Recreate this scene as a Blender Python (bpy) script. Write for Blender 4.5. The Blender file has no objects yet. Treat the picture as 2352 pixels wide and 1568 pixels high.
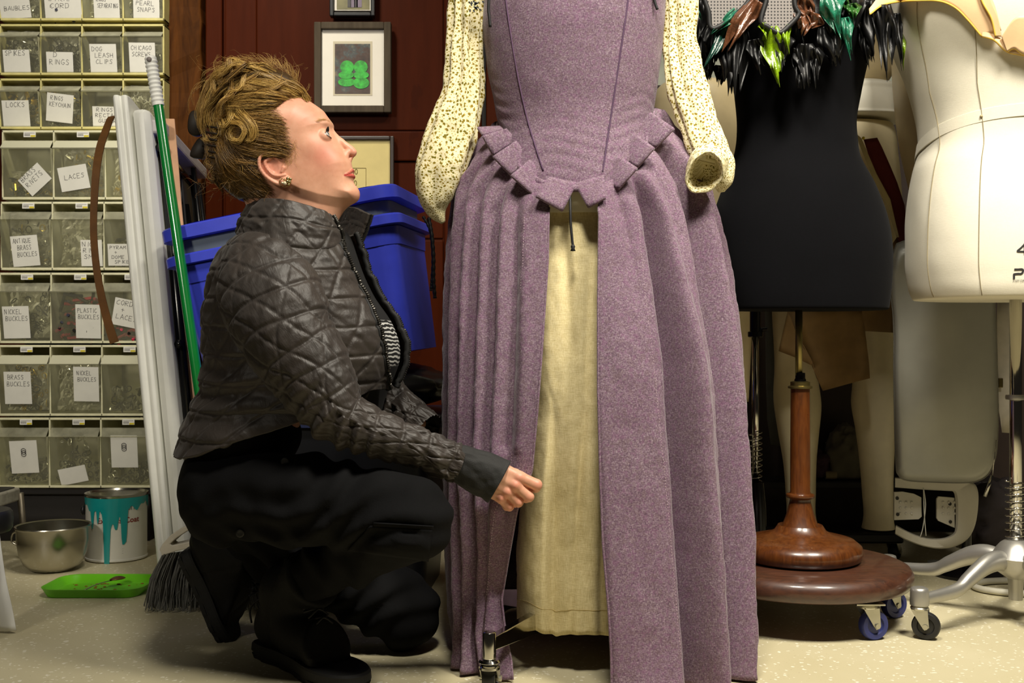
import bpy, math, random
import numpy as np
from mathutils import Vector, Matrix, noise as mnoise

SC = bpy.context.scene
COL = SC.collection
F, CX, CY, CAMH = 2500.0, 1176.0, 784.0, 0.60   # focal length in pixels, principal point, camera height (m)
PI = math.pi
rng = np.random.default_rng(7)
random.seed(7)


def P(x, y, Y):
    """world point seen at pixel (x, y) that stands Y metres in front of the camera"""
    return np.array([(x - CX) * Y / F, Y, CAMH - (y - CY) * Y / F])


def lin(c):
    out = []
    for v in c[:3]:
        v = v / 255.0
        out.append(v / 12.92 if v <= 0.04045 else ((v + 0.055) / 1.055) ** 2.4)
    return (out[0], out[1], out[2], 1.0)


# ------------------------------------------------------------------ materials
class NT:
    def __init__(self, name):
        self.m = bpy.data.materials.new(name)
        self.m.use_nodes = True
        self.t = self.m.node_tree
        self.b = self.t.nodes['Principled BSDF']
        self.out = self.t.nodes['Material Output']

    def n(self, typ, **kw):
        nd = self.t.nodes.new(typ)
        for k, v in kw.items():
            if k.startswith('i_'):
                key = k[2:]
                key = int(key) if key.isdigit() else key.replace('_', ' ')
                nd.inputs[key].default_value = v
            else:
                setattr(nd, k, v)
        return nd

    def l(self, a, b):
        self.t.links.new(a, b)

    def coord(self, attr=None, scale=(1, 1, 1), rot=(0, 0, 0)):
        if attr:
            src = self.n('ShaderNodeAttribute', attribute_name=attr).outputs['Vector']
        else:
            src = self.n('ShaderNodeTexCoord').outputs['Object']
        mp = self.n('ShaderNodeMapping')
        mp.inputs['Scale'].default_value = scale
        mp.inputs['Rotation'].default_value = rot
        self.l(src, mp.inputs['Vector'])
        return mp.outputs['Vector']

    def noise(self, vec, scale, detail=3.0, rough=0.55, dist=0.0):
        nd = self.n('ShaderNodeTexNoise')
        nd.inputs['Scale'].default_value = scale
        nd.inputs['Detail'].default_value = detail
        nd.inputs['Roughness'].default_value = rough
        nd.inputs['Distortion'].default_value = dist
        self.l(vec, nd.inputs['Vector'])
        return nd.outputs['Fac']

    def ramp(self, fac, stops, mode='LINEAR'):
        nd = self.n('ShaderNodeValToRGB')
        cr = nd.color_ramp
        cr.interpolation = mode
        while len(cr.elements) < len(stops):
            cr.elements.new(0.5)
        for e, (p, c) in zip(cr.elements, stops):
            e.position = p
            e.color = c if len(c) == 4 else (c[0], c[1], c[2], 1)
        self.l(fac, nd.inputs['Fac'])
        return nd.outputs['Color']

    def mix(self, fac, a, b, mode='MIX'):
        nd = self.n('ShaderNodeMix', data_type='RGBA', blend_type=mode)
        for sock, v in ((nd.inputs[0], fac), (nd.inputs[6], a), (nd.inputs[7], b)):
            if hasattr(v, 'is_output'):
                self.l(v, sock)
            else:
                sock.default_value = v
        return nd.outputs[2]

    def math(self, op, a, b=0.5, clamp=False):
        nd = self.n('ShaderNodeMath', operation=op, use_clamp=clamp)
        for sock, v in ((nd.inputs[0], a), (nd.inputs[1], b)):
            if hasattr(v, 'is_output'):
                self.l(v, sock)
            else:
                sock.default_value = v
        return nd.outputs[0]

    def bump(self, height, strength=0.3, dist=0.002, normal=None):
        nd = self.n('ShaderNodeBump')
        nd.inputs['Strength'].default_value = strength
        nd.inputs['Distance'].default_value = dist
        self.l(height, nd.inputs['Height'])
        if normal is not None:
            self.l(normal, nd.inputs['Normal'])
        self.l(nd.outputs['Normal'], self.b.inputs['Normal'])
        return nd.outputs['Normal']

    def setp(self, **kw):
        for k, v in kw.items():
            s = self.b.inputs[k.replace('_', ' ')]
            if hasattr(v, 'is_output'):
                self.l(v, s)
            else:
                s.default_value = v
        return self


def simple(name, col, rough=0.5, metal=0.0, var=0.12, vs=25, bump=0.0, bs=300, spec=0.5, coat=0.0, sheen=0.0, attr=None):
    """a plain material with a soft procedural variation of its own colour"""
    n = NT(name)
    c = lin(col)
    v = n.coord(attr)
    lo = tuple(x * (1 - var) for x in c[:3]) + (1,)
    hi = tuple(min(1, x * (1 + var)) for x in c[:3]) + (1,)
    n.setp(Base_Color=n.ramp(n.noise(v, vs, 4), [(0.3, lo), (0.7, hi)]), Roughness=rough, Metallic=metal)
    n.b.inputs['Specular IOR Level'].default_value = spec
    if coat:
        n.b.inputs['Coat Weight'].default_value = coat
        n.b.inputs['Coat Roughness'].default_value = 0.08
    if sheen:
        n.b.inputs['Sheen Weight'].default_value = sheen
    if bump:
        n.bump(n.noise(v, bs, 3), bump, 0.002)
    return n.m


def clear(name, tint=(225, 225, 205), haze=0.12, rough=0.15, alpha=0.75, spec=0.5):
    """clear thin plastic: mostly see-through, a little haze and shine"""
    n = NT(name)
    n.setp(Base_Color=lin(tint), Roughness=rough)
    n.b.inputs['Specular IOR Level'].default_value = spec
    tr = n.n('ShaderNodeBsdfTransparent')
    tr.inputs['Color'].default_value = lin((245, 245, 235))
    ms = n.n('ShaderNodeMixShader')
    fr = n.n('ShaderNodeFresnel')
    fr.inputs['IOR'].default_value = 1.45
    v = n.coord()
    sm = n.math('MULTIPLY', n.noise(v, 18, 4), haze * 2)
    f = n.math('ADD', n.math('MULTIPLY', fr.outputs[0], 0.9), sm, clamp=True)
    n.l(f, ms.inputs[0])
    n.l(tr.outputs[0], ms.inputs[1])
    n.l(n.b.outputs[0], ms.inputs[2])
    n.l(ms.outputs[0], n.out.inputs['Surface'])
    return n.m


# ------------------------------------------------------------------ mesh builder
class MB:
    def __init__(self):
        self.v, self.f, self.mi, self.tc = [], [], [], []

    def add(self, V, Fc, mi=0, tc=None):
        o = len(self.v)
        V = np.asarray(V, float)
        self.v.extend(V.tolist())
        if tc is None:
            tc = np.zeros((len(V), 3))
        tc = np.asarray(tc, float)
        if tc.shape[1] == 2:
            tc = np.hstack([tc, np.zeros((len(tc), 1))])
        self.tc.extend(tc.tolist())
        for k, f in enumerate(Fc):
            self.f.append([i + o for i in f])
            self.mi.append(mi if np.isscalar(mi) else mi[k])
        return self

    def grid(self, G, closed_u=False, closed_v=False, cap0=False, cap1=False, mi=0, tc=None):
        """G (rows, cols, 3); u runs along columns"""
        G = np.asarray(G, float)
        m, n = G.shape[:2]
        V = G.reshape(-1, 3)
        fs = []
        for i in range(m if closed_v else m - 1):
            i2 = (i + 1) % m
            for j in range(n if closed_u else n - 1):
                j2 = (j + 1) % n
                fs.append([i * n + j, i * n + j2, i2 * n + j2, i2 * n + j])
        if cap0:
            fs.append(list(range(n))[::-1])
        if cap1:
            fs.append([(m - 1) * n + j for j in range(n)])
        return self.add(V, fs, mi, None if tc is None else np.asarray(tc).reshape(m * n, -1))

    def box(self, lo, hi, mi=0, M=None, taper=None):
        x0, y0, z0 = lo
        x1, y1, z1 = hi
        V = np.array([[x0, y0, z0], [x1, y0, z0], [x1, y1, z0], [x0, y1, z0],
                      [x0, y0, z1], [x1, y0, z1], [x1, y1, z1], [x0, y1, z1]], float)
        if taper:
            c = (V[:4].mean(0))
            V[:4, :2] = c[:2] + (V[:4, :2] - c[:2]) * taper
        if M is not None:
            V = xf(M, V)
        return self.add(V, [[0, 3, 2, 1], [4, 5, 6, 7], [0, 1, 5, 4], [1, 2, 6, 5], [2, 3, 7, 6], [3, 0, 4, 7]], mi)

    def rbox(self, lo, hi, r, mi=0, M=None, seg=4, e=0.0):
        """box with rounded vertical (z) edges; e = small edge bevel on top and bottom"""
        x0, y0, z0 = lo
        x1, y1, z1 = hi
        ring = rrect(x0, y0, x1, y1, r, seg)
        c = ring.mean(0)
        rows = []
        ins = lambda k: np.array([[p[0] - np.sign(p[0] - c[0]) * k, p[1] - np.sign(p[1] - c[1]) * k] for p in ring])
        if e > 0:
            prof = [(z0, e), (z0 + e, 0), (z1 - e, 0), (z1, e)]
        else:
            prof = [(z0, 0), (z1, 0)]
        for z, k in prof:
            rr = ins(k)
            rows.append(np.column_stack([rr, np.full(len(rr), z)]))
        G = np.array(rows)
        if M is not None:
            G = xf(M, G.reshape(-1, 3)).reshape(G.shape)
        return self.grid(G, closed_u=True, cap0=True, cap1=True, mi=mi)

    def tube(self, pts, r, n=8, mi=0, caps=True, closed=False, flat=1.0, up=None):
        G = sweep(pts, r, n, closed=closed, flat=flat, up=up)
        return self.grid(G, closed_u=True, closed_v=closed, cap0=caps and not closed, cap1=caps and not closed, mi=mi)

    def lathe(self, prof, c=(0, 0, 0), n=32, mi=0, M=None, caps=True):
        """prof: list of (r, z)"""
        a = np.linspace(0, 2 * PI, n, endpoint=False)
        G = np.array([[[r * math.cos(t), r * math.sin(t), z] for t in a] for r, z in prof])
        if M is not None:
            G = xf(M, G.reshape(-1, 3)).reshape(G.shape)
        G = G + np.asarray(c, float)
        return self.grid(G, closed_u=True, cap0=caps, cap1=caps, mi=mi)

    def prism(self, poly, thick, M=None, mi=0):
        """poly: list of (x, y) extruded along +z by thick"""
        n = len(poly)
        V = [[p[0], p[1], 0] for p in poly] + [[p[0], p[1], thick] for p in poly]
        V = np.array(V, float)
        if M is not None:
            V = xf(M, V)
        fs = [list(range(n))[::-1], list(range(n, 2 * n))]
        for i in range(n):
            j = (i + 1) % n
            fs.append([i, j, j + n, i + n])
        return self.add(V, fs, mi)

    def ball(self, c, r, n=12, m=8, mi=0):
        if np.isscalar(r):
            r = (r, r, r)
        rows = []
        for i in range(m + 1):
            t = PI * (i / m) * 0.98 + 0.01 * PI
            rows.append([[c[0] + r[0] * math.sin(t) * math.cos(2 * PI * j / n), c[1] + r[1] * math.sin(t) * math.sin(2 * PI * j / n),
                          c[2] - r[2] * math.cos(t)] for j in range(n)])
        return self.grid(np.array(rows), closed_u=True, cap0=True, cap1=True, mi=mi)

    def build(self, name, mats, parent=None, smooth=False, bevel=0, subsurf=0, label=None, solid=0, solid_off=-1, auto=None, recalc=True, base=None):
        V = np.array(self.v, float)
        if parent is not None:
            o = world_loc(parent)
        elif base is not None:
            o = np.asarray(base, float)
        else:
            o = np.array([(V[:, 0].min() + V[:, 0].max()) / 2, (V[:, 1].min() + V[:, 1].max()) / 2, V[:, 2].min()])
        me = bpy.data.meshes.new(name)
        me.from_pydata((V - o).tolist(), [], self.f)
        if not isinstance(mats, (list, tuple)):
            mats = [mats]
        for m in mats:
            me.materials.append(m)
        if any(self.mi):
            me.polygons.foreach_set('material_index', np.array(self.mi, dtype=np.int32))
        tc = np.array(self.tc, dtype=np.float32)
        if np.any(tc):
            at = me.attributes.new('tc', 'FLOAT_VECTOR', 'POINT')
            at.data.foreach_set('vector', tc.ravel())
        if recalc:
            import bmesh
            bm = bmesh.new()
            bm.from_mesh(me)
            bmesh.ops.recalc_face_normals(bm, faces=bm.faces)
            bm.to_mesh(me)
            bm.free()
        if smooth:
            me.polygons.foreach_set('use_smooth', np.ones(len(me.polygons), dtype=bool))
        me.update()
        ob = bpy.data.objects.new(name, me)
        COL.objects.link(ob)
        if parent is not None:
            ob.parent = parent
        else:
            ob.location = o
        if smooth and auto:
            try:
                me.set_sharp_from_angle(angle=math.radians(auto))
            except Exception:
                pass
        if solid:
            s = ob.modifiers.new('solid', 'SOLIDIFY')
            s.thickness = solid
            s.offset = solid_off
        if bevel:
            b = ob.modifiers.new('bevel', 'BEVEL')
            b.width = bevel
            b.segments = 2
            b.limit_method = 'ANGLE'
            b.angle_limit = math.radians(40)
            b.harden_normals = False
        if subsurf:
            s = ob.modifiers.new('sub', 'SUBSURF')
            s.levels = s.render_levels = subsurf
        if label:
            ob['label'] = label
        return ob


def world_loc(o):
    p = np.zeros(3)
    while o is not None:
        p = p + np.array(o.location)
        o = o.parent
    return p


def xf(M, V):
    M = np.array(M)
    V = np.asarray(V, float)
    return V @ M[:3, :3].T + M[:3, 3]


def TR(loc=(0, 0, 0), rot=(0, 0, 0), sc=(1, 1, 1)):
    from mathutils import Euler
    return np.array(Matrix.Translation(loc) @ Euler(rot, 'XYZ').to_matrix().to_4x4() @ Matrix.Diagonal((*sc, 1)))


def frame_from(z, x_hint=(1, 0, 0), loc=(0, 0, 0)):
    z = np.asarray(z, float) / np.linalg.norm(z)
    x = np.asarray(x_hint, float)
    x = x - z * np.dot(x, z)
    x /= np.linalg.norm(x)
    y = np.cross(z, x)
    M = np.eye(4)
    M[:3, 0], M[:3, 1], M[:3, 2], M[:3, 3] = x, y, z, loc
    return M


def rrect(x0, y0, x1, y1, r, seg=4):
    pts = []
    for cx, cy, a0 in ((x1 - r, y1 - r, 0), (x0 + r, y1 - r, PI / 2), (x0 + r, y0 + r, PI), (x1 - r, y0 + r, 1.5 * PI)):
        for k in range(seg + 1):
            a = a0 + PI / 2 * k / seg
            pts.append((cx + r * math.cos(a), cy + r * math.sin(a)))
    return np.array(pts)


def cr(pts, n, closed=False):
    """Catmull-Rom resample of rows of any width"""
    p = np.asarray(pts, float)
    if p.ndim == 1:
        p = p[:, None]
    N = len(p)
    if closed:
        t = np.linspace(0, N, n, endpoint=False)
        idx = lambda i: p[i % N]
    else:
        t = np.linspace(0, N - 1, n)
        ext = np.vstack([2 * p[0] - p[1], p, 2 * p[-1] - p[-2]])
        idx = lambda i: ext[np.clip(i + 1, 0, N + 1)]
    i = np.floor(t).astype(int)
    if not closed:
        i = np.minimum(i, N - 2)
    u = (t - i)[:, None]
    p0, p1, p2, p3 = idx(i - 1), idx(i), idx(i + 1), idx(i + 2)
    return 0.5 * (2 * p1 + (p2 - p0) * u + (2 * p0 - 5 * p1 + 4 * p2 - p3) * u ** 2 + (3 * p1 - p0 - 3 * p2 + p3) * u ** 3)


def interp(x, xs, ys):
    """smooth (monotone-ish) interpolation of a table, x array"""
    xs = np.asarray(xs, float)
    ys = np.asarray(ys, float)
    d = np.gradient(ys, xs)
    x = np.clip(x, xs[0], xs[-1])
    i = np.clip(np.searchsorted(xs, x) - 1, 0, len(xs) - 2)
    h = xs[i + 1] - xs[i]
    t = (x - xs[i]) / h
    h00 = 2 * t ** 3 - 3 * t ** 2 + 1
    h10 = t ** 3 - 2 * t ** 2 + t
    h01 = -2 * t ** 3 + 3 * t ** 2
    h11 = t ** 3 - t ** 2
    return h00 * ys[i] + h10 * h * d[i] + h01 * ys[i + 1] + h11 * h * d[i + 1]


def frames(p, up=None, closed=False):
    p = np.asarray(p, float)
    if closed:
        T = np.roll(p, -1, 0) - np.roll(p, 1, 0)
    else:
        T = np.gradient(p, axis=0)
    T /= np.linalg.norm(T, axis=1)[:, None] + 1e-12
    a = np.asarray(up if up is not None else (0, 0, 1), float)
    if up is None and abs(np.dot(T[0], a)) > 0.9:
        a = np.array([1.0, 0, 0])
    N = np.zeros_like(p)
    B = np.zeros_like(p)
    for i in range(len(p)):
        if up is not None:
            a = np.asarray(up, float)
        x = a - T[i] * np.dot(a, T[i])
        ln = np.linalg.norm(x)
        x = x / ln if ln > 1e-6 else np.array([1.0, 0, 0])
        N[i] = x
        B[i] = np.cross(T[i], x)
        a = x
    return T, N, B


def sweep(pts, r, n=8, closed=False, flat=1.0, up=None):
    p = np.asarray(pts, float)
    T, N, B = frames(p, up, closed)
    r = np.broadcast_to(np.asarray(r, float), (len(p),))
    a = np.linspace(0, 2 * PI, n, endpoint=False)
    return p[:, None] + r[:, None, None] * (np.cos(a)[None, :, None] * N[:, None] * flat + np.sin(a)[None, :, None] * B[:, None])


def vnoise(V, scale, seed=0.0, octaves=2):
    """smooth value noise, numpy, about -1..1"""
    V = np.asarray(V, float) * scale + seed
    out = np.zeros(V.shape[:-1])
    amp = 1.0
    for _ in range(octaves):
        i = np.floor(V).astype(np.int64)
        f = V - i
        u = f * f * (3 - 2 * f)

        def h(dx, dy, dz):
            k = (i[..., 0] + dx) * 374761393 + (i[..., 1] + dy) * 668265263 + (i[..., 2] + dz) * 2147483647
            k = (k ^ (k >> 13)) * 1274126177
            k = k ^ (k >> 16)
            return (k & 0xffff) / 32767.5 - 1
        x00 = h(0, 0, 0) * (1 - u[..., 0]) + h(1, 0, 0) * u[..., 0]
        x10 = h(0, 1, 0) * (1 - u[..., 0]) + h(1, 1, 0) * u[..., 0]
        x01 = h(0, 0, 1) * (1 - u[..., 0]) + h(1, 0, 1) * u[..., 0]
        x11 = h(0, 1, 1) * (1 - u[..., 0]) + h(1, 1, 1) * u[..., 0]
        y0 = x00 * (1 - u[..., 1]) + x10 * u[..., 1]
        y1 = x01 * (1 - u[..., 1]) + x11 * u[..., 1]
        out += amp * (y0 * (1 - u[..., 2]) + y1 * u[..., 2])
        amp *= 0.5
        V = V * 2.03 + 17.1
    return out


# ------------------------------------------------------------------ implicit surfaces
def surface_nets(f, lo, hi, h):
    lo = np.asarray(lo, float)
    ns = [int(math.ceil((b - a) / h)) + 1 for a, b in zip(lo, hi)]
    ax = [lo[k] + h * np.arange(ns[k]) for k in range(3)]
    X, Y, Z = np.meshgrid(*ax, indexing='ij')
    V = f(X, Y, Z)
    ins = V < 0
    sl = lambda A, d: A[d[0]:A.shape[0] - 1 + d[0], d[1]:A.shape[1] - 1 + d[1], d[2]:A.shape[2] - 1 + d[2]]
    cs = [(i, j, k) for i in (0, 1) for j in (0, 1) for k in (0, 1)]
    cnt = sum(sl(ins, c).astype(np.int8) for c in cs)
    act = (cnt > 0) & (cnt < 8)
    idx = np.argwhere(act)
    ii, jj, kk = idx.T
    acc = np.zeros((len(idx), 3))
    num = np.zeros(len(idx))
    for a in cs:
        for d in range(3):
            if a[d] == 1:
                continue
            b = list(a)
            b[d] = 1
            va = V[ii + a[0], jj + a[1], kk + a[2]]
            vb = V[ii + b[0], jj + b[1], kk + b[2]]
            cross = (va < 0) != (vb < 0)
            t = np.where(cross, va / np.where(cross, va - vb, 1), 0)
            pos = np.tile(np.array(a, float), (len(idx), 1))
            pos[:, d] += t
            acc += pos * cross[:, None]
            num += cross
    verts = lo + h * (idx + acc / num[:, None])
    cid = -np.ones(act.shape, dtype=np.int64)
    cid[act] = np.arange(len(idx))
    faces = []
    for d in range(3):
        e1, e2 = [(1, 2), (2, 0), (0, 1)][d]
        s0 = [slice(1, ns[k] - 1) for k in range(3)]
        s0[d] = slice(0, ns[d] - 1)
        s1 = list(s0)
        s1[d] = slice(1, ns[d])
        A, B = ins[tuple(s0)], ins[tuple(s1)]
        ed = np.argwhere(A != B)
        flip = A[tuple(ed.T)]
        base = ed.copy()
        for k in range(3):
            if k != d:
                base[:, k] += 1
        def cell(o1, o2):
            c = base.copy()
            c[:, e1] -= o1
            c[:, e2] -= o2
            return cid[c[:, 0], c[:, 1], c[:, 2]]
        q = np.stack([cell(1, 1), cell(0, 1), cell(0, 0), cell(1, 0)], 1)
        q[~flip] = q[~flip][:, ::-1]
        faces.append(q)
    return verts, np.vstack(faces).tolist()


def smin(a, b, k):
    h = np.clip(0.5 + 0.5 * (b - a) / k, 0, 1)
    return b * (1 - h) + a * h - k * h * (1 - h)


def smax(a, b, k):
    return -smin(-a, -b, k)


def sd_caps(X, Y, Z, a, b, ra, rb):
    a = np.asarray(a, float)
    b = np.asarray(b, float)
    d = b - a
    L = max(np.dot(d, d), 1e-12)
    px, py, pz = X - a[0], Y - a[1], Z - a[2]
    t = np.clip((px * d[0] + py * d[1] + pz * d[2]) / L, 0, 1)
    return np.sqrt((px - t * d[0]) ** 2 + (py - t * d[1]) ** 2 + (pz - t * d[2]) ** 2) - (ra + (rb - ra) * t)


def sd_ell(X, Y, Z, c, r, M=None):
    x, y, z = X - c[0], Y - c[1], Z - c[2]
    if M is not None:
        M = np.asarray(M)
        x, y, z = (M[0, 0] * x + M[1, 0] * y + M[2, 0] * z, M[0, 1] * x + M[1, 1] * y + M[2, 1] * z, M[0, 2] * x + M[1, 2] * y + M[2, 2] * z)
    k0 = np.sqrt((x / r[0]) ** 2 + (y / r[1]) ** 2 + (z / r[2]) ** 2)
    k1 = np.sqrt((x / r[0] ** 2) ** 2 + (y / r[1] ** 2) ** 2 + (z / r[2] ** 2) ** 2)
    return k0 * (k0 - 1) / (k1 + 1e-9)


# ------------------------------------------------------------------ naming
def thing(name, label, cat, loc=(0, 0, 0), group=None):
    o = bpy.data.objects.new(name, None)
    o.empty_display_size = 0.05
    COL.objects.link(o)
    o.location = [float(x) for x in loc]
    o['label'] = label
    o['category'] = cat
    if group:
        o['group'] = group
    return o


def tag(o, label, cat, group=None, kind=None):
    o['label'] = label
    o['category'] = cat
    if group:
        o['group'] = group
    if kind:
        o['kind'] = kind
    return o


def struct(o):
    o['kind'] = 'structure'
    return o


# ------------------------------------------------------------------ handwriting: strokes on a 0..1 box, y up
GL = {
    'A': [[(0, 0), (.5, 1), (1, 0)], [(.2, .4), (.8, .4)]],
    'B': [[(0, 0), (0, 1), (.7, .95), (.75, .6), (0, .5), (.85, .4), (.8, .05), (0, 0)]],
    'C': [[(.9, .85), (.5, 1), (.05, .6), (.1, .2), (.5, 0), (.9, .15)]],
    'D': [[(0, 0), (.05, 1), (.7, .9), (.9, .5), (.7, .1), (0, 0)]],
    'E': [[(.85, 1), (0, 1), (0, 0), (.85, 0)], [(0, .5), (.7, .5)]],
    'F': [[(.85, 1), (0, 1), (0, 0)], [(0, .5), (.7, .5)]],
    'G': [[(.9, .85), (.5, 1), (.05, .6), (.1, .15), (.6, 0), (.9, .2), (.9, .45), (.55, .45)]],
    'H': [[(0, 0), (0, 1)], [(.8, 0), (.8, 1)], [(0, .5), (.8, .5)]],
    'I': [[(.4, 0), (.4, 1)]],
    'K': [[(0, 0), (0, 1)], [(.8, 1), (0, .45), (.85, 0)]],
    'L': [[(0, 1), (0, 0), (.8, 0)]],
    'M': [[(0, 0), (.1, 1), (.5, .4), (.9, 1), (1, 0)]],
    'N': [[(0, 0), (0, 1), (.8, 0), (.8, 1)]],
    'O': [[(.5, 1), (.05, .65), (.1, .2), (.5, 0), (.9, .25), (.9, .75), (.5, 1)]],
    'P': [[(0, 0), (0, 1), (.7, .95), (.8, .65), (0, .5)]],
    'Q': [[(.5, 1), (.05, .65), (.1, .2), (.5, 0), (.9, .25), (.9, .75), (.5, 1)], [(.6, .25), (1, -.1)]],
    'R': [[(0, 0), (0, 1), (.7, .95), (.75, .6), (0, .5), (.85, 0)]],
    'S': [[(.85, .9), (.4, 1), (.1, .75), (.8, .35), (.6, .02), (.05, .1)]],
    'T': [[(0, 1), (.9, 1)], [(.45, 1), (.45, 0)]],
    'U': [[(0, 1), (.05, .2), (.4, 0), (.8, .2), (.8, 1)]],
    'V': [[(0, 1), (.4, 0), (.85, 1)]],
    'W': [[(0, 1), (.25, 0), (.5, .6), (.75, 0), (1, 1)]],
    'X': [[(0, 0), (.85, 1)], [(0, 1), (.85, 0)]],
    'Y': [[(0, 1), (.4, .5), (.4, 0)], [(.85, 1), (.4, .5)]],
    'Z': [[(0, 1), (.85, 1), (0, 0), (.85, 0)]],
    '/': [[(0, 0), (.7, 1)]], '+': [[(.1, .5), (.8, .5)], [(.45, .15), (.45, .85)]],
    '4': [[(.75, .0), (.75, 1), (0, .3), (.95, .3)]],
}


def handwriting(mb, text, x0, y0, w, h, M, pen=0.0006, mi=0, jit=0.06, seed=1):
    """strokes of one line of marker lettering from (x0,y0), cell w*h, placed by matrix M (z = out of the card)"""
    rr = random.Random(hash(text) % 1000 + seed) if False else random.Random(sum(map(ord, text)) + seed)
    x = x0
    for ch in text:
        if ch != ' ':
            for st in GL.get(ch, []):
                q = [(x + (px + rr.uniform(-jit, jit)) * w * .78 + .15 * py * w * .3, y0 + (py + rr.uniform(-jit, jit)) * h) for px, py in st]
                for (ax, ay), (bx, by) in zip(q[:-1], q[1:]):
                    dx, dy = bx - ax, by - ay
                    ln = math.hypot(dx, dy) + 1e-9
                    nx, ny = -dy / ln * pen, dx / ln * pen
                    ex, ey = dx / ln * pen * .7, dy / ln * pen * .7
                    V = [[ax - ex + nx, ay - ey + ny, .0004], [ax - ex - nx, ay - ey - ny, .0004], [bx + ex - nx, by + ey - ny, .0004], [bx + ex + nx, by + ey + ny, .0004]]
                    mb.add(xf(M, V), [[0, 1, 2, 3]], mi)
        x += w * (0.55 if ch in ' I' else 1.0)


def printed(mb, text, size, M, mi=0, bold=0.0, depth=0.0003):
    """printed lettering from the built-in font, as mesh faces; origin left baseline"""
    cu = bpy.data.curves.new('lettering', 'FONT')
    cu.body = text
    cu.size = size
    cu.offset = bold
    cu.resolution_u = 2
    ob = bpy.data.objects.new('lettering', cu)
    me = ob.to_mesh()
    V = np.array([v.co[:] for v in me.vertices]) if len(me.vertices) else np.zeros((0, 3))
    fs = [list(p.vertices) for p in me.polygons]
    ob.to_mesh_clear()
    bpy.data.objects.remove(ob)
    bpy.data.curves.remove(cu)
    if len(V):
        V[:, 2] += depth
        if callable(M):
            mb.add(M(V), fs, mi)
        else:
            mb.add(xf(M, V), fs, mi)
# ================================================================== camera, light, room
cam = bpy.data.cameras.new('camera')
cam.sensor_width = 36.0
cam.lens = 36.0 * F / 2352.0
cam.clip_start = 0.05
cam_o = bpy.data.objects.new('camera', cam)
cam_o.location = (0, 0, CAMH)
cam_o.rotation_euler = (PI / 2, 0, 0)
cam.dof.use_dof = True
cam.dof.focus_distance = 1.98
cam.dof.aperture_fstop = 14.0
COL.objects.link(cam_o)
SC.camera = cam_o
vs = SC.view_settings
vs.view_transform = 'Standard'
vs.look = 'None'
vs.gamma = 1.0
vs.exposure = 0.0
vs.use_curve_mapping = False


def area(name, loc, target, size, power, col, size_y=None):
    l = bpy.data.lights.new(name, 'AREA')
    l.energy = power
    l.color = col
    l.size = size
    if size_y:
        l.shape = 'RECTANGLE'
        l.size_y = size_y
    o = bpy.data.objects.new(name, l)
    o.location = loc
    d = Vector(target) - Vector(loc)
    o.rotation_euler = d.to_track_quat('-Z', 'Y').to_euler()
    COL.objects.link(o)
    return o


WARM = (1.0, 0.93, 0.80)
ra = area('ceiling_lamp_right', (1.15, 1.0, 2.6), (1.0, 2.1, 0.6), 0.45, 28, WARM)
ra.data.spread = math.radians(100)
ma = area('ceiling_lamp_middle', (0.12, 1.0, 2.6), (0.28, 2.05, 0.9), 0.4, 12.5, WARM)
ma.data.spread = math.radians(84)
wl = area('fill_light_left', (-1.55, -0.2, 1.75), (-1.32, 3.3, 0.85), 0.3, 5.0, WARM)  # unseen fill added on the camera side to brighten the bin cabinets
ba = area('wall_wash_fill', (-0.8, 2.25, 2.6), (-0.9, 3.42, 1.5), 0.3, 7.5, WARM)  # unseen wash light added to brighten the back wall and cabinet tops
ba.data.spread = math.radians(84)
wl.data.spread = math.radians(58)
w = bpy.data.worlds.new('room_light')
SC.world = w
w.use_nodes = True
w.node_tree.nodes['Background'].inputs[0].default_value = (1.0, 0.86, 0.66, 1)
w.node_tree.nodes['Background'].inputs[1].default_value = 0.014

# ---- floor: speckled sheet flooring
n = NT('speckled_floor')
v = n.coord()
base = n.ramp(n.noise(v, 3, 4), [(0.3, lin((196, 186, 150))), (0.7, lin((206, 197, 164)))])
vor = n.n('ShaderNodeTexVoronoi', feature='F1')
vor.inputs['Scale'].default_value = 75
wr = n.n('ShaderNodeVectorMath', operation='ADD')
nz = n.n('ShaderNodeTexNoise')
nz.inputs['Scale'].default_value = 60
n.l(v, nz.inputs['Vector'])
sc_ = n.n('ShaderNodeVectorMath', operation='SCALE')
sc_.inputs['Scale'].default_value = 0.02
n.l(nz.outputs['Color'], sc_.inputs[0])
n.l(v, wr.inputs[0])
n.l(sc_.outputs[0], wr.inputs[1])
n.l(wr.outputs[0], vor.inputs['Vector'])
fl = n.math('MULTIPLY', n.math('LESS_THAN', vor.outputs['Distance'], 0.24), n.math('GREATER_THAN', n.noise(v, 30, 2), 0.45))
col = n.mix(fl, base, lin((232, 226, 204)))
sp = n.math('GREATER_THAN', n.noise(v, 160, 2), 0.70)
col = n.mix(n.math('MULTIPLY', sp, 0.5), col, lin((150, 135, 95)))
dirt = n.math('GREATER_THAN', n.noise(v, 26, 5, 0.7), 0.735)
col = n.mix(n.math('MULTIPLY', dirt, 0.75), col, lin((70, 55, 38)))
n.setp(Base_Color=col, Roughness=0.42)
n.b.inputs['Specular IOR Level'].default_value = 0.35
n.bump(n.noise(v, 220, 3), 0.08, 0.001)
M_floor = n.m
WY = 3.42
m = MB()
m.box((-3.2, -1.0, -0.05), (3.2, WY + 0.05, 0.0))
struct(m.build('floor', M_floor, base=(0, 0, 0)))

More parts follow.
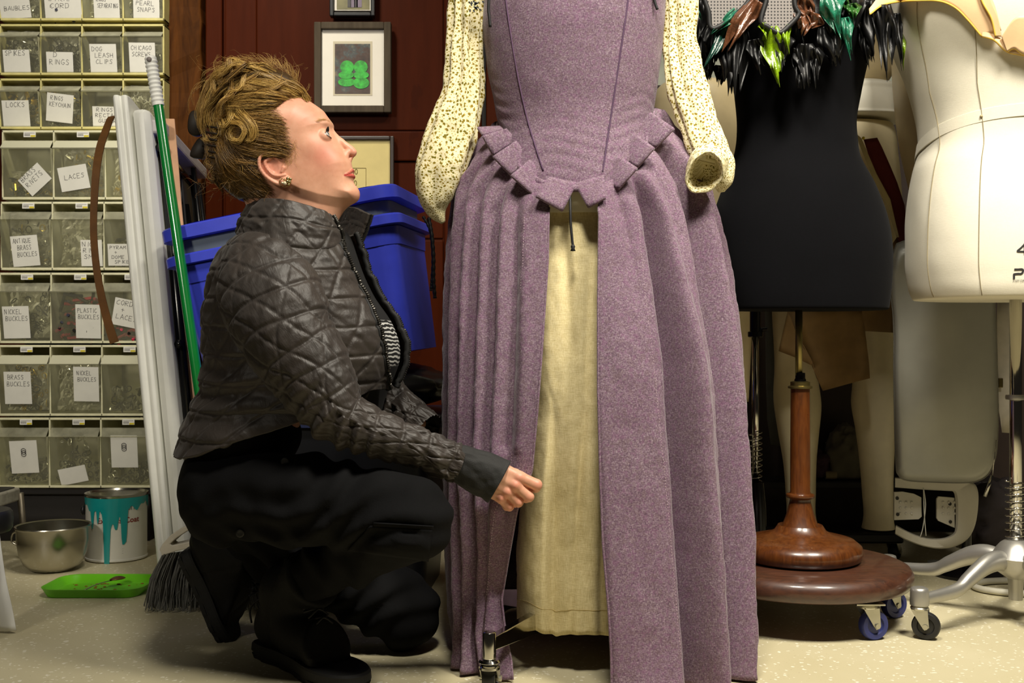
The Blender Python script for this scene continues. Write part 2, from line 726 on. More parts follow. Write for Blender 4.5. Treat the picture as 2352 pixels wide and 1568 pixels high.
# ---- back wall: red painted boards
def board_mat(name, c0, c1, dark, dist=0.0, rough=0.45):
    n = NT(name)
    v = n.coord(scale=(9, 9, 1.2))
    a = n.ramp(n.noise(v, 3.5, 6, 0.62, dist), [(0.3, lin(c0)), (0.7, lin(c1))])
    b = n.math('GREATER_THAN', n.noise(n.coord(scale=(3, 3, 1)), 2.6, 6, 0.7), 0.66)
    n.setp(Base_Color=n.mix(n.math('MULTIPLY', b, 0.55), a, lin(dark)), Roughness=rough)
    n.b.inputs['Specular IOR Level'].default_value = 0.04
    n.bump(n.noise(n.coord(scale=(40, 40, 3)), 3, 4), 0.15, 0.002)
    return n.m


M_red = board_mat('red_painted_boards', (57, 20, 5), (65, 24, 7), (50, 17, 5))
M_brownpost = board_mat('rough_brown_timber', (44, 23, 8), (84, 48, 16), (16, 10, 6), 1.2, 0.6)
M_palewall = simple('pale_grey_wall_paint', (186, 190, 172), 0.7)
M_darkwall = simple('dark_brown_wall', (48, 34, 26), 0.7)
wx = lambda px: (px - CX) * WY / F
wz = lambda py: CAMH - (py - CY) * WY / F
m = MB()
m.box((-3.2, WY, 0), (wx(1150), WY + 0.05, 2.7))
struct(m.build('wall_back', M_red, base=(0, WY, 0)))
m = MB()
m.box((wx(1150), WY + 0.02, wz(205)), (3.2, WY + 0.07, 2.7))
struct(m.build('wall_back_upper_right', M_palewall))
m = MB()
m.box((wx(1150), WY + 0.02, 0), (3.2, WY + 0.07, wz(205)))
struct(m.build('wall_back_lower_right', M_darkwall))
m = MB()
m.box((wx(1150), WY - 0.005, wz(212)), (3.2, WY + 0.02, wz(196)))
struct(m.build('trim_1', M_darkwall, bevel=.003))
# stiles, rails and the rough post
k = 2
for (x0, x1, y0, y1, d) in ((476, 514, 0, 1200, .022), (590, 1018, 303, 371, .014), (518, 590, -200, 1200, .006), (1021, 1106, -200, 1200, .010),
                            (590, 1018, 374, 548, .006), (590, 1018, -200, 300, .006), (590, 1018, 552, 900, .012), (1117, 1150, -200, 1200, .02)):
    m = MB()
    m.box((wx(x0), WY - d, max(0, wz(y1))), (wx(x1), WY + .001, min(2.6, wz(-700) if y0 <= 0 else wz(y0))))
    struct(m.build('trim_%d' % k, M_red, bevel=.004))
    k += 1
m = MB()
m.box((wx(1107), WY - .003, 0), (wx(1116), WY + .001, 2.6))
struct(m.build('trim_%d' % k, simple('black_gap_strip', (18, 14, 12), .8)))
m = MB()
G = []
for z in np.linspace(0, 2.6, 60):
    x0, x1 = wx(400), wx(474)
    j = rng.normal(0, .0025, 4)
    G.append([[x0 - .02, WY + .002, z], [x0 + j[0], WY - .07 + j[1], z], [x1 + j[2], WY - .06 + j[3], z], [x1 + j[2], WY + .002, z]])
m.grid(np.array(G), closed_u=True, cap0=True, cap1=True)
struct(m.build('trim_%d' % (k + 1), M_brownpost, smooth=False, bevel=.006))
# ================================================================== bin cabinets on the left
M_bin_yellow = simple('yellowed_plastic', (206, 196, 128), 0.45, bump=.05)
M_bin_cream = simple('cream_plastic', (222, 218, 182), 0.45, bump=.05)
M_binback = simple('shaded_bin_back', (150, 146, 120), 0.6)  # beige housing back in a duller tone, inside shade put into the colour
M_clear = clear('clear_bin_plastic', (205, 203, 178), .09, .12)
M_lip = clear('frosted_bin_lip_plastic', (200, 198, 172), .38, .3)
M_card = simple('white_paper_card', (226, 224, 214), 0.8, var=.04)
M_ink = simple('dark_marker_ink', (48, 44, 44), 0.7)
M_tagw = simple('white_sticker_paper', (232, 230, 222), 0.6, var=.03)
M_tagy = simple('yellow_sticker_corner', (214, 196, 40), 0.6)
M_nickel = simple('nickel_metal', (226, 224, 214), 0.3, .75, var=.2)
M_brass = simple('brass_metal', (226, 196, 96), 0.3, .75, var=.2)
M_blackbits = simple('black_small_hardware', (34, 33, 32), 0.4, .3)
M_redbits = simple('red_cord', (190, 40, 70), 0.6)
M_bluebits = simple('blue_black_webbing', (40, 42, 62), 0.6)
M_bag = clear('crumpled_clear_bag', (225, 222, 210), .30, .1)

FY4, FY3 = 3.30, 3.245    # front planes of the small-bin and large-bin units


def hardware_heap(name, label, x0, x1, y0, y1, z0, zt, mats, seed, bag=False, kind='ring', count=70):
    rr = np.random.default_rng(seed)
    m = MB()
    for i in range(count):
        c = np.array([rr.uniform(x0 + .012, x1 - .012), rr.uniform(y0 + .012, y1 - .012), z0 + .008 + (zt - z0) * rr.uniform(0, 1) ** 1.6])
        R = TR(c, rr.uniform(0, 6.28, 3))
        mi = int(rr.integers(0, len(mats)))
        s = rr.uniform(.006, .011)
        if kind == 'ring' or (kind == 'mixed' and rr.random() < .6):
            a = np.linspace(0, 2 * PI, 10, endpoint=False)
            pts = xf(R, np.column_stack([s * np.cos(a), s * .75 * np.sin(a), 0 * a]))
            m.tube(pts, .0016, 5, closed=True, mi=mi)
        elif kind == 'long':
            pts = xf(R, np.array([[0, 0, -.03], [0, .003, 0], [0, 0, .03]]))
            m.tube(pts, .005, 6, mi=mi)
        else:
            m.box((-s, -s * .7, -.002), (s, s * .7, .002), mi=mi, M=R)
    if bag:
        g = []
        for a in np.linspace(0, 1, 14):
            row = []
            for b in np.linspace(0, 1, 14):
                row.append([x0 + .01 + (x1 - x0 - .02) * b, y0 + .012 + .02 * math.sin(a * 3), z0 + .006 + (zt + .025 - z0) * a])
            g.append(row)
        g = np.array(g)
        g[..., 1] += .012 * vnoise(g, 60, seed) + .006
        m.grid(g, mi=len(mats))
    o = m.build(name, list(mats) + [M_bag], smooth=False)
    return tag(o, label, 'small hardware', kind='stuff', group='loose hardware inside the clear bins')


def bin_unit(py0, py1, px0, px1, ncol, FY, housing_mat, bins, label, depth, tags):
    z1, z0 = P(0, py0, FY)[2], P(0, py1, FY)[2]
    X0, X1 = P(px0, 0, FY)[0], P(px1, 0, FY)[0]
    yb = min(FY + depth, WY - .006)
    root = thing('tilt_bin_cabinet', label, 'storage bin cabinet', ((X0 + X1) / 2, (FY + yb) / 2, z0), group='stacked cabinets of clear tilt bins')
    t = .0045
    m = MB()
    m.box((X0, yb - .004, z0), (X1, yb, z1), mi=1)
    m.box((X0, FY, z1 - t * 1.5), (X1, yb, z1))
    m.box((X0, FY, z0), (X1, yb, z0 + t * 1.6))
    m.box((X0, FY, z0), (X0 + t, yb, z1))
    m.box((X1 - t, FY, z0), (X1, yb, z1))
    cw = (X1 - X0) / ncol
    for k in range(1, ncol):
        m.box((X0 + cw * k - t * .55, FY, z0), (X0 + cw * k + t * .55, yb - .003, z1))
    m.build('housing', [housing_mat, M_binback], root, bevel=.0012)
    h = z1 - z0
    for k in range(ncol):
        bx0, bx1 = X0 + cw * k + t * .8, X0 + cw * (k + 1) - t * .8
        b = bins[k]
        zb = z0 + t * 1.7
        zl = z0 + h * .735      # bottom of lip
        zt = z0 + h * .855      # top of lip
        fy0, fy1 = FY + .004, FY - .014
        m = MB()
        th = .0015
        # slanted front, sides, floor
        V = [[bx0, fy0, zb], [bx1, fy0, zb], [bx1, fy1, zl], [bx0, fy1, zl]]
        m.add(V, [[0, 1, 2, 3]])
        m.add([[p[0], p[1] + th, p[2]] for p in V], [[3, 2, 1, 0]])
        for xx in (bx0 + .0005, bx1 - .0005):
            m.add([[xx, fy0, zb], [xx, fy1, zl], [xx, FY + .045, zl], [xx, FY + .06, zb]], [[0, 1, 2, 3]])
        # front rim lines: a bright thicker edge
        m.box((bx0, fy0 - .002, zb), (bx1, fy0 + .002, zb + .0022), mi=2)
        for xx in (bx0, bx1 - .0014):
            m.add([[xx, fy0 - .0004, zb], [xx + .0014, fy0 - .0004, zb], [xx + .0014, fy1 - .0004, zl], [xx, fy1 - .0004, zl]], [[0, 1, 2, 3]], 2)
        # lip: slopes back from the top of the front
        e = .004
        m.add([[bx0 - e * .2, fy1 - .004, zl], [bx1 + e * .2, fy1 - .004, zl], [bx1, FY + .006, zt], [bx0, FY + .006, zt]], [[0, 1, 2, 3]], 1)
        m.add([[bx0 - e * .2, fy1 - .004, zl], [bx1 + e * .2, fy1 - .004, zl], [bx1, fy1, zl - .003], [bx0, fy1, zl - .003]], [[3, 2, 1, 0]], 1)
        bo = m.build('bin', [M_clear, M_lip, M_clear], root)
        if b.get('card'):
            cx0, cy0, cx1, cy1, rot = b['card']
            cyc, cxc = (cy0 + cy1) / 2, (cx0 + cx1) / 2
            zc = P(0, cyc, FY)[2]
            f = min(1, max(0, (zc - zb) / (zl - zb)))
            yy = fy0 + (fy1 - fy0) * f - .0012
            c = P(cxc, cyc, yy)
            wd, hd = (cx1 - cx0) * yy / F, (cy1 - cy0) * yy / F
            sl = math.atan2(fy0 - fy1, zl - zb)
            R = np.array(Matrix.Translation(c) @ Matrix.Rotation(PI / 2 + sl, 4, 'X') @ Matrix.Rotation(rot, 4, 'Z'))
            m = MB()
            m.prism([(-wd / 2, -hd / 2), (wd / 2, -hd / 2), (wd / 2, hd / 2), (-wd / 2, hd / 2)], .0003, R)
            lines = b.get('text', [])
            if lines:
                ch = b.get('ch', min(hd / (len(lines) * 1.9), .0135))
                cwid = min(wd * .86 / max(max(len(s) for s in lines), 4), ch * 1.15)
                for q, s in enumerate(lines):
                    handwriting(m, s, -wd * .42 + wd * .03 * q, hd * .26 - q * ch * 1.5 - b.get('dy', 0) * hd, cwid, ch, R, pen=.00062, mi=1)
            if b.get('buckle'):
                a = np.linspace(0, 2 * PI, 12, endpoint=False)
                for dz in (0, .006, .012):
                    m.tube(xf(R, np.column_stack([.007 * np.cos(a), .006 * np.sin(a) + hd * .2 - dz, 0 * a + .001])), .0009, 5, closed=True, mi=1)
            m.build('label_card', [M_card, M_ink], bo)
        if tags:
            tx, ty = bx0 + (bx1 - bx0) * (.42 + .03 * (k % 2)), z0 + h * .90
            m = MB()
            m.box((tx, FY - .001, ty), (tx + .036, FY + .0006, ty + .0165), mi=0)
            m.box((tx + .021, FY - .0013, ty + .0005), (tx + .0355, FY - .001, ty + .006), mi=1)
            for q in range(9):
                xx = tx + .003 + q * .0019
                m.box((xx, FY - .0013, ty + .003), (xx + .0009, FY - .001, ty + .0095), mi=2)
            m.box((tx + .003, FY - .0013, ty + .0112), (tx + .033, FY - .001, ty + .0122), mi=2)
            m.build('price_sticker', [M_tagw, M_tagy, M_ink], bo)
        if b.get('fill'):
            fm, fk, top, bag = b['fill']
            hardware_heap('loose_hardware', b['what'], bx0, bx1, FY + .008, min(FY + .055, yb - .01), zb + .003, zb + (zl - zb) * top, fm, 31 * k + int(py0) + 107, bag, fk)
    return root


NI, BR, BK = [M_nickel, M_blackbits], [M_brass, M_blackbits], [M_blackbits, M_bluebits]
bin_unit(-58, 47, -1, 377, 4, FY4, M_bin_yellow, [
    dict(card=(-2, -30, 68, 41, .06), text=['', '', 'BAUBLES'], ch=.012, dy=.12, fill=(NI, 'mixed', .8, True), what='loose baubles inside the bin marked BAUBLES'),
    dict(card=(102, -30, 186, 42, 0), text=['', 'STRAP', 'CORD'], ch=.0135, fill=(BK, 'long', .8, False), what='dark cord inside the bin marked CORD'),
    dict(card=(215, -28, 274, 44, -.02), text=['', 'RINGS', 'SEPARATING'], ch=.0125, fill=(NI, 'ring', .8, True), what='metal rings inside the bin marked RINGS SEPARATING'),
    dict(card=(306, -28, 366, 45, -.04), text=['SNAPS/', 'PEARL', 'SNAPS'], ch=.0125, dy=.12, fill=(NI, 'mixed', .8, False), what='snaps inside the bin marked PEARL SNAPS')],
    'highest cabinet of four small yellowed bins, with cards BAUBLES and CORD', .1, False)
bin_unit(55, 172, -1, 377, 4, FY4, M_bin_yellow, [
    dict(card=(8, 115, 69, 168, .01), text=['SPIKES'], ch=.0145, fill=(NI, 'mixed', .95, True), what='bagged spikes inside the bin marked SPIKES'),
    dict(card=(107, 120, 168, 168, -.02), text=['  D', 'RINGS'], ch=.0145, fill=(BK, 'ring', .9, True), what='bagged D rings inside the bin marked D RINGS'),
    dict(card=(207, 102, 268, 168, 0), text=['DOG', ' LEASH', ' CLIPS'], ch=.0125, fill=(NI, 'mixed', .5, False), what='clips inside the bin marked DOG LEASH CLIPS'),
    dict(card=(297, 99, 357, 167, -.01), text=['CHICAGO', 'SCREWS'], ch=.0125, fill=(NI, 'mixed', .6, True), what='screws inside the bin marked CHICAGO SCREWS')],
    'cabinet of four small yellowed bins marked SPIKES, D RINGS, DOG LEASH CLIPS and CHICAGO SCREWS', .1, False)
bin_unit(180, 296, -1, 377, 4, FY4, M_bin_yellow, [
    dict(card=(6, 231, 68, 294, .01), text=[' LOCKS'], ch=.0145, fill=(BR, 'mixed', .9, True), what='bagged brass locks inside the bin marked LOCKS'),
    dict(card=(107, 216, 168, 280, -.12), text=[' RINGS', 'KEYCHAIN'], ch=.0125, fill=([M_brass, M_nickel, M_blackbits], 'ring', .9, True), what='key rings inside the bin marked RINGS KEYCHAIN'),
    dict(card=(213, 245, 273, 293, -.02), text=[' RINGS', 'RECTAN', ' GULAR'], ch=.011, fill=(NI, 'ring', .3, False), what='rectangular rings inside the bin marked RINGS RECTANGULAR'),
    dict(fill=([M_nickel, M_card], 'mixed', .95, True), what='crumpled bags in the small bin behind the green broom handle')],
    'lowest cabinet of four small yellowed bins, marked LOCKS and RINGS KEYCHAIN', .1, False)
bin_unit(299, 458, 4, 361, 3, FY3, M_bin_cream, [
    dict(card=(49, 388, 111, 436, .72), text=['BRASS', 'RIVETS'], ch=.014, fill=(BR, 'mixed', .35, True), what='bagged brass rivets below the tilted card BRASS RIVETS'),
    dict(card=(136, 381, 203, 436, .16), text=['', ' LACES'], ch=.014, fill=([M_nickel, M_brass], 'mixed', .9, True), what='shiny bagged laces behind the card LACES'),
    dict(fill=([M_nickel, M_brass], 'mixed', .8, True), what='shiny bags in the large bin beside the brown strap top')],
    'topmost cabinet of three large clear bins, with the tilted card BRASS RIVETS', .165, True)
bin_unit(463, 620, 1, 358, 3, FY3, M_bin_cream, [
    dict(card=(27, 541, 89, 611, .07), text=['ANTIQUE', '  BRASS', ' BUCKLES'], ch=.0135, fill=([M_brass, M_blackbits, M_nickel], 'ring', .95, True), what='antique brass buckles in the bin marked ANTIQUE BRASS BUCKLES'),
    dict(card=(186, 551, 235, 611, 0), text=['NIC', 'RIV', 'SM'], ch=.0125, fill=([M_nickel], 'mixed', .85, True), what='clear bags in the large bin half hidden by the brown strap'),
    dict(card=(248, 560, 310, 610, 0), text=['PYRAMID', '  +', 'DOME', ' SPIKES'], ch=.0095, fill=(NI, 'mixed', .6, False), what='studs in the bin marked PYRAMID + DOME SPIKES')],
    'cabinet of three large clear bins marked ANTIQUE BRASS BUCKLES', .165, True)
bin_unit(626, 788, -2, 355, 3, FY3, M_bin_cream, [
    dict(card=(7, 703, 68, 777, .02), text=['NICKEL', 'BUCKLES'], ch=.0135, fill=([M_nickel, M_blackbits, M_bluebits], 'ring', .9, True), what='nickel buckles beside blue webbing in the upper bin marked NICKEL BUCKLES'),
    dict(card=(174, 699, 231, 777, -.02), text=['PLASTIC', 'BUCKLES'], ch=.0125, fill=([M_blackbits, M_redbits, M_bluebits], 'long', .9, False), what='straps and plastic buckles in the bin marked PLASTIC BUCKLES'),
    dict(card=(260, 687, 318, 750, -.2), text=['CORD', '  +', 'LACES'], ch=.014, fill=([M_redbits, M_blackbits], 'long', .35, False), what='bright red cord in the bin marked CORD + LACES')],
    'cabinet of three large clear bins marked PLASTIC BUCKLES in the middle', .165, True)
bin_unit(792, 955, -3, 352, 3, FY3, M_bin_cream, [
    dict(card=(10, 853, 72, 928, 0), text=[' BRASS', 'BUCKLES'], ch=.0135, fill=(BR, 'ring', .9, True), what='brass buckles in the bin marked BRASS BUCKLES only'),
    dict(card=(169, 842, 227, 922, -.02), text=[' NICKEL', ' BUCKLES'], ch=.0125, fill=([M_nickel], 'ring', .95, True), what='shiny nickel buckles in the lower bin marked NICKEL BUCKLES'),
    dict(fill=([M_blackbits, M_nickel], 'mixed', .5, False), what='black hardware in the large bin without a card')],
    'cabinet of three large clear bins marked BRASS BUCKLES at its left', .165, True)
bin_unit(959, 1120, -4, 349, 3, FY3, M_bin_cream, [
    dict(card=(24, 1011, 87, 1087, .04), buckle=1, fill=(NI, 'mixed', .5, False), what='grey hardware below a card with a buckle, lowest left bin'),
    dict(card=(136, 1072, 200, 1110, .2), fill=([M_nickel, M_blackbits], 'ring', .95, False), what='heap of nickel rings in the lowest middle bin'),
    dict(card=(255, 999, 316, 1074, 0), buckle=1, fill=(NI, 'ring', .5, False), what='nickel rings below a card with a buckle, lowest right bin')],
    'bottom cabinet of three large clear bins, whose cards carry drawn buckles', .165, True)
# dark plinth that carries the stack
m = MB()
m.box((-1.75, FY3 + .03, 0), (-1.09, WY - .01, .142))
m.box((-1.75, FY3 + .012, .142), (-1.08, WY - .01, P(0, 1120, FY3)[2] - .001))
tag(m.build('plinth_shelf', simple('black_painted_board', (26, 22, 20), .7), bevel=.003), 'low black shelf carrying the bin cabinets', 'shelf')

# ================================================================== folded white table on its end
M_tablew = simple('white_moulded_plastic', (224, 224, 216), 0.4, var=.03, bump=.06, bs=220)
M_blkmetal = simple('glossy_black_steel', (14, 14, 15), 0.22, .3, spec=.6)
M_greyedge = simple('grey_table_edge_plastic', (170, 165, 166), 0.45)
ty0, ty1 = 2.60, 3.19
ctop = np.array([-.9135, ty0, 1.19])
cbot = np.array([-.800, ty0, .0])
yaw = np.array([-.080 / (ty1 - ty0), 1.0, -.05])    # towards the wall the table drifts left


def tab(u, s, y):
    """u across the thickness (-1..1), s height 0..1, y 0..1 into the room"""
    c = cbot + (ctop - cbot) * s
    d = (ty1 - ty0) * y
    return c + np.array([u * .0445, 0, 0]) + np.array([yaw[0] * d, d, yaw[2] * d * s])


root = thing('folding_table', 'white plastic folding table standing folded on its end beside the bin cabinets', 'folding table', (-.86, 2.9, 0))
for half, (ua, ub) in (('left', (-1, -.04)), ('right', (.04, 1))):
    m = MB()
    prof = []
    for s in np.linspace(0, 1, 30):
        prof.append(s)
    ring_u = np.array([ua, ua + .12, (ua + ub) / 2 - .12, (ua + ub) / 2, (ua + ub) / 2 + .12, ub - .12, ub])
    dep = np.array([.03, .0, .0, .012, .0, .0, .03])
    if half == 'right':
        dep = np.array([.02, .004, .0, .0, .0, .004, .03])
    G = []
    for s in prof:
        top = 0
        row = [tab(u, s * (1 if half == 'left' else .972), d) for u, d in zip(ring_u, dep)]
        row += [tab(ub, s * (1 if half == 'left' else .972), 1), tab(ua, s * (1 if half == 'left' else .972), 1)]
        G.append(row)
    # rounded top: last rows shrink
    m.grid(np.array(G), closed_u=True, cap0=True, cap1=True)
    m.build('tabletop_half', M_tablew, root, smooth=True, bevel=.012, auto=35)
# dark frame on the underside facing right, and grey end rail
m = MB()
for s in (.10, .50, .90):
    m.tube([tab(1.25, s, .05), tab(1.25, s, .95)], .011, 8)
for y in (.10, .9):
    m.tube([tab(1.3, .03, y), tab(1.3, .96, y)], .013, 8)
m.build('folded_leg_frame', M_blkmetal, root, smooth=True)
m = MB()
a, b = tab(1.0, .965, .03), tab(1.25, .965, .99)
G = []
for q in np.linspace(0, 1, 8):
    p = tab(1.05, .955, .03 + q * .95)
    G.append([p + np.array([-.005, 0, .0]), p + np.array([.03 + .02 * q, 0, -.004]), p + np.array([.03 + .02 * q, 0, -.035]), p + np.array([-.005, 0, -.035])])
m.grid(np.array(G), closed_u=True, cap0=True, cap1=True)
m.build('end_rail', M_greyedge, root, bevel=.006)
m = MB()
for y0_, y1_ in ((.18, .42), (.6, .84)):
    G = [[tab(1.12, s, y) for y in (y0_, y1_)] for s in (.06, .9)]
    m.grid(np.array(G))
m.build('underside_panel', simple('dark_table_underside', (40, 38, 40), .6), root, solid=.004)

# tan offcut and dark things squeezed behind the table
m = MB()
pts = [P(386, 272, 2.66), P(391, 330, 2.66), P(397, 400, 2.66), P(403, 480, 2.66), P(419, 640, 2.66), P(440, 900, 2.66), P(470, 1343, 2.66)]
pts = cr(np.array(pts), 30)
G = [[p + np.array([-.014, 0, 0]), p + np.array([.014, .004, 0]), p + np.array([.014, .008, 0]), p + np.array([-.014, .004, 0])] for p in pts]
m.grid(np.array(G), closed_u=True, cap0=True, cap1=True)
tag(m.build('leather_offcut', simple('tan_leather', (196, 150, 112), .6), smooth=False), 'long tan leather offcut standing behind the green broom handle', 'leather strip')
root = thing('black_stand', 'glossy black metal stand between the folding table and the kneeling woman', 'stand', (-.75, 3.0, 0))
m = MB()
m.tube([[-.765, 3.0, .01], P(444, 385, 3.0)], .008, 10)
m.tube([[-.742, 3.04, .01], P(456, 420, 3.04)], .007, 10)
m.tube([[-.752, 2.97, .01], P(424, 470, 2.97)], .012, 10)
m.build('upright', M_blkmetal, root, smooth=True)
m = MB()
m.box((-.79, 2.93, 0), (-.70, 3.1, .014))
m.build('base', M_blkmetal, root, bevel=.004)
m = MB()
m.lathe([(.002, .035), (.012, .03), (.016, .012), (.013, -.01), (.006, -.02), (.001, -.021)], P(410, 455, 2.975), n=14)
m.build('white_knob', M_tablew, root, smooth=True)

# ================================================================== brown strap over the table
M_strap = simple('brown_leather_strap', (84, 54, 22), .6, var=.2, bump=.1, spec=.15)
sp = [(257, 268, 2.70), (252, 276, 2.68), (243, 300, 2.64), (231, 335, 2.60), (222, 385, 2.575), (217, 450, 2.57), (215, 530, 2.57), (221, 610, 2.57), (233, 680, 2.57), (248, 740, 2.57), (263, 787, 2.57)]
pts = cr(np.array([P(*q) for q in sp]), 60)
T, N, B = frames(pts, up=(0, 1, 0))
m = MB()
wdt = interp(np.linspace(0, 1, 60), [0, .3, .6, 1], [.0085, .0095, .008, .0105])
G = []
for i, p in enumerate(pts):
    s = B[i] * wdt[i]
    k_ = N[i] * .0016
    G.append([p - s - k_, p + s - k_, p + s + k_, p - s + k_])
m.grid(np.array(G), closed_u=True, cap0=True, cap1=True)
tag(m.build('leather_strap', M_strap), 'narrow brown leather strap curving down from behind the white folding table', 'strap')

# ================================================================== broom
M_green = simple('green_painted_metal', (12, 118, 48), 0.2, 0.0, var=.06, spec=.7, coat=.5)
M_grip = simple('white_grip_plastic', (228, 228, 222), 0.45, var=.03)
M_brist = simple('grey_broom_bristle', (104, 104, 100), .55, var=.3, vs=60)
by0 = 2.40
top = P(345, 128, 2.50)
mid = P(363, 238, 2.50)
low = P(505, 1228, 2.40)
ax = (mid - top) / np.linalg.norm(mid - top)
pole_bot = low
root = thing('angle_broom', 'angle broom with a green pole and white grip leaning on the white folding table', 'broom', (low[0], by0, 0))
m = MB()
pp = [mid + (low - mid) * t for t in np.linspace(0, 1, 12)]
m.tube(pp, .0118, 16)
m.build('pole', M_green, root, smooth=True, auto=50)
m = MB()
L = np.linalg.norm(mid - top)
pts = [mid + (top - mid) * t for t in np.linspace(-.04, 1, 60)]
rad = [.0135 + .0012 * math.sin(i * 1.25) if 3 < i < 54 else .0135 for i in range(60)]
rad[-1] = .006
rad[-2] = .0105
rad[-3] = .0125
m.tube(pts, rad, 16)
g = m.build('grip', M_grip, root, smooth=True, auto=60)
m = MB()
hp = top + ax * .012
m.tube([hp + np.array([0, -.0145, 0]), hp + np.array([0, -.0125, 0])], .006, 12)
m.build('hang_hole', simple('painted_hole_shade', (120, 112, 108), .7), g, smooth=True)  # no opening cut: a grey disc carries the hole's shade as colour
# head: white holder seen from the side, bristles below
m = MB()
def hb(x, y, dy=0): return P(x, y, by0 + dy)
outline = [(366, 1262), (372, 1250), (392, 1228), (418, 1211), (434, 1205), (442, 1212), (425, 1222), (404, 1236), (390, 1249), (396, 1252), (452, 1240), (560, 1222), (585, 1230), (585, 1256), (455, 1254), (402, 1266), (372, 1276)]
Vf = [hb(x, y) for x, y in outline]
Vb = [p + np.array([0, .045, 0]) for p in Vf]
nq = len(outline)
m.add(np.array(Vf + Vb), [list(range(nq)), list(range(2 * nq - 1, nq - 1, -1))] + [[i, i + nq, (i + 1) % nq + nq, (i + 1) % nq] for i in range(nq)])
m.build('bristle_holder', simple('off_white_broom_plastic', (216, 208, 190), .45), root, bevel=.002)
m = MB()
rr = np.random.default_rng(3)
for i in range(620):
    u = rr.uniform(0, 1)
    d = rr.uniform(0, .042)
    a_ = hb(374 + u * 205, 1272 - u * 28, d)
    b_ = hb(334 + u * 285 + rr.normal(0, 4), 1396 + rr.normal(0, 5) - u * 6, d * 1.5 - .01 + rr.normal(0, .005))
    if b_[2] < .004:
        b_[2] = .004
    c_ = (a_ + b_) / 2 + np.array([rr.normal(0, .004) - .008 * (1 - u), rr.normal(0, .003), 0])
    if i < 26:
        b_ = b_ + np.array([rr.normal(-.01, .02), 0, abs(rr.normal(0, .008))])
    m.tube(cr(np.array([a_, c_, b_]), 5), .0011 if i > 60 else .0007, 4, caps=False)
o = m.build('bristles', M_brist, root, smooth=True, recalc=False)
o['kind'] = 'stuff'

# ================================================================== paint can, bowl, tray, spoon
M_can = simple('white_paint_label', (214, 212, 202), .5, var=.04)
M_teal = simple('teal_paint', (10, 142, 142), .3, var=.05, coat=.3)
M_steel = simple('brushed_stainless_steel', (176, 172, 160), .24, 1.0, var=.1, vs=8)
M_dkred = simple('dark_red_print', (130, 40, 30), .6)
M_greyprint = simple('grey_print', (120, 118, 116), .6)
cc = P(268, 1283, 3.02)
cc[2] = 0
cR, cHh = .0825, .183
root = thing('paint_can', 'white gallon paint can with teal paint running down its side', 'paint can', cc)
m = MB()
m.lathe([(.001, .002), (cR - .003, .002), (cR, .004), (cR, .008), (cR - .002, .01), (cR - .002, cHh - .012), (cR, cHh - .008)], cc, n=64)
can = m.build('can_body', M_can, root, smooth=True, auto=40)
m = MB()
m.lathe([(cR, cHh - .009), (cR + .002, cHh - .004), (cR + .0015, cHh), (cR - .006, cHh + .001), (cR - .010, cHh - .004), (.001, cHh - .005)], cc, n=64)
m.build('rim', M_steel, root, smooth=True, auto=40)


def cyl(R_, z_at, c):
    """maps flat (x along the circumference, y up) on to the can"""
    def f(V):
        a = V[:, 0] / R_ - PI / 2
        return np.column_stack([c[0] + (R_ + V[:, 2]) * np.cos(a), c[1] + (R_ + V[:, 2]) * np.sin(a), z_at + V[:, 1]])
    return f


m = MB()
drips = [(-.062, .018), (-.050, .030), (-.041, .082), (-.033, .035), (-.022, .068), (-.012, .040), (.000, .160), (.006, .165), (.012, .075), (.020, .068), (.027, .084), (.036, .05), (.045, .125), (.052, .118), (.060, .03), (.072, .02)]
na = 260
xs = np.linspace(-PI * cR, PI * cR, na)
ln = .024 + .008 * np.sin(xs * 95) + .004 * np.sin(xs * 230 + 1)
for x_, l_ in drips:
    ln = np.maximum(ln, l_ * (np.abs(xs - x_) < .0042) + (l_ > .15) * .085 * (np.abs(xs - x_) < .009))
ln = np.convolve(np.pad(ln, 1, mode='wrap'), [.25, .5, .25], 'valid')
fcan = cyl(cR - .0005, cHh - .008, cc)
G = np.array([fcan(np.column_stack([xs, -ln * t, np.full(na, .0012 * (1 - .3 * t))])) for t in np.linspace(0, 1, 12)])
m.grid(G)
m.build('paint_drips', M_teal, root, smooth=True)
m = MB()
fcan2 = cyl(cR - .0018, 0, cc)
def put(t, x_, z_, size, mi, bold=0):
    f = lambda V: fcan2(V * [1, 1, 1] + np.array([x_, z_, .0004]))
    printed(m, t, size, f, mi, bold)
put('Express', -.0255, .108, .0215, 0, .0004)
put('Coat', .0475, .108, .0215, 0, .0004)
m.build('product_lettering', [M_dkred, M_greyprint], root)
m = MB()
put('an', .052, .142, .028, 1)
m.build('upper_lettering', [M_dkred, M_greyprint], root)
m = MB()
for q in range(5):
    f = fcan2(np.array([[-.012, .096 - .012 * 0, .0006], [.03, .096, .0006], [.03, .0965, .0006], [-.012, .0965, .0006]]) + np.array([0, -.004 * q * (1 if q < 2 else 9) , 0])) if q < 2 else fcan2(np.array([[-.005, .05 - .006 * q, .0006], [.045, .05 - .006 * q, .0006], [.045, .0506 - .006 * q, .0006], [-.005, .0506 - .006 * q, .0006]]))
    m.add(f, [[0, 1, 2, 3]], 1)
m.build('small_print', [M_dkred, M_greyprint], root)
m = MB()
a = np.linspace(PI * .92, PI * 1.08, 2)
ear = cc + np.array([-cR * .99, -.02, .135])
m.lathe([(.001, 0), (.013, 0), (.014, .004), (.010, .008), (.001, .009)], (0, 0, 0), n=16, M=frame_from((-1, -.2, 0), (0, 0, 1), ear))
m.build('handle_ear', simple('black_plastic_ear', (20, 20, 22), .4), root, smooth=True)

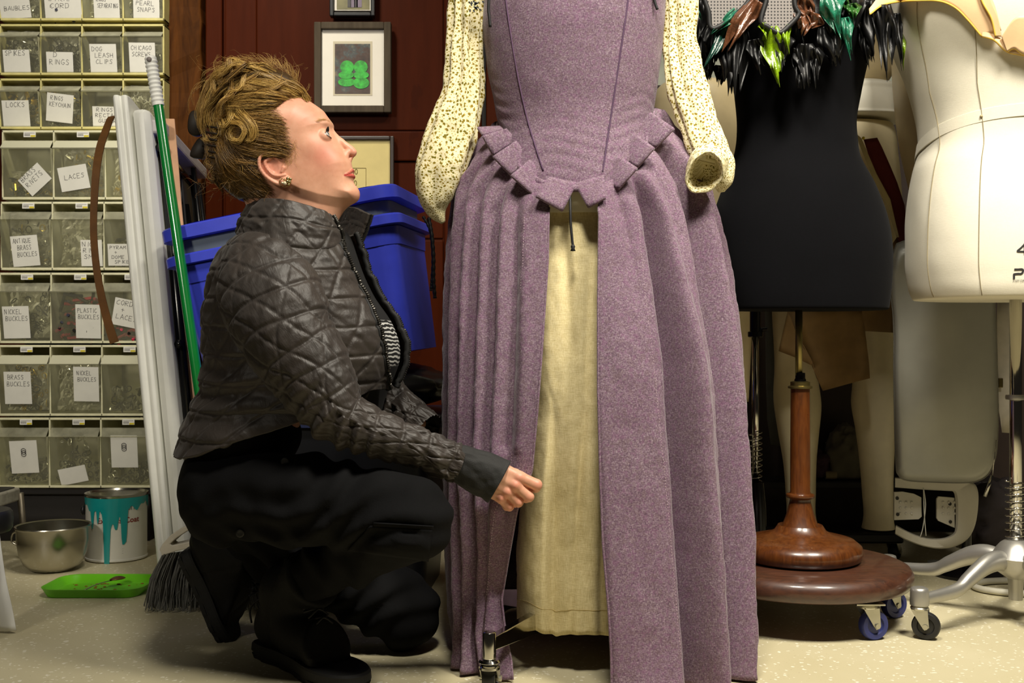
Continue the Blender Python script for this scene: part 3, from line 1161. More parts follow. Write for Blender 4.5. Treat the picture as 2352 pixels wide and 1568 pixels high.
bc = P(122, 1313, 2.86)
bc[2] = 0
root = thing('mixing_bowl', 'dull stainless steel mixing bowl on the floor beside the paint can', 'bowl', bc)
m = MB()
prof = [(.001, .004), (.045, .003), (.055, .004), (.072, .018), (.084, .045), (.0895, .08), (.091, .112), (.095, .1165), (.094, .119), (.0885, .117), (.087, .08), (.081, .046), (.069, .021), (.05, .009), (.001, .008)]
m.lathe(prof, bc, n=72)
m.build('bowl_body', M_steel, root, smooth=True, auto=60)
m = MB()
h0 = bc + np.array([-.090, -.01, .085])
m.tube(cr(np.array([h0 + [0, -.0, .018], h0 + [-.012, 0, .012], h0 + [-.014, 0, -.008], h0 + [0, 0, -.018]]), 12), .003, 8)
m.build('ring_handle', M_steel, root, smooth=True)

tc_ = P(232, 1328, 2.62)
tc_[2] = 0
M_lime = simple('lime_green_plastic', (104, 190, 22), .38, var=.06)
root = thing('green_tray', 'lime green plastic tray with crumbs lying on the floor in front of the paint can', 'tray', tc_)
m = MB()
hw, hd_ = .121, .088
rows = []
for (k_, z_) in ((-.020, .001), (-.012, .001), (-.002, .018), (.001, .022), (-.002, .0225), (-.006, .02), (-.016, .005), (-.024, .004)):
    r_ = rrect(-hw - k_, -hd_ - k_, hw + k_, hd_ + k_, .045 + k_, 8)
    rows.append(np.column_stack([r_, np.full(len(r_), z_)]))
G = np.array(rows) + tc_
m.grid(G, closed_u=True, cap0=True, cap1=True)
m.build('tray_body', M_lime, root, smooth=True, auto=50)
M_rust = simple('rusty_crumb', (140, 78, 30), .8)
rr = np.random.default_rng(5)
m = MB()
for i in range(44):
    c_ = tc_ + np.array([rr.uniform(-.09, .09), rr.uniform(-.06, .06), .0045])
    s_ = rr.uniform(.0008, .0035)
    m.ball(c_, (s_ * 1.6, s_ * 1.2, s_ * .6), 6, 4)
o = m.build('crumbs', M_rust)
tag(o, 'brown crumbs scattered in the green tray', 'crumbs', kind='stuff')
sc0, sc1 = tc_ + np.array([-.032, -.052, .008]), tc_ + np.array([.018, .02, .020])
dirv = (sc1 - sc0) / np.linalg.norm(sc1 - sc0)
root = thing('spoon', 'used metal spoon lying in the green tray', 'spoon', tc_ + [0, 0, .005])
m = MB()
pts = [sc0 + (sc1 - sc0) * t + np.array([0, 0, .004 * math.sin(t * 3)]) for t in np.linspace(0, 1, 12)]
T, N, B = frames(np.array(pts), up=(0, 0, 1))
wds = np.interp(np.linspace(0, 1, 12), [0, .15, .6, 1], [.0055, .005, .0028, .003])
m.grid(np.array([[p - B[i] * wds[i], p + N[i] * .0012, p + B[i] * wds[i], p - N[i] * .0012] for i, p in enumerate(pts)]), closed_u=True, cap0=True, cap1=True)
m.build('spoon_handle', M_steel, root, smooth=True)
m = MB()
c_ = sc1 + dirv * .017
Mx = frame_from((0, 0, 1), dirv, c_)
G = []
for rr_ in np.linspace(.05, 1, 7):
    G.append([[.021 * rr_ * math.cos(t), .014 * rr_ * math.sin(t), .006 * (1 - rr_ ** 2)] for t in np.linspace(0, 2 * PI, 20, endpoint=False)])
G = np.array(G)
m.grid(xf(Mx, G.reshape(-1, 3)).reshape(G.shape), closed_u=True, cap0=True)
m.build('spoon_bowl', simple('brown_stained_steel', (120, 88, 56), .35, .7), root, smooth=True, solid=.0012)

# ================================================================== left edge: worktable corner, stool seat, white cloth
M_tabgrey = simple('worn_grey_table_edge', (146, 142, 128), .55, var=.25, vs=60)
ly = 3.0
root = thing('work_table', 'worn grey table corner with a slim leg at the left picture edge', 'table', P(0, 1100, ly + .2) * [1, 1, 0])
m = MB()
zt, zb = P(0, 1092, ly)[2] + .0, P(0, 1150, ly)[2]
xr = P(53, 0, ly)[0]
m.prism([(xr - .5, -.7), (xr + .0, -.7), (xr, -.02), (xr - .008, -.005), (xr - .022, 0), (xr - .5, 0)], .034, TR((0, ly, zb + .004)))
m.build('table_top', [M_tabgrey], root, bevel=.004)
m = MB()
m.prism([(xr - .5, -.69), (xr - .014, -.69), (xr - .014, -.02), (xr - .03, -.012), (xr - .5, -.012)], .003, TR((0, ly, zb + .038)))
m.build('dark_top_mat', simple('dark_table_mat', (38, 38, 36), .5), root)
m = MB()
m.tube([P(46, 1132, ly - .02), P(55, 1222, ly - .01), P(61, 1282, ly - .01) * [1, 1, 0]], [.0095, .0085, .008], 8)
m.build('table_leg', simple('dull_metal_leg', (120, 112, 96), .4, .7), root, smooth=True)
sy = 2.15
sc1_ = P(-60, 1190, sy)
root = thing('round_stool', 'black round stool seat poking in at the left picture edge', 'stool', sc1_ * [1, 1, 0])
m = MB()
sz = P(0, 1172, sy)[2]
m.lathe([(.001, sz - .042), (.066, sz - .042), (.0705, sz - .036), (.0715, sz - .02), (.0705, sz - .006), (.066, sz), (.001, sz + .002)], sc1_ * [1, 1, 0], n=48)
m.build('seat', simple('black_stool_vinyl', (24, 24, 26), .4), root, smooth=True, auto=50)
m = MB()
m.tube([sc1_ * [1, 1, 0] + [0, 0, .001], sc1_ * [1, 1, 0] + [0, 0, sz - .04]], .02, 14)
m.lathe([(.001, 0), (.034, 0), (.036, .006), (.024, .016), (.001, .02)], sc1_ * [1, 1, 0], n=32)
m.build('pedestal', M_blkmetal, root, smooth=True, auto=50)
m = MB()
cy = 2.24
cl = [(-34, 1190, cy + .06), (-26, 1260, cy + .03), (-16, 1330, cy + .01), (-1, 1400, cy), (8, 1449, cy)]
cpts = cr(np.array([P(*q) for q in cl]), 16)
G = []
for i, p in enumerate(cpts):
    G.append([p + np.array([-.036, .012, 0]), p + np.array([-.012, .0, 0]), p + np.array([.012, -.006, .001]), p + np.array([.028, -.004, .002])])
G = np.array(G)
G[..., 2] = np.maximum(G[..., 2], .002)
m.grid(G)
tag(m.build('white_strip', simple('bright_white_plastic', (246, 246, 242), .5, var=.02), smooth=True, solid=.002), 'curved bright white plastic strip standing on the floor at the lower left picture edge', 'plastic strip')
# ================================================================== the purple dress on its form
def heather(name, c0, c1, c2, scale=900, bump=.25, rough=.85):
    n = NT(name)
    a = n.noise(n.coord(scale=(1, 1, .28)), scale, 2, .7)
    b = n.noise(n.coord(scale=(.35, .35, 1)), scale * .8, 2, .7)
    s = n.math('ADD', n.math('MULTIPLY', a, .5), n.math('MULTIPLY', b, .5))
    c = n.ramp(s, [(.36, lin(c0)), (.5, lin(c1)), (.64, lin(c2))])
    big = n.noise(n.coord(), 9, 3)
    c = n.mix(n.math('MULTIPLY', n.math('SUBTRACT', big, .35, clamp=True), .7), c, lin((104, 70, 98)))
    mid = n.noise(n.coord(), 130, 3, .65)
    c = n.mix(n.math('MULTIPLY', n.math('GREATER_THAN', mid, .55), .28), c, lin((112, 92, 92)))
    c = n.mix(n.math('MULTIPLY', n.math('LESS_THAN', mid, .43), .30), c, lin((128, 84, 118)))
    n.setp(Base_Color=c, Roughness=rough)
    n.b.inputs['Specular IOR Level'].default_value = .2
    n.b.inputs['Sheen Weight'].default_value = .25
    n.b.inputs['Sheen Roughness'].default_value = .4
    n.bump(s, bump, .0015)
    return n.m


M_purple = heather('heathered_purple_wool', (81, 61, 78), (118, 97, 112), (163, 147, 157), 820)
M_stitch = simple('pale_stitching', (196, 172, 184), .8)
M_lining = simple('dark_purple_lining', (86, 62, 88), .9)  # darker purple for the bodice seam lines
M_blackcord = simple('black_cord', (14, 13, 15), .6, bump=.2, bs=900)

# cream linen
n = NT('cream_linen')
a = n.noise(n.coord(scale=(1, 1, .1)), 700, 2, .7)
b = n.noise(n.coord(scale=(.12, .12, 1)), 700, 2, .7)
s = n.math('ADD', n.math('MULTIPLY', a, .5), n.math('MULTIPLY', b, .5))
c = n.ramp(s, [(.35, lin((204, 187, 134))), (.65, lin((236, 222, 176)))])
n.setp(Base_Color=c, Roughness=.8)
n.b.inputs['Specular IOR Level'].default_value = .2
n.bump(n.math('ADD', s, n.math('MULTIPLY', n.noise(n.coord(), 22, 4), 1.2)), .25, .002)
M_linen = n.m

# cream cotton with a tiny olive flower print
n = NT('flower_print_cotton')
v = n.coord('tc')
vn = n.n('ShaderNodeTexVoronoi', feature='F1', voronoi_dimensions='2D')
vn.inputs['Scale'].default_value = 132
n.l(v, vn.inputs['Vector'])
d1 = n.math('ADD', vn.outputs['Distance'], n.math('MULTIPLY', n.noise(v, 700, 1), .34))
f1 = n.math('LESS_THAN', d1, .42)
vo = n.n('ShaderNodeTexVoronoi', feature='F1', voronoi_dimensions='2D')
vo.inputs['Scale'].default_value = 210
n.l(v, vo.inputs['Vector'])
f2 = n.math('LESS_THAN', vo.outputs['Distance'], .2)
pick = n.ramp(n.noise(v, 60, 1), [(.42, lin((116, 106, 26))), (.58, lin((144, 120, 36)))])
c = n.mix(f2, lin((236, 227, 188)), lin((186, 168, 88)))
c = n.mix(f1, c, pick)
n.setp(Base_Color=c, Roughness=.8)
n.b.inputs['Specular IOR Level'].default_value = .2
n.bump(n.noise(n.coord(), 34, 3), .45, .004)
M_flower = n.m

DY = 2.13           # distance of the form's axis
DXc = P(1324, 0, DY)[0]
M_formcloth = simple('cream_form_cloth', (216, 206, 176), .8)
M_chrome = simple('chromed_steel', (205, 203, 196), .12, 1.0, var=.04)
M_wheel = simple('dark_rubber_wheel', (26, 26, 27), .5)

dress_form = thing('dress_form', 'dress form on a chrome wheeled stand inside the purple dress', 'dress form', (DXc, DY, 0))


def sect(rows, Y0, npts=40):
    """rows (py, xl, xr, depth half) -> functions of z"""
    r = np.array(rows, float)
    z = CAMH - (r[:, 0] - CY) * Y0 / F
    xl, xr = (r[:, 1] - CX) * Y0 / F, (r[:, 2] - CX) * Y0 / F
    o = np.argsort(z)
    return z[o], ((xl + xr) / 2)[o], ((xr - xl) / 2)[o], r[o, 3]


brows = [(-140, 1120, 1520, .095), (-60, 1110, 1532, .118), (0, 1112, 1528, .121), (60, 1109, 1525, .121), (130, 1116, 1519, .116), (200, 1128, 1509, .109), (260, 1140, 1501, .103),
         (300, 1147, 1500, .104), (360, 1136, 1515, .114), (440, 1120, 1532, .128), (520, 1110, 1540, .135)]
bz, bcx, ba, bb = sect(brows, DY)
bodf = lambda z: (interp(z, bz, bcx), interp(z, bz, ba), interp(z, bz, bb))


def on_bodice(th, z, off=0.0):
    cx, a, b = bodf(np.asarray(z, float))
    # slightly squared ellipse
    s, c = np.sin(th), np.cos(th)
    return np.stack([cx + (a + off) * np.sign(s) * np.abs(s) ** .92, DY - (b + off) * np.sign(c) * np.abs(c) ** .92, np.asarray(z, float) + 0 * th], -1)


# bottom edge: height per angle (degrees)
edge_t = np.radians([-180, -130, -92, -75, -58, -43, -24, -8, 8, 21, 41, 62, 80, 95, 130, 180])
edge_py = np.array([286, 286, 290, 318, 350, 385, 426, 440, 440, 422, 367, 298, 262, 258, 270, 286])


def edge_z(th):
    py = np.interp(th, edge_t, edge_py)
    Y = DY - .11 * np.cos(th)
    return CAMH - (py - CY) * Y / F


nth, nv = 120, 70
th = np.linspace(-PI, PI, nth, endpoint=False)
ez = edge_z(th)
zt = np.full(nth, P(0, -138, DY)[2])
root_dress = thing('purple_dress', 'purple wool dress with pointed bodice and open skirt, held by the kneeling woman', 'dress', (DXc, DY, .02))
m = MB()
G = []
for q in np.linspace(0, 1, nv):
    z = zt + (ez - zt) * q
    p = on_bodice(th, z)
    wr = .0016 * np.sin(z * 260 + 3 * np.sin(th * 5)) * np.exp(-((q - .86) / .12) ** 2) * (np.cos(th) > .2)
    n_ = np.stack([np.sin(th), -np.cos(th), 0 * th], -1)
    G.append(p + n_ * (wr + .0012 * vnoise(p, 24, 3))[:, None])
m.grid(np.array(G), closed_u=True)
bodice = m.build('bodice', M_purple, root_dress, smooth=True, solid=.004, solid_off=-1)


def seam(pxs, side):
    """seam line drawn on the bodice through pixel points"""
    out = []
    for px, py in cr(np.array(pxs, float), 40):
        Y = DY - .1
        for _ in range(4):
            z = CAMH - (py - CY) * Y / F
            x = (px - CX) * Y / F
            cx, a, b = bodf(np.array([z]))
            s = np.clip((x - cx[0]) / a[0], -.999, .999)
            t_ = math.asin(np.sign(s) * abs(s) ** (1 / .92))
            Y = DY - b[0] * math.cos(t_) ** .92
        out.append(on_bodice(np.array([t_]), np.array([z]), .0006)[0])
    return np.array(out)


for pxs in ([(1158, -60), (1162, 0), (1185, 150), (1208, 260), (1228, 330), (1248, 392)], [(1446, -60), (1442, 0), (1422, 140), (1404, 260), (1392, 340), (1384, 395)]):
    m = MB()
    m.tube(seam(pxs, 0), .0016, 6)
    m.build('seam', M_lining, bodice, smooth=True)
# binding along the lower edge, with stitching
m = MB()
te = np.linspace(-PI, PI, 160, endpoint=False)
pe = on_bodice(te, edge_z(te) + .003, .002)
m.tube(pe, .0036, 8, closed=True, flat=1.9, up=(0, 0, 1))
m.build('edge_binding', M_purple, bodice, smooth=True)
# hanging laces at the top of the bodice
for pts in ([(1124, -20), (1122, 20), (1124, 40), (1126, 62)], [(1460, -20), (1457, 0), (1455, 12)], [(1500, -20), (1504, 4), (1510, 22)], [(1453, -20), (1440, 5), (1436, 14)]):
    m = MB()
    m.tube(cr(np.array([P(x, y, DY - (.065 if 1140 < x < 1470 else .05) - .03) for x, y in pts]), 14), .0028, 8)
    m.build('point_lace', M_blackcord, root_dress, smooth=True)

# peplum tabs
K = 2.5295
tabs = [([(398, 748), (528, 738), (545, 752), (425, 790)], 2.085, 2.065), ([(425, 790), (548, 752), (606, 826), (486, 906)], 2.06, 2.04), ([(484, 910), (604, 828), (688, 936), (590, 1020)], 2.04, 2.02),
        ([(588, 1020), (686, 938), (798, 1040), (722, 1138)], 2.02, 1.995), ([(735, 1142), (800, 1040), (966, 1082), (890, 1228)], 1.995, 1.972), ([(966, 1082), (1132, 1034), (1142, 1150), (1040, 1208)], 1.995, 1.972),
        ([(1126, 1042), (1226, 910), (1326, 976), (1216, 1100)], 2.015, 1.985), ([(1226, 910), (1320, 782), (1426, 860), (1326, 976)], 2.035, 2.01), ([(1318, 784), (1418, 662), (1542, 748), (1430, 862)], 2.065, 2.045)]
inner_pair = [(0, 1), (1, 2), (1, 2), (1, 2), (1, 2), (0, 1), (0, 1), (0, 1), (0, 1)]
for k, (q, Yi, Yo) in enumerate(tabs):
    q = [(940 + x / K, y / K) for x, y in q]
    i0, i1 = inner_pair[k]
    rest = [j for j in range(4) if j not in (i0, i1)]
    if i0 == 0:
        A, B, C, D = q[0], q[1], q[2], q[3]
    else:
        A, B, C, D = q[1], q[2], q[3], q[0]
    G = []
    for v_ in np.linspace(-.12, 1, 8):
        row = []
        for u_ in np.linspace(0, 1, 10):
            x = (A[0] * (1 - u_) + B[0] * u_) * (1 - v_) + (D[0] * (1 - u_) + C[0] * u_) * v_
            y = (A[1] * (1 - u_) + B[1] * u_) * (1 - v_) + (D[1] * (1 - u_) + C[1] * u_) * v_
            Y = Yi + (Yo - Yi) * v_ - .004 * math.sin(PI * u_) * v_ + (.006 * u_ if k < 5 else .006 * (1 - u_))
            row.append(P(x, y, Y))
        G.append(row)
    m = MB()
    m.grid(np.array(G))
    m.build('peplum_tab', M_purple, root_dress, smooth=True, solid=.005, solid_off=0, auto=60)

# overskirt: two panels open down the front
SY = 2.15
srows_l = np.array([(300, 1092), (330, 1066), (350, 1058), (420, 1045), (560, 1031), (700, 1026), (800, 1022), (1000, 1016), (1150, 1018), (1300, 1020), (1490, 1024), (1640, 1034)], float)
srows_r = np.array([(300, 1560), (328, 1588), (380, 1604), (466, 1628), (522, 1646), (593, 1664), (670, 1679), (744, 1694), (825, 1708), (948, 1718), (1050, 1725), (1200, 1731), (1400, 1736), (1640, 1742)], float)
edge_l = np.array([(400, 1262), (600, 1258), (800, 1245), (950, 1234), (1085, 1222), (1130, 1206), (1180, 1187), (1300, 1168), (1420, 1150), (1500, 1160), (1560, 1174), (1640, 1180)], float)
edge_r = np.array([(400, 1378), (700, 1374), (900, 1374), (1100, 1379), (1250, 1385), (1400, 1398), (1500, 1404), (1640, 1406)], float)


def skirt_b(z):
    return interp(z, [0, .25, .5, .8, .92, 1.0], [.335, .296, .258, .185, .158, .145])


def panel(side):
    m = MB()
    nu, nv = 260, 110
    hem = .005
    G = np.zeros((nv, nu, 3))
    TC = np.zeros((nv, nu, 2))
    er = edge_l if side < 0 else edge_r
    for i, q in enumerate(np.linspace(0, 1, nv)):
        # nominal height of this ring at the side
        s = np.linspace(0, 1, nu)
        # top follows the bodice edge
        th_f = side * np.linspace(0, PI, nu)
        ztop = edge_z(th_f * .98) + .012
        z = ztop + (hem - ztop) * q
        # each column: front edge angle found on the z of the first column
        pyc = CY - (z - CAMH) * F / SY
        Ys = np.interp(pyc, [300, 900, 1500], [SY, 2.07, 1.955])
        xl = (np.interp(pyc, srows_l[:, 0], srows_l[:, 1]) - CX) * Ys / F
        xr = (np.interp(pyc, srows_r[:, 0], srows_r[:, 1]) - CX) * Ys / F
        cx, a, b = (xl + xr) / 2, (xr - xl) / 2, skirt_b(z)
        ex = float(np.interp(q, [0, .3, 1], [1, .9, .6]))
        bl = np.clip((q - .0) / .1, 0, 1)
        # front edge
        Yf = SY - b[0]
        pyf = CY - (z[0] - CAMH) * F / Yf
        xe = (np.interp(pyf, er[:, 0], er[:, 1]) - CX) * Yf / F
        se = np.clip((xe - cx[0]) / a[0], -.98, .98)
        te = math.asin(np.sign(se) * abs(se) ** (1 / ex))
        if side > 0:
            t = te + (PI - te) * s
        else:
            t = te + (-PI - te) * s
        td = np.degrees(t)
        amp = np.interp(q, [0, .12, .3, .6, .85, 1], [.25, .75, 1, .95, .8, .85])
        d = np.zeros(nu)
        if side > 0:
            vals = [(27 - 3 * q, .074, 3.3), (52 - 4 * q, .092, 3.8), (78, .07, 5.0), (105, .06, 7), (135, .06, 7), (165, .04, 7)]
            d += .012 * np.exp(-((td - 14) / 2.4) ** 2) * max(0, 1 - q * 3)
            d += .010 * np.exp(-((td - 36) / 2.5) ** 2) * max(0, 1 - q * 3)
            d += .008 * np.exp(-((td - (15 + 12 * q)) / 4) ** 2) * q
        else:
            vals = [(-31 - 2 * q, .022, 3.0), (-41 - 2 * q, .042, 2.8), (-52, .05, 3.0), (-64, .055, 3.3), (-79, .05, 5), (-105, .04, 7), (-135, .04, 7), (-165, .03, 7)]
            if q > .55:
                vals[0] = (-31 - 2 * q, .012 * (1 - (q - .55)), 4)
        for c0, dep, wd in vals:
            wv = wd * (1 + .5 * q)
            d += amp * dep * np.exp(-((td - c0) / wv) ** 2) * (.7 + .3 * np.sin(c0 + q * 3))
            d -= amp * dep * .25 * np.exp(-((td - c0 - wv * 1.8) / wv) ** 2)
        fade = np.clip(np.abs(td - math.degrees(te)) / 6, 0, 1)
        d *= fade
        x = cx + (a - d) * np.sign(np.sin(t)) * np.abs(np.sin(t)) ** np.where(np.cos(t) > 0, ex, 1.0)
        y = SY - (b - d) * np.sign(np.cos(t)) * np.abs(np.cos(t)) ** np.where(np.cos(t) > 0, ex, 1.0)
        p = np.stack([x, y, z], -1)
        if q < .07:
            k_ = (q / .07) ** .55
            pin = on_bodice(t, z + .006, .003)
            p[:, :2] = pin[:, :2] * (1 - k_) + p[:, :2] * k_
            p[:, 2] += .008 * math.sin(PI * k_)
        # the hand draws the left front edge a little towards the camera
        if side < 0:
            pull = -.016 * math.exp(-((pyf - 1120) / 190) ** 2) * np.exp(-((td - math.degrees(te)) / 14) ** 2)
            p[:, 1] -= pull
            p[:, 1] += .085 * min(1, max(0, (pyf - 1180) / 220)) * np.exp(-((td - math.degrees(te)) / 30) ** 2)
            if pyf > 1180:
                p[:, 1] += .02 * np.sin((pyf - 1180) / 130) * np.exp(-((td - math.degrees(te)) / 10) ** 2)
        nn = np.stack([np.sin(t), -np.cos(t), 0 * t], -1)
        p += nn * (.006 * vnoise(p * [1, 1, .45], 11, 5) + .0016 * vnoise(p, 60, 9))[:, None] * fade[:, None]
        if q > .93:
            p += nn * (.012 * ((q - .93) / .07) * np.sin(td / 6))[:, None] * fade[:, None]
        G[i] = p
    m.grid(G)
    return m, G


for side in (-1, 1):
    m, G = panel(side)
    ob = m.build('skirt_panel', M_purple, root_dress, smooth=True, solid=.0028, solid_off=0)
    # faced edge and a line of stitching
    m = MB()
    m.tube(G[6:, 0], .0024, 6)
    m.build('front_edge_binding', M_purple, ob, smooth=True)
    m = MB()
    col = [16, 18][side > 0]
    st = G[8:, col if side < 0 else 24]
    off = np.array([0, -.0022, 0])
    st = cr(st, 330) + off
    for j in range(0, 328, 2):
        m.box((st[j][0] - .0004, st[j][1] - .0004, st[j + 1][2]), (st[j][0] + .0004, st[j][1] + .0004, st[j][2]))
    m.build('stitch_line', M_stitch, ob)

# black drawstring in the opening
m = MB()
cp = cr(np.array([P(1309, 440, 1.998), P(1310, 480, 1.985), P(1311, 515, 1.98), P(1314, 548, 1.978), P(1316, 566, 1.977)]), 30)
m.tube(cp, .0024, 8)
e = P(1316, 566, 1.977)
m.lathe([(.002, .004), (.0042, 0), (.003, -.004), (.005, -.008), (.001, -.0085)], e, n=10)
m.build('drawstring', M_blackcord, root_dress, smooth=True)

# ------------------------------------------------------------------ petticoat
root = thing('petticoat', 'cream linen petticoat showing in the opening of the purple skirt', 'petticoat', (P(1330, 0, 2.05)[0], 2.05, .06))
m = MB()
PYc = 2.06
nu, nv = 220, 90
prl = np.array([(400, 1205), (700, 1206), (950, 1212), (1140, 1196), (1300, 1188), (1500, 1188)], float)
prr = np.array([(400, 1450), (1500, 1452)], float)
G = np.zeros((nv, nu, 3))
t = np.linspace(-PI, PI, nu, endpoint=False)
for i, q in enumerate(np.linspace(0, 1, nv)):
    hemz = .070 + .003 * np.sin(t * 5 + 1) + .006 * np.exp(-((t + .9) / .35) ** 2) - .004 * np.exp(-((t + .45) / .1) ** 2)
    z = .865 + (hemz - .865) * q
    zc = z.mean()
    pyc = CY - (zc - CAMH) * F / (PYc - .09)
    xl = (np.interp(pyc, prl[:, 0], prl[:, 1]) - CX) * PYc / F
    xr = (np.interp(pyc, prr[:, 0], prr[:, 1]) - CX) * PYc / F
    cx, a = (xl + xr) / 2, (xr - xl) / 2
    b = .035 + .075 * min(1, q * 1.6)
    d = np.zeros(nu)
    td = np.degrees(t)
    lowq = np.clip((q - .45) / .25, 0, 1)
    # overlapping lobe on the left: a sharp step
    d += .021 * lowq / (1 + np.exp(-(td + 33 + 4 * (1 - q)) / .9)) * np.exp(-((td + 33) / 30) ** 2)
    d += .010 * np.exp(-((td - (14 - 22 * q)) / 5) ** 2) * np.clip(q * 2, 0, 1) * (1 - .3 * q)
    d += .007 * np.exp(-((td - 30 + 6 * q) / 5) ** 2)
    d += .006 * np.exp(-((td + 20 - 30 * q) / 6) ** 2) * (1 - lowq * .5)
    d += .012 * (0.5 + .5 * np.cos(np.radians(td) * 9)) * (np.abs(td) > 115)
    x = cx + (a - d) * np.sin(t)
    y = PYc - (b - d) * np.cos(t)
    p = np.stack([x, y, z + 0 * t], -1)
    nn = np.stack([np.sin(t), -np.cos(t), 0 * t], -1)
    p += nn * (.0032 * vnoise(p * [1, 1, .5], 18, 2) + .0012 * vnoise(p, 70, 4))[:, None]
    if True:
        pk = .0022 * np.sin(z * 190) * np.exp(-((td - 36) / 7) ** 2) * np.clip((q - .5) * 3, 0, 1)
        p += nn * pk[:, None]
    G[i] = p
m.grid(G, closed_u=True)
body = m.build('skirt', M_linen, root, smooth=True, solid=.0016, solid_off=0)
m = MB()
hemring = G[-6]
m.tube(hemring + np.stack([np.sin(t), -np.cos(t), 0 * t], -1) * .0006, .0009, 5, closed=True)
m.build('hem_stitching', simple('linen_hem_thread', (186, 166, 112), .8), body, smooth=True)

# ------------------------------------------------------------------ blouse sleeves
root = thing('flower_print_blouse', 'cream cotton blouse with tiny olive flowers, its sleeves hanging from the purple bodice', 'blouse', (DXc, DY, .85))


def limp_sleeve(rows, Y0, folds, seed):
    r = cr(np.array(rows, float), 120)
    ctr = np.array([P(x, y, Y0 + dy) for x, y, w_, dy, fl in r])
    T, N, B = frames(ctr, up=(0, 1, 0))
    nu = 96
    a = np.linspace(0, 2 * PI, nu, endpoint=False)
    G = np.zeros((len(r), nu, 3))
    TC = np.zeros((len(r), nu, 3))
    for i in range(len(r)):
        hw = r[i, 2] * Y0 / F
        dh = hw * r[i, 4]
        q = i / (len(r) - 1)
        rad = np.ones(nu)
        for (a0, dep, wd, ph) in folds:
            aa = (a - a0 - ph * q + PI) % (2 * PI) - PI
            rad -= 1.7 * dep * np.exp(-(aa / wd) ** 2) * math.sin(PI * min(1, .15 + q))
        p = ctr[i] + (np.cos(a) * dh * rad)[:, None] * N[i] + (np.sin(a) * hw * rad)[:, None] * B[i]
        p += (.0042 * vnoise(p * [1, 1, .5], 26, seed) + .002 * vnoise(p * [1, 1, .7], 60, seed + 3))[:, None] * (np.cos(a)[:, None] * N[i] + np.sin(a)[:, None] * B[i])
        G[i] = p
        TC[i, :, 0], TC[i, :, 1] = (a - PI) * .038 + 1, i / (len(r) - 1) * .64 + seed * .1
    return G, TC


# N points into the room, so the side seen by the camera is a = pi
Gl, Tl = limp_sleeve([(1112, -215, 30, 0, .6), (1092, -165, 44, 0, .65), (1076, -80, 43, 0, .65), (1071, 20, 44, 0, .65), (1069, 110, 44, 0, .7), (1066, 190, 50, -.01, .75), (1044, 285, 57, -.02, .7), (1016, 375, 57, -.03, .65), (1001, 440, 47, -.03, .55), (1003, 482, 28, -.025, .5), (1018, 512, 6, -.02, .5)],
                 2.13, [(2.6, .22, .28, .3), (3.5, .16, .22, -.2), (4.1, .14, .2, .2), (2.0, .2, .25, -.3)], 3)
m = MB()
m.grid(Gl, closed_u=True, cap0=True, cap1=True, tc=Tl)
sl = m.build('sleeve', M_flower, root, smooth=True)
Gr, Tr = limp_sleeve([(1526, -215, 30, 0, .6), (1546, -165, 44, 0, .65), (1558, -80, 43, 0, .65), (1562, 20, 42, 0, .65), (1562, 100, 42, 0, .7), (1572, 170, 44, -.01, .7), (1594, 250, 46, -.02, .7), (1622, 325, 46, -.045, .7), (1646, 380, 42, -.06, .65), (1656, 415, 32, -.065, .6), (1658, 441, 8, -.06, .5)],
                 2.12, [(2.75, .24, .22, -.35), (3.6, .15, .25, -.2), (4.2, .15, .2, .2), (2.1, .18, .25, -.1)], 8)
m = MB()
m.grid(Gr, closed_u=True, cap0=True, cap1=True, tc=Tr)
sr = m.build('sleeve', M_flower, root, smooth=True)
# the cuff at the end of the right-hand sleeve: an open rolled ring facing us
cc0 = P(1620, 394, 2.018)
axv = np.array([-.22, -.90, -.36])
Mx = frame_from(axv, (1, 0, -.6), cc0)
nu = 64
a = np.linspace(0, 2 * PI, nu, endpoint=False)
G = []
for (rr_, zz) in ((.021, -.03), (.0225, -.012), (.025, .002), (.0285, .012), (.031, .0165), (.0325, .014), (.0335, .004), (.033, -.010), (.0345, -.026), (.037, -.04)):
    wob = 1 + .035 * np.sin(a * 3 + 1 + zz * 30) + .015 * np.sin(a * 7)
    G.append(xf(Mx, np.column_stack([rr_ * 1.0 * wob * np.cos(a), rr_ * 1.28 * wob * np.sin(a), zz + .003 * np.sin(a * 2)])))
m = MB()
TCc = np.zeros((len(G), nu, 3))
TCc[..., 0] = a[None] * .03 + 3
TCc[..., 1] = np.linspace(0, .1, len(G))[:, None] + .5
m.grid(np.array(G), closed_u=True, cap0=True, tc=TCc)
m.build('cuff', M_flower, sr, smooth=True)
# eyelet lace at the top of the left sleeve
m = MB()
rr = np.random.default_rng(8)
for i in range(16):
    c_ = P(1084 + rr.uniform(-6, 26), rr.uniform(2, 26), 2.085)
    ang = rr.uniform(0, 6.28)
    a_ = np.linspace(0, 2 * PI, 9, endpoint=False)
    m.add(np.array([[c_[0] + .0032 * math.cos(q) * math.cos(ang) - .0016 * math.sin(q) * math.sin(ang), c_[1] - .001, c_[2] + .0032 * math.cos(q) * math.sin(ang) + .0016 * math.sin(q) * math.cos(ang)] for q in a_]), [list(range(9))])
m.build('eyelet_lace', simple('dark_eyelet_holes', (40, 44, 46), .8), sl)

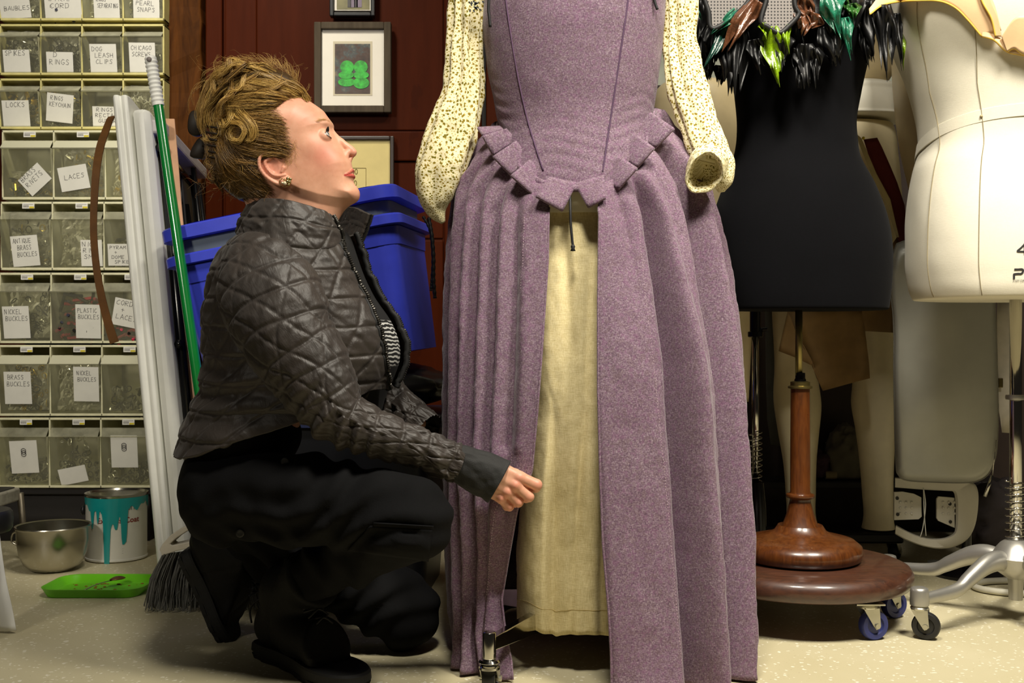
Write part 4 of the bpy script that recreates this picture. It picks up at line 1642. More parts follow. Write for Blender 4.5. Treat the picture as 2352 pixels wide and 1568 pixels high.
# ------------------------------------------------------------------ the form itself: torso, post, legs, casters
m = MB()
zs = np.array([.84, .9, .96, 1.02, 1.1, 1.2, 1.28, 1.34, 1.40, 1.44, 1.47, 1.50])
a = np.linspace(-PI, PI, 48, endpoint=False)
G = []
for z in zs:
    cx, aa, bb_ = bodf(np.array([min(z, 1.3)]))
    k_ = 1.0 if z <= 1.3 else float(np.interp(z, [1.3, 1.36, 1.42, 1.46, 1.5], [1, 1.02, .75, .38, .34]))
    G.append(np.stack([cx[0] + (aa[0] - .009) * k_ * np.sin(a), DY - (bb_[0] - .009) * min(1, k_) * np.cos(a), 0 * a + z], -1))
m.grid(np.array(G), closed_u=True, cap0=True, cap1=True)
m.build('torso', M_formcloth, dress_form, smooth=True)
m = MB()
m.tube([[DXc, DY, .11], [DXc, DY, .86]], .016, 16)
m.build('post', M_chrome, dress_form, smooth=True)
m = MB()
m.lathe([(.001, .09), (.04, .09), (.045, .1), (.045, .15), (.03, .17), (.018, .18)], (DXc, DY, 0), n=24)
m.build('hub', M_chrome, dress_form, smooth=True, auto=40)
M_cfork = simple('zinc_plated_steel', (186, 184, 172), .28, .9, var=.1)


def caster(parent, pos, r, wheel_mat, fork_ang, stem_top, name='caster', plate=False, wheel_w=.022, hub_mat=None):
    """swivel caster standing at pos on the floor; fork_ang: direction the wheel trails"""
    x, y, z0 = pos
    d = np.array([math.cos(fork_ang), math.sin(fork_ang), 0])
    sdir = np.array([-d[1], d[0], 0])
    wc = np.array([x, y, z0 + r]) + d * r * .45
    m = MB()
    # two fork cheeks, stem, race
    for s in (-1, 1):
        o = sdir * s * (wheel_w / 2 + .003)
        poly = [np.array([x, y, z0 + r * 2.18]) - d * r * .55 + o, np.array([x, y, z0 + r * 2.18]) + d * r * .62 + o, wc + d * r * .26 + [0, 0, -.001] + o, wc - d * r * .05 + [0, 0, -r * .26] + o, wc - d * r * .26 + o]
        V = poly + [p + sdir * s * .002 for p in poly]
        m.add(np.array(V), [[0, 1, 2, 3, 4], [9, 8, 7, 6, 5]] + [[i, i + 5, (i + 1) % 5 + 5, (i + 1) % 5] for i in range(5)])
    m.lathe([(.001, 0), (r * .62, 0), (r * .66, .003), (r * .58, .007), (r * .4, .010), (.001, .0105)], (x, y, z0 + r * 2.16), n=20)
    if plate:
        m.box((x - r * .95, y - r * .8, z0 + r * 2.16 + .009), (x + r * .95, y + r * .8, z0 + r * 2.16 + .012))
    else:
        m.tube([[x, y, z0 + r * 2.16 + .005], [x, y, stem_top]], .006, 12)
    m.lathe([(.001, -(wheel_w / 2 + .008)), (.0055, -(wheel_w / 2 + .008)), (.0055, wheel_w / 2 + .008), (.001, wheel_w / 2 + .008)], (0, 0, 0), n=10, M=frame_from(sdir, (0, 0, 1), wc))
    c = m.build(name, M_cfork, parent, smooth=True, auto=35)
    m = MB()
    w2 = wheel_w / 2
    m.lathe([(r * .2, -w2 * .7), (r * .55, -w2 * .65), (r * .62, -w2), (r * .92, -w2), (r, -w2 * .6), (r, w2 * .6), (r * .92, w2), (r * .62, w2), (r * .55, w2 * .65), (r * .2, w2 * .7)], (0, 0, 0), n=36, M=frame_from(sdir, (0, 0, 1), wc))
    m.build('wheel', wheel_mat, c, smooth=True, auto=35)
    return c


fx, fy = P(1124, 0, 1.868)[0], 1.868
for k, (lx, ly_) in enumerate(((fx, fy), (DXc + .205, DY - .11), (DXc + .10, DY + .215), (DXc - .205, DY + .11))):
    m = MB()
    dv = np.array([lx - DXc, ly_ - DY, 0])
    ln_ = np.linalg.norm(dv)
    dv /= ln_
    sv = np.array([-dv[1], dv[0], 0])
    G = []
    for q in np.linspace(.1, 1, 8):
        c_ = np.array([DXc, DY, 0]) + dv * ln_ * q
        zt_ = .118 - .026 * q
        zb_ = .062 + .008 * q
        hw_ = .0085
        G.append([c_ - sv * hw_ + [0, 0, zt_], c_ + sv * hw_ + [0, 0, zt_], c_ + sv * hw_ + [0, 0, zb_], c_ - sv * hw_ + [0, 0, zb_]])
    m.grid(np.array(G), closed_u=True, cap0=True, cap1=True)
    m.lathe([(.001, .0), (.0115, .0), (.0115, .044), (.010, .047), (.001, .047)], (lx, ly_, .055 if k else .0555), n=24)
    leg = m.build('leg', M_chrome, dress_form, smooth=True, auto=35, bevel=.0015)
    m = MB()
    m.lathe([(.001, .055), (.016, .055), (.019, .051), (.016, .047), (.014, .0455), (.018, .043), (.0185, .039), (.001, .037)], (lx, ly_, 0), n=24)
    m.build('stem_nut', M_chrome, leg, smooth=True, auto=40)
    c = caster(leg, (lx, ly_, 0), .0205, M_wheel, 1.35 if k == 0 else 1 + k, .055)
# ================================================================== forms on the right
def canvas(name, c0, c1, bump=.12):
    n = NT(name)
    a = n.noise(n.coord(scale=(1, 1, .15)), 800, 2, .6)
    b = n.noise(n.coord(scale=(.15, .15, 1)), 800, 2, .6)
    s = n.math('ADD', n.math('MULTIPLY', a, .5), n.math('MULTIPLY', b, .5))
    c = n.ramp(n.math('ADD', n.math('MULTIPLY', s, .5), n.math('MULTIPLY', n.noise(n.coord(), 7, 4), .5)), [(.3, lin(c0)), (.7, lin(c1))])
    n.setp(Base_Color=c, Roughness=.8)
    n.b.inputs['Specular IOR Level'].default_value = .25 if c0[0] > 50 else .05
    n.b.inputs['Sheen Weight'].default_value = .15 if c0[0] > 50 else .02
    n.bump(n.math('ADD', s, n.noise(n.coord(), 30, 3)), bump, .002)
    return n.m


M_blackjersey = canvas('black_jersey_cloth', (9, 9, 11), (13, 13, 16), .1)
M_cream = canvas('cream_canvas', (224, 217, 196), (236, 231, 212), .12)
M_plaster = simple('cream_mannequin_plastic', (206, 188, 146), .45, var=.06)
M_whiteplast = simple('white_mannequin_plastic', (236, 232, 216), .4, var=.03)


def form_loft(rows, Y0, nth=96, nv=120, e=.9):
    z, cx, a, b = sect(rows, Y0)
    zs = np.linspace(z[0], z[-1], nv)
    t = np.linspace(-PI, PI, nth, endpoint=False)
    s, c = np.sin(t), np.cos(t)
    G = []
    for q in zs:
        CXq, A, Bq = interp(np.array([q]), z, cx)[0], interp(np.array([q]), z, a)[0], interp(np.array([q]), z, b)[0]
        G.append(np.stack([CXq + A * np.sign(s) * np.abs(s) ** e, Y0 - Bq * np.sign(c) * np.abs(c) ** e, 0 * t + q], -1))
    fn = lambda zz: (interp(np.atleast_1d(zz), z, cx), interp(np.atleast_1d(zz), z, a), interp(np.atleast_1d(zz), z, b))
    return np.array(G), t, zs, fn


def on_form(fn, Y0, t, z, off=0, e=.9):
    cx, a, b = fn(z)
    s, c = np.sin(t), np.cos(t)
    return np.stack([cx + (a + off) * np.sign(s) * np.abs(s) ** e, Y0 - (b + off) * np.sign(c) * np.abs(c) ** e, np.atleast_1d(z) + 0 * t], -1)


# ---------------------------------------------------------------- black form on a turned wooden stand
BY = 2.36
bxc = P(1838, 0, BY)[0]
black_form = thing('black_dress_form', 'black dress form on a turned wooden stand between the purple dress and the cream form', 'dress form', (bxc, BY, 0))
brow = [(-330, 1795, 1890, .06), (-300, 1780, 1905, .07), (-240, 1690, 1990, .09), (-120, 1655, 2028, .13), (0, 1660, 2020, .14), (100, 1672, 2000, .125), (148, 1680, 1988, .115), (222, 1690, 1972, .105), (290, 1695, 1962, .10), (326, 1693, 1965, .101),
        (354, 1688, 1968, .104), (428, 1662, 2004, .118), (495, 1640, 2030, .128), (576, 1634, 2043, .134), (635, 1634, 2042, .134), (690, 1640, 2037, .132), (712, 1644, 2034, .130)]
G, t, zs, bfn = form_loft(brow, BY)
# lower rim slants a little, as the form leans back
m = MB()
m.grid(G, closed_u=True, cap0=True, cap1=True)
m.build('torso', M_blackjersey, black_form, smooth=True, bevel=.004)
zbot = zs[0]
M_brassrod = simple('tarnished_brass_rod', (150, 136, 84), .35, .9, var=.2)
pz = lambda py: CAMH - (py - CY) * BY / F
m = MB()
m.tube([[bxc - .003, BY, pz(862)], [bxc - .003, BY, zbot + .005]], .0078, 14)
m.build('rod', M_brassrod, black_form, smooth=True)
m = MB()
m.lathe([(.012, pz(880)), (.0125, pz(872)), (.0105, pz(868)), (.0105, pz(856)), (.001, pz(855))], (bxc, BY, 0), n=20)
m.build('collar', simple('black_metal_collar', (20, 19, 18), .4, .5), black_form, smooth=True, auto=40)
m = MB()
m.lathe([(.020, pz(893)), (.026, pz(891)), (.026, pz(887)), (.021, pz(885)), (.021, pz(877)), (.015, pz(875)), (.001, pz(874))], (bxc, BY, 0), n=32)
m.build('ferrule', M_brassrod, black_form, smooth=True, auto=40)


def woodmat(name, c0, c1, c2, wear, rough=.25, sc=(2, 2, .35)):
    n = NT(name)
    v = n.coord(scale=sc)
    a = n.ramp(n.noise(v, 60, 6, .6, .6), [(.25, lin(c0)), (.5, lin(c1)), (.8, lin(c2))])
    w1 = n.math('GREATER_THAN', n.noise(n.coord(), 55, 6, .75), .69)
    w2 = n.math('GREATER_THAN', n.noise(n.coord(scale=(1, 1, .12)), 90, 4, .7), .72)
    ww = n.math('MAXIMUM', w1, w2)
    n.setp(Base_Color=n.mix(n.math('MULTIPLY', ww, .6), a, lin(wear)), Roughness=n.math('ADD', n.math('MULTIPLY', n.noise(n.coord(), 25, 4), .35), rough - .1))
    n.b.inputs['Coat Weight'].default_value = .5
    n.b.inputs['Coat Roughness'].default_value = .15
    n.bump(n.noise(n.coord(), 80, 4), .08, .001)
    return n.m


M_post = woodmat('orange_brown_varnished_wood', (60, 29, 10), (86, 45, 15), (106, 60, 22), (176, 136, 90))
M_disc = woodmat('dark_brown_varnished_wood', (44, 22, 13), (70, 38, 22), (84, 48, 28), (140, 108, 82), .42, (.5, 2, 2))
m = MB()
prof = [(.001, pz(1266) + .0), (.0195, pz(1290) + .02)]
px2 = lambda d: d * BY / F
prof = [(.018, pz(1216)), (px2(50), pz(1222)), (px2(40), pz(1205)), (px2(31), pz(1180)), (px2(25), pz(1156)), (px2(23), pz(1146)), (px2(23.5), pz(1145)), (px2(31), pz(1142)), (px2(32.5), pz(1138)), (px2(31), pz(1134)), (px2(24), pz(1132)), (px2(22.5), pz(1128)),
        (px2(22.5), pz(1050)), (px2(22), pz(980)), (px2(21.5), pz(900)), (px2(21.5), pz(893)), (.001, pz(892))]
m.lathe(prof, (bxc, BY, 0), n=48)
m.build('post', M_post, black_form, smooth=True, auto=50)
# turned base resting on the round dolly
zd1 = .127
m = MB()
prof = [(.001, zd1 + .001), (px2(122), zd1 + .001), (px2(134), zd1 + .006), (px2(140), zd1 + .020), (px2(136), zd1 + .034), (px2(120), zd1 + .046), (px2(95), zd1 + .052), (px2(72), zd1 + .057), (px2(58), zd1 + .064), (px2(50), zd1 + .076), (px2(44), pz(1212)), (.001, pz(1211))]
m.lathe(prof, (bxc, BY, 0), n=72)
m.build('turned_base', M_post, black_form, smooth=True, auto=50)
m = MB()
RD = .2325
prof = [(.001, zd1 - .046), (RD - .018, zd1 - .046), (RD - .006, zd1 - .042), (RD, zd1 - .030), (RD, zd1 - .018), (RD - .007, zd1 - .006), (RD - .020, zd1), (.001, zd1 + .0005)]
dxc = bxc + .0
m.lathe(prof, (dxc, BY, 0), n=96)
disc = m.build('round_dolly_board', M_disc, black_form, smooth=True, auto=50)
M_bluewheel = simple('blue_rubber_wheel', (44, 52, 112), .45)
for ang, tr in ((math.radians(-62), .25), (math.radians(0), .4), (math.radians(118), 2), (math.radians(180), 1)):
    caster(disc, (dxc + .192 * math.cos(ang), BY + .192 * math.sin(ang), 0), .030, M_bluewheel, tr, .07, plate=True, wheel_w=.020)

# ---------------------------------------------------------------- cream form on an aluminium stand
WYc = 2.33
wxc = P(2333, 0, WYc)[0]
cream_form = thing('cream_dress_form', 'large cream canvas dress form on a grey aluminium stand at the right picture edge', 'dress form', (wxc, WYc, 0))
wrow = [(-330, 2270, 2396, .06), (-300, 2250, 2416, .07), (-240, 2130, 2536, .11), (-120, 2046, 2620, .17), (0, 2044, 2622, .205), (22, 2045, 2621, .205), (74, 2052, 2614, .20), (122, 2068, 2598, .19), (165, 2085, 2581, .178), (222, 2102, 2564, .165), (297, 2117, 2549, .155), (341, 2118, 2548, .155),
        (389, 2106, 2560, .162), (440, 2098, 2568, .172), (500, 2093, 2573, .182), (560, 2092, 2574, .187), (635, 2097, 2569, .187), (675, 2106, 2560, .183), (688, 2112, 2554, .178)]
G, t, zs, wfn = form_loft(wrow, WYc, 120, 150)
G += (vnoise(G, 9, 4) * .0018)[..., None] * np.stack([np.sin(t), -np.cos(t), 0 * t], -1)[None]
m = MB()
m.grid(G, closed_u=True, cap0=True, cap1=True)
torso = m.build('torso', M_cream, cream_form, smooth=True, bevel=.003)
M_seam = simple('form_seam_thread', (150, 138, 106), .8)
for tdeg in (-72, -38, 0, 38, 72):
    zz = np.linspace(zs[0] + .003, zs[-1] - .1, 70)
    tt = np.radians(tdeg) * np.interp(zz, [.65, .75, 1.0, 1.12, 1.3], [1, 1, .93, 1.0, .9])
    m = MB()
    m.tube(on_form(wfn, WYc, tt, zz, .0022), .0008, 5)
    m.build('seam', M_seam, torso, smooth=True)
# waist tape, higher at the front
tt = np.linspace(-PI, PI, 140, endpoint=False)
ztape = CAMH + np.where(True, .423 + .042 * np.cos(tt), 0)
m = MB()
g = []
for k_, o_ in ((-.013, .0004), (-.012, .0022), (.012, .0022), (.013, .0004)):
    g.append(on_form(wfn, WYc, tt, ztape + k_, o_))
m.grid(np.array(g), closed_u=True)
m.build('waist_tape', M_cream, torso, smooth=True, auto=40)
m = MB()
ztk = .423 + CAMH + .042 * math.cos(math.radians(-38))
m.ball(on_form(wfn, WYc, np.radians([-37.]), np.array([ztk - .001]), .003)[0], .0032, 10, 6)
m.build('tape_pin', simple('dull_pin_head', (160, 146, 108), .5), torso, smooth=True)
# printed size number and maker's mark near the lower front (cut by the picture edge)
M_print = simple('black_form_print', (36, 34, 34), .7)


def wrapw(x0, y0):
    """flat lettering wrapped on the front of the cream form, starting at pixel (x0, y0)"""
    def f(V):
        out = []
        for x, y, z_ in V:
            zc = P(0, y0, WYc - .185)[2] + y
            cx, a, b = wfn(zc)
            X = P(x0, 0, WYc - .185)[0] + x
            s = np.clip((X - cx[0]) / a[0], -.99, .99)
            t_ = math.asin(np.sign(s) * abs(s) ** (1 / .9))
            out.append(on_form(wfn, WYc, np.array([t_]), np.array([zc]), .0008 + z_)[0])
        return np.array(out)
    return f


m = MB()
pen = .0014
def poly_stroke(mb, pts, x0, y0, w=.0016):
    f = wrapw(x0, y0)
    p = cr(np.array(pts, float), 24)
    T = np.gradient(p, axis=0)
    T /= np.linalg.norm(T, axis=1)[:, None] + 1e-9
    Nn = np.column_stack([-T[:, 1], T[:, 0]])
    A = np.column_stack([p + Nn * w, 0 * p[:, 0]])
    B = np.column_stack([p - Nn * w, 0 * p[:, 0]])
    mb.grid(np.array([f(A), f(B)]))
s1 = .86e-3
poly_stroke(m, [(16 * s1, 18 * s1), (8 * s1, 9 * s1), (0, 1 * s1), (8 * s1, 0), (20 * s1, 0)], 2340, 577)
poly_stroke(m, [(15 * s1, 19 * s1), (15 * s1, 8 * s1), (15 * s1, -7 * s1)], 2340, 577)
m.build('size_number', M_print, torso)
m = MB()
poly_stroke(m, [(0, -2 * s1), (0, 7 * s1), (0, 9 * s1), (8 * s1, 10 * s1), (14 * s1, 10 * s1), (18 * s1, 14 * s1), (17 * s1, 20 * s1), (8 * s1, 20 * s1), (0, 20 * s1)], 2334, 638, .0018)
printed(m, 'PGM DRESS FORM', .0055, wrapw(2332, 646), 0)
m.build('maker_mark', M_print, torso)
zb = zs[0]
M_alu = simple('grey_cast_aluminium', (176, 174, 168), .38, .75, var=.06)
wz_ = lambda py: CAMH - (py - CY) * WYc / F
m = MB()
m.tube([[wxc, WYc, wz_(1290)], [wxc, WYc, zb + .004]], .0125, 20)
m.build('pole', M_chrome, cream_form, smooth=True)
m = MB()
m.lathe([(.013, wz_(918)), (.020, wz_(917)), (.021, wz_(912)), (.020, wz_(907)), (.013, wz_(906))], (wxc, WYc, 0), n=28)
m.build('pole_ring', M_alu, cream_form, smooth=True, auto=40)
m = MB()
hel = []
n_t = 8.5
for q in np.linspace(0, 1, 260):
    hel.append([wxc + .0195 * math.cos(q * n_t * 2 * PI), WYc + .0195 * math.sin(q * n_t * 2 * PI), wz_(1240) + (wz_(1104) - wz_(1240)) * q])
m.tube(np.array(hel), .0019, 7)
m.build('spring', M_chrome, cream_form, smooth=True)
m = MB()
m.lathe([(.001, wz_(1285)), (.050, wz_(1285)), (.052, wz_(1278)), (.046, wz_(1270)), (.038, wz_(1256)), (.030, wz_(1246)), (.022, wz_(1240)), (.018, wz_(1238)), (.001, wz_(1237))], (wxc, WYc, 0), n=40)
hubz = wz_(1285)
m.lathe([(.001, hubz - .085), (.014, hubz - .085), (.016, hubz - .04), (.046, hubz - .02), (.05, hubz), (.001, hubz + .001)], (wxc, WYc, 0), n=36)
m.build('hub', M_alu, cream_form, smooth=True, auto=45)
# curved legs with casters
cpos = P(2106, 1452, 2.243)
front = np.array([P(2112, 0, 2.20)[0], 2.20, 0])
v0 = front - np.array([wxc, WYc, 0])
L0 = np.linalg.norm(v0)
a0 = math.atan2(v0[1], v0[0])
for k in range(5):
    an = a0 + k * 2 * PI / 5
    d = np.array([math.cos(an), math.sin(an), 0])
    s_ = np.array([-d[1], d[0], 0])
    c0 = np.array([wxc, WYc, 0])
    pr = [(.02, .128, .026), (.06, .136, .027), (.10, .128, .026), (.15, .102, .022), (.185, .085, .018), (L0 - .008, .078, .014)]
    pr = cr(np.array(pr), 22)
    G = []
    for rr_, z_, w_ in pr:
        ce = c0 + d * rr_ + np.array([0, 0, z_])
        G.append([ce + s_ * .014 * w_ / .02 * math.cos(q) * .9 + np.array([0, 0, w_ * math.sin(q) * .82]) for q in np.linspace(0, 2 * PI, 16, endpoint=False)])
    m = MB()
    m.grid(np.array(G), closed_u=True, cap0=True, cap1=True)
    ft = c0 + d * L0
    m.lathe([(.001, .068), (.0185, .068), (.019, .075), (.018, .096), (.0165, .102), (.012, .104), (.001, .1045)], ft, n=24)
    leg = m.build('leg', M_alu, cream_form, smooth=True, auto=60)
    caster(leg, (ft[0], ft[1], 0), .0275, M_wheel, a0 + 2.2 if k == 0 else an + .6, .069, wheel_w=.018)

# ---------------------------------------------------------------- leather collar pieces on the cream form
M_leather = simple('peach_veg_tan_leather', (226, 190, 144), .55, var=.06, bump=.05)
M_ledge = simple('yellowish_cut_leather_edge', (216, 178, 70), .6)


def leather_piece(name, top, bot, parent, off=.006, offb=.012, n=40, lift=None, label=None):
    """a strip of leather lying on the form between an upper and a lower pixel line"""
    tp, bt = cr(np.array(top, float), n), cr(np.array(bot, float), n)
    m = MB()
    G = []
    for q in np.linspace(0, 1, 12):
        row = []
        for i in range(n):
            x, y = tp[i] * (1 - q) + bt[i] * q
            Y = WYc - .15
            for _ in range(6):
                z = CAMH - (y - CY) * Y / F
                X = (x - CX) * Y / F
                cx, a, b = wfn(min(z, 1.42))
                s = (X - cx[0]) / a[0]
                if abs(s) < .97:
                    t_ = math.asin(np.sign(s) * abs(s) ** (1 / .9))
                    Y = WYc - (b[0] + off + (offb - off) * q) * math.cos(t_) ** .9
                else:
                    Y = WYc - .05
            l_ = lift(i / (n - 1), q) if lift else 0
            row.append(P(x, y, Y - l_))
        G.append(row)
    G = np.array(G)
    G[..., 1] = np.minimum(G[..., 1], WYc)
    m.grid(G)
    o = m.build(name, M_leather, parent, smooth=True, solid=.0028, solid_off=1)
    m = MB()
    m.tube(G[-1] + [0, -.001, 0], .0019, 6)
    m.build('cut_edge', M_ledge, o, smooth=True)
    return o


collar = thing('leather_collar', 'peach leather collar pieces resting on the chest of the cream form', 'leather collar', P(2200, 100, 2.14))
leather_piece('collar_panel', [(1996, 20), (2030, -20), (2090, -60), (2180, -80), (2240, -60), (2280, 0), (2300, 70)], [(1998, 33), (2026, 13), (2070, 4), (2148, 2), (2190, 16), (2222, 46), (2254, 84)], collar, .008, .018,
              lift=lambda u, q: .065 * max(0, 1 - u * 2.2) + .012 * (1 - u) * q)
leather_piece('collar_panel', [(2256, 60), (2290, 86), (2325, 92), (2352, 60), (2420, 30)], [(2254, 84), (2282, 92), (2313, 119), (2352, 128), (2430, 150)], collar, .009, .016)
leather_piece('collar_panel', [(2300, 84), (2330, 42), (2360, 34), (2430, 20)], [(2313, 118), (2330, 112), (2355, 127), (2430, 145)], collar, .016, .02)
leather_piece('folded_strap', [(2262, -60), (2276, 0), (2292, 40), (2300, 84)], [(2240, -60), (2254, 0), (2276, 42), (2286, 84)], collar, .016, .018)

# ---------------------------------------------------------------- feather collar on the black form
M_fblack = simple('black_feather_film', (10, 10, 11), .42, .0, spec=.4, var=.2, bump=.3, bs=90)
def film(name, c, alpha=.8, rough=.28):
    n = NT(name)
    v = n.coord()
    cc_ = lin(c)
    lo = tuple(x * .45 for x in cc_[:3]) + (1,)
    n.setp(Base_Color=n.ramp(n.noise(v, 60, 4, .7), [(.3, lo), (.65, cc_)]), Roughness=rough)
    n.b.inputs['Coat Weight'].default_value = .15
    n.b.inputs['Transmission Weight'].default_value = 1 - alpha
    n.bump(n.noise(v, 110, 3), .5, .004)
    return n.m
M_fgreen = film('translucent_green_film', (40, 128, 96))
M_fdark = film('dark_green_film', (22, 70, 58))
M_flime = film('lime_green_film', (140, 178, 18))
M_folive = film('leaf_green_film', (52, 106, 40))
M_fbrown = film('copper_brown_film', (112, 70, 46), .95)
n = NT('perforated_grey_panel')
v = n.coord(scale=(1, 1, 1), rot=(0, PI / 4, 0))
sx = n.n('ShaderNodeSeparateXYZ')
n.l(v, sx.inputs[0])
wv = lambda o: n.math('SINE', n.math('MULTIPLY', o, 2 * PI / .0092))
hole = n.math('GREATER_THAN', n.math('MULTIPLY', wv(sx.outputs['X']), wv(sx.outputs['Z'])), .42)
n.setp(Base_Color=n.mix(hole, lin((128, 122, 118)), lin((22, 20, 20))), Roughness=.5)
n.bump(hole, -.4, .002)
M_perf = n.m
M_rim = simple('black_foam_rim', (17, 17, 18), .55)
fc = thing('feather_collar', 'collar of torn plastic feathers and grey perforated plates on the black form', 'feather collar', (bxc, BY, 1.2))


def feather(x0, y0, x1, y1, w0, mat, Yb, name='feather', seed=0, torn=.5, curl=.0, ntip=5, parent=None):
    """a torn film feather from root (x0,y0) to tip (x1,y1) in pixels, width w0 px, hanging Yb metres away"""
    r = np.random.default_rng(seed)
    nu_, nv_ = 15, 26
    dx, dy = x1 - x0, y1 - y0
    ln_ = math.hypot(dx, dy)
    ux, uy = dx / ln_, dy / ln_
    nx, ny = -uy, ux
    tips = np.sort(r.uniform(-1, 1, ntip))
    tl = r.uniform(.62, 1.0, ntip)
    tl[ntip // 2] = 1
    G = np.zeros((nv_, nu_, 3))
    wob = r.uniform(0, 6, 3)
    us = np.linspace(-1, 1, nu_)
    dist = np.abs(us[:, None] - tips[None])
    kk = dist.argmin(1)
    reach = np.clip(tl[kk] - dist.min(1) * torn * 1.2, .35, 1)
    reach = np.where(np.arange(nu_) % 2 == 0, reach, reach * (1 - .12 * torn))
    for i, v_ in enumerate(np.linspace(0, 1, nv_)):
        prof = (.55 + .45 * math.sin(min(1, v_ * 1.7) * PI / 2)) * (1 - .62 * max(0, v_ - .45) / .55)
        for j, u_ in enumerate(us):
            vv = v_ * reach[j]
            x = x0 + ux * ln_ * vv + nx * w0 / 2 * u_ * prof
            y = y0 + uy * ln_ * vv + ny * w0 / 2 * u_ * prof
            bul = .012 * math.cos(u_ * 1.4) + .006 * math.sin(v_ * 7 + wob[0] + u_ * 2) + .004 * math.sin(u_ * 9 + wob[1])
            G[i, j] = P(x + 2.0 * math.sin(v_ * 6 + wob[2]), y, Yb - bul - curl * v_ ** 2)
    m = MB()
    m.grid(G)
    return m.build(name, mat, parent or fc, smooth=True, solid=.0006, solid_off=0)


# black underlayer, from the outer ends to the middle
fb = [(1600, 40, 1610, 205, 60, 2.34), (1640, 60, 1632, 190, 55, 2.30), (1680, 90, 1672, 222, 72, 2.235), (1700, 60, 1690, 238, 60, 2.225), (1735, 90, 1752, 180, 60, 2.21), (1790, 80, 1800, 170, 70, 2.205), (1850, 100, 1852, 214, 60, 2.205), (1872, 110, 1880, 212, 40, 2.205), (1835, 110, 1838, 210, 40, 2.215),
      (1900, 60, 1925, 160, 70, 2.215), (1960, 0, 2000, 150, 70, 2.27), (2000, 0, 2020, 170, 56, 2.24), (2035, 10, 2046, 188, 46, 2.24), (2058, 30, 2072, 165, 30, 2.25), (1985, 60, 1998, 160, 40, 2.26), (1655, 150, 1650, 200, 40, 2.29), (1615, 0, 1600, 110, 60, 2.33), (1950, -40, 1960, 90, 80, 2.235), (1560 + 60, 120, 1625, 196, 36, 2.31),
      (1720, -60, 1700, 90, 120, 2.235), (1850, -60, 1860, 110, 150, 2.225), (1660, -40, 1650, 80, 90, 2.27)]
for k, (a_, b_, c_, d_, w_, Y_) in enumerate(fb):
    feather(a_, b_, c_, d_, w_, M_fblack, Y_, seed=k + 1, torn=.55, ntip=6)
for k, (a_, b_, c_, d_, w_, mt, Y_, nt_) in enumerate([
        (1594, 10, 1606, 50, 20, M_fgreen, 2.27, 3), (1700, 25, 1618, 165, 62, M_fdark, 2.222, 4), (1694, 24, 1632, 84, 34, M_fgreen, 2.212, 4),
        (1738, 0, 1664, 128, 56, M_fbrown, 2.20, 5), (1846, -10, 1862, 60, 46, M_fbrown, 2.20, 4), (1864, 26, 1842, 86, 78, M_fbrown, 2.195, 7),
        (1776, 60, 1796, 204, 74, M_flime, 2.20, 6), (1750, 52, 1760, 92, 24, M_flime, 2.197, 3), (1806, 56, 1812, 130, 26, M_flime, 2.195, 4),
        (1906, -16, 1936, 92, 76, M_fgreen, 2.195, 5), (1940, 40, 1958, 140, 36, M_fgreen, 2.20, 4), (1958, 8, 1966, 64, 40, M_folive, 2.21, 4), (1928, -10, 1952, 40, 40, M_folive, 2.22, 4),
        (2064, 70, 2076, 165, 26, M_flime, 2.27, 3)]):
    feather(a_, b_, c_, d_, w_, mt, Y_, seed=60 + k, torn=.5, ntip=nt_)
for poly, Y_ in (([(1606, -40), (1618, 0), (1628, 30), (1632, 62), (1650, 62), (1690, 34), (1720, 2), (1735, -40)], 2.205), ([(1764, -40), (1760, 0), (1748, 48), (1764, 62), (1790, 76), (1812, 60), (1834, 34), (1826, 14), (1816, -40)], 2.185)):
    p = [P(x, y, Y_) for x, y in poly]
    m = MB()
    V = np.array(p + [q + np.array([0, .004, 0]) for q in p])
    k_ = len(p)
    m.add(V, [list(range(k_)), list(range(2 * k_ - 1, k_ - 1, -1))] + [[i, i + k_, (i + 1) % k_ + k_, (i + 1) % k_] for i in range(k_)])
    pl = m.build('perforated_plate', M_perf, fc)
    m = MB()
    m.tube(cr(np.array(p), 70, closed=True), .0052, 8, closed=True)
    m.build('foam_rim', M_rim, pl, smooth=True)
# ================================================================== blue tote stack behind the woman
TYt = 2.66
M_blue = simple('royal_blue_tote_plastic', (64, 76, 212), .35, var=.06, bump=.03)
M_greytote = simple('grey_tote_plastic', (96, 106, 116), .4, var=.06)
M_blacktote = simple('black_tote_plastic', (20, 21, 26), .4)
M_navy = simple('navy_tote_lid', (34, 44, 82), .4)


def tote_shell(mb, w0, d0, w1, d1, z0, z1, M, mi=0, r=.03):
    ra, rb = rrect(-w0 / 2, -d0 / 2, w0 / 2, d0 / 2, r, 5), rrect(-w1 / 2, -d1 / 2, w1 / 2, d1 / 2, r, 5)
    G = np.array([np.column_stack([ra + (rb - ra) * t, np.full(len(ra), z0 + (z1 - z0) * t)]) for t in np.linspace(0, 1, 6)])
    mb.grid(xf(M, G.reshape(-1, 3)).reshape(G.shape), closed_u=True, cap0=True, cap1=True, mi=mi)


def rim(mb, w, d, z0, z1, out, M, mi=0, r=.035):
    rows = []
    for k_, z_ in ((0, z0), (out, z0 + .002), (out, z1 - .004), (out - .004, z1), (0, z1)):
        rr_ = rrect(-w / 2 - k_, -d / 2 - k_, w / 2 + k_, d / 2 + k_, r + k_, 5)
        rows.append(np.column_stack([rr_, np.full(len(rr_), z_)]))
    G = np.array(rows)
    mb.grid(xf(M, G.reshape(-1, 3)).reshape(G.shape), closed_u=True, cap0=True, cap1=True, mi=mi)


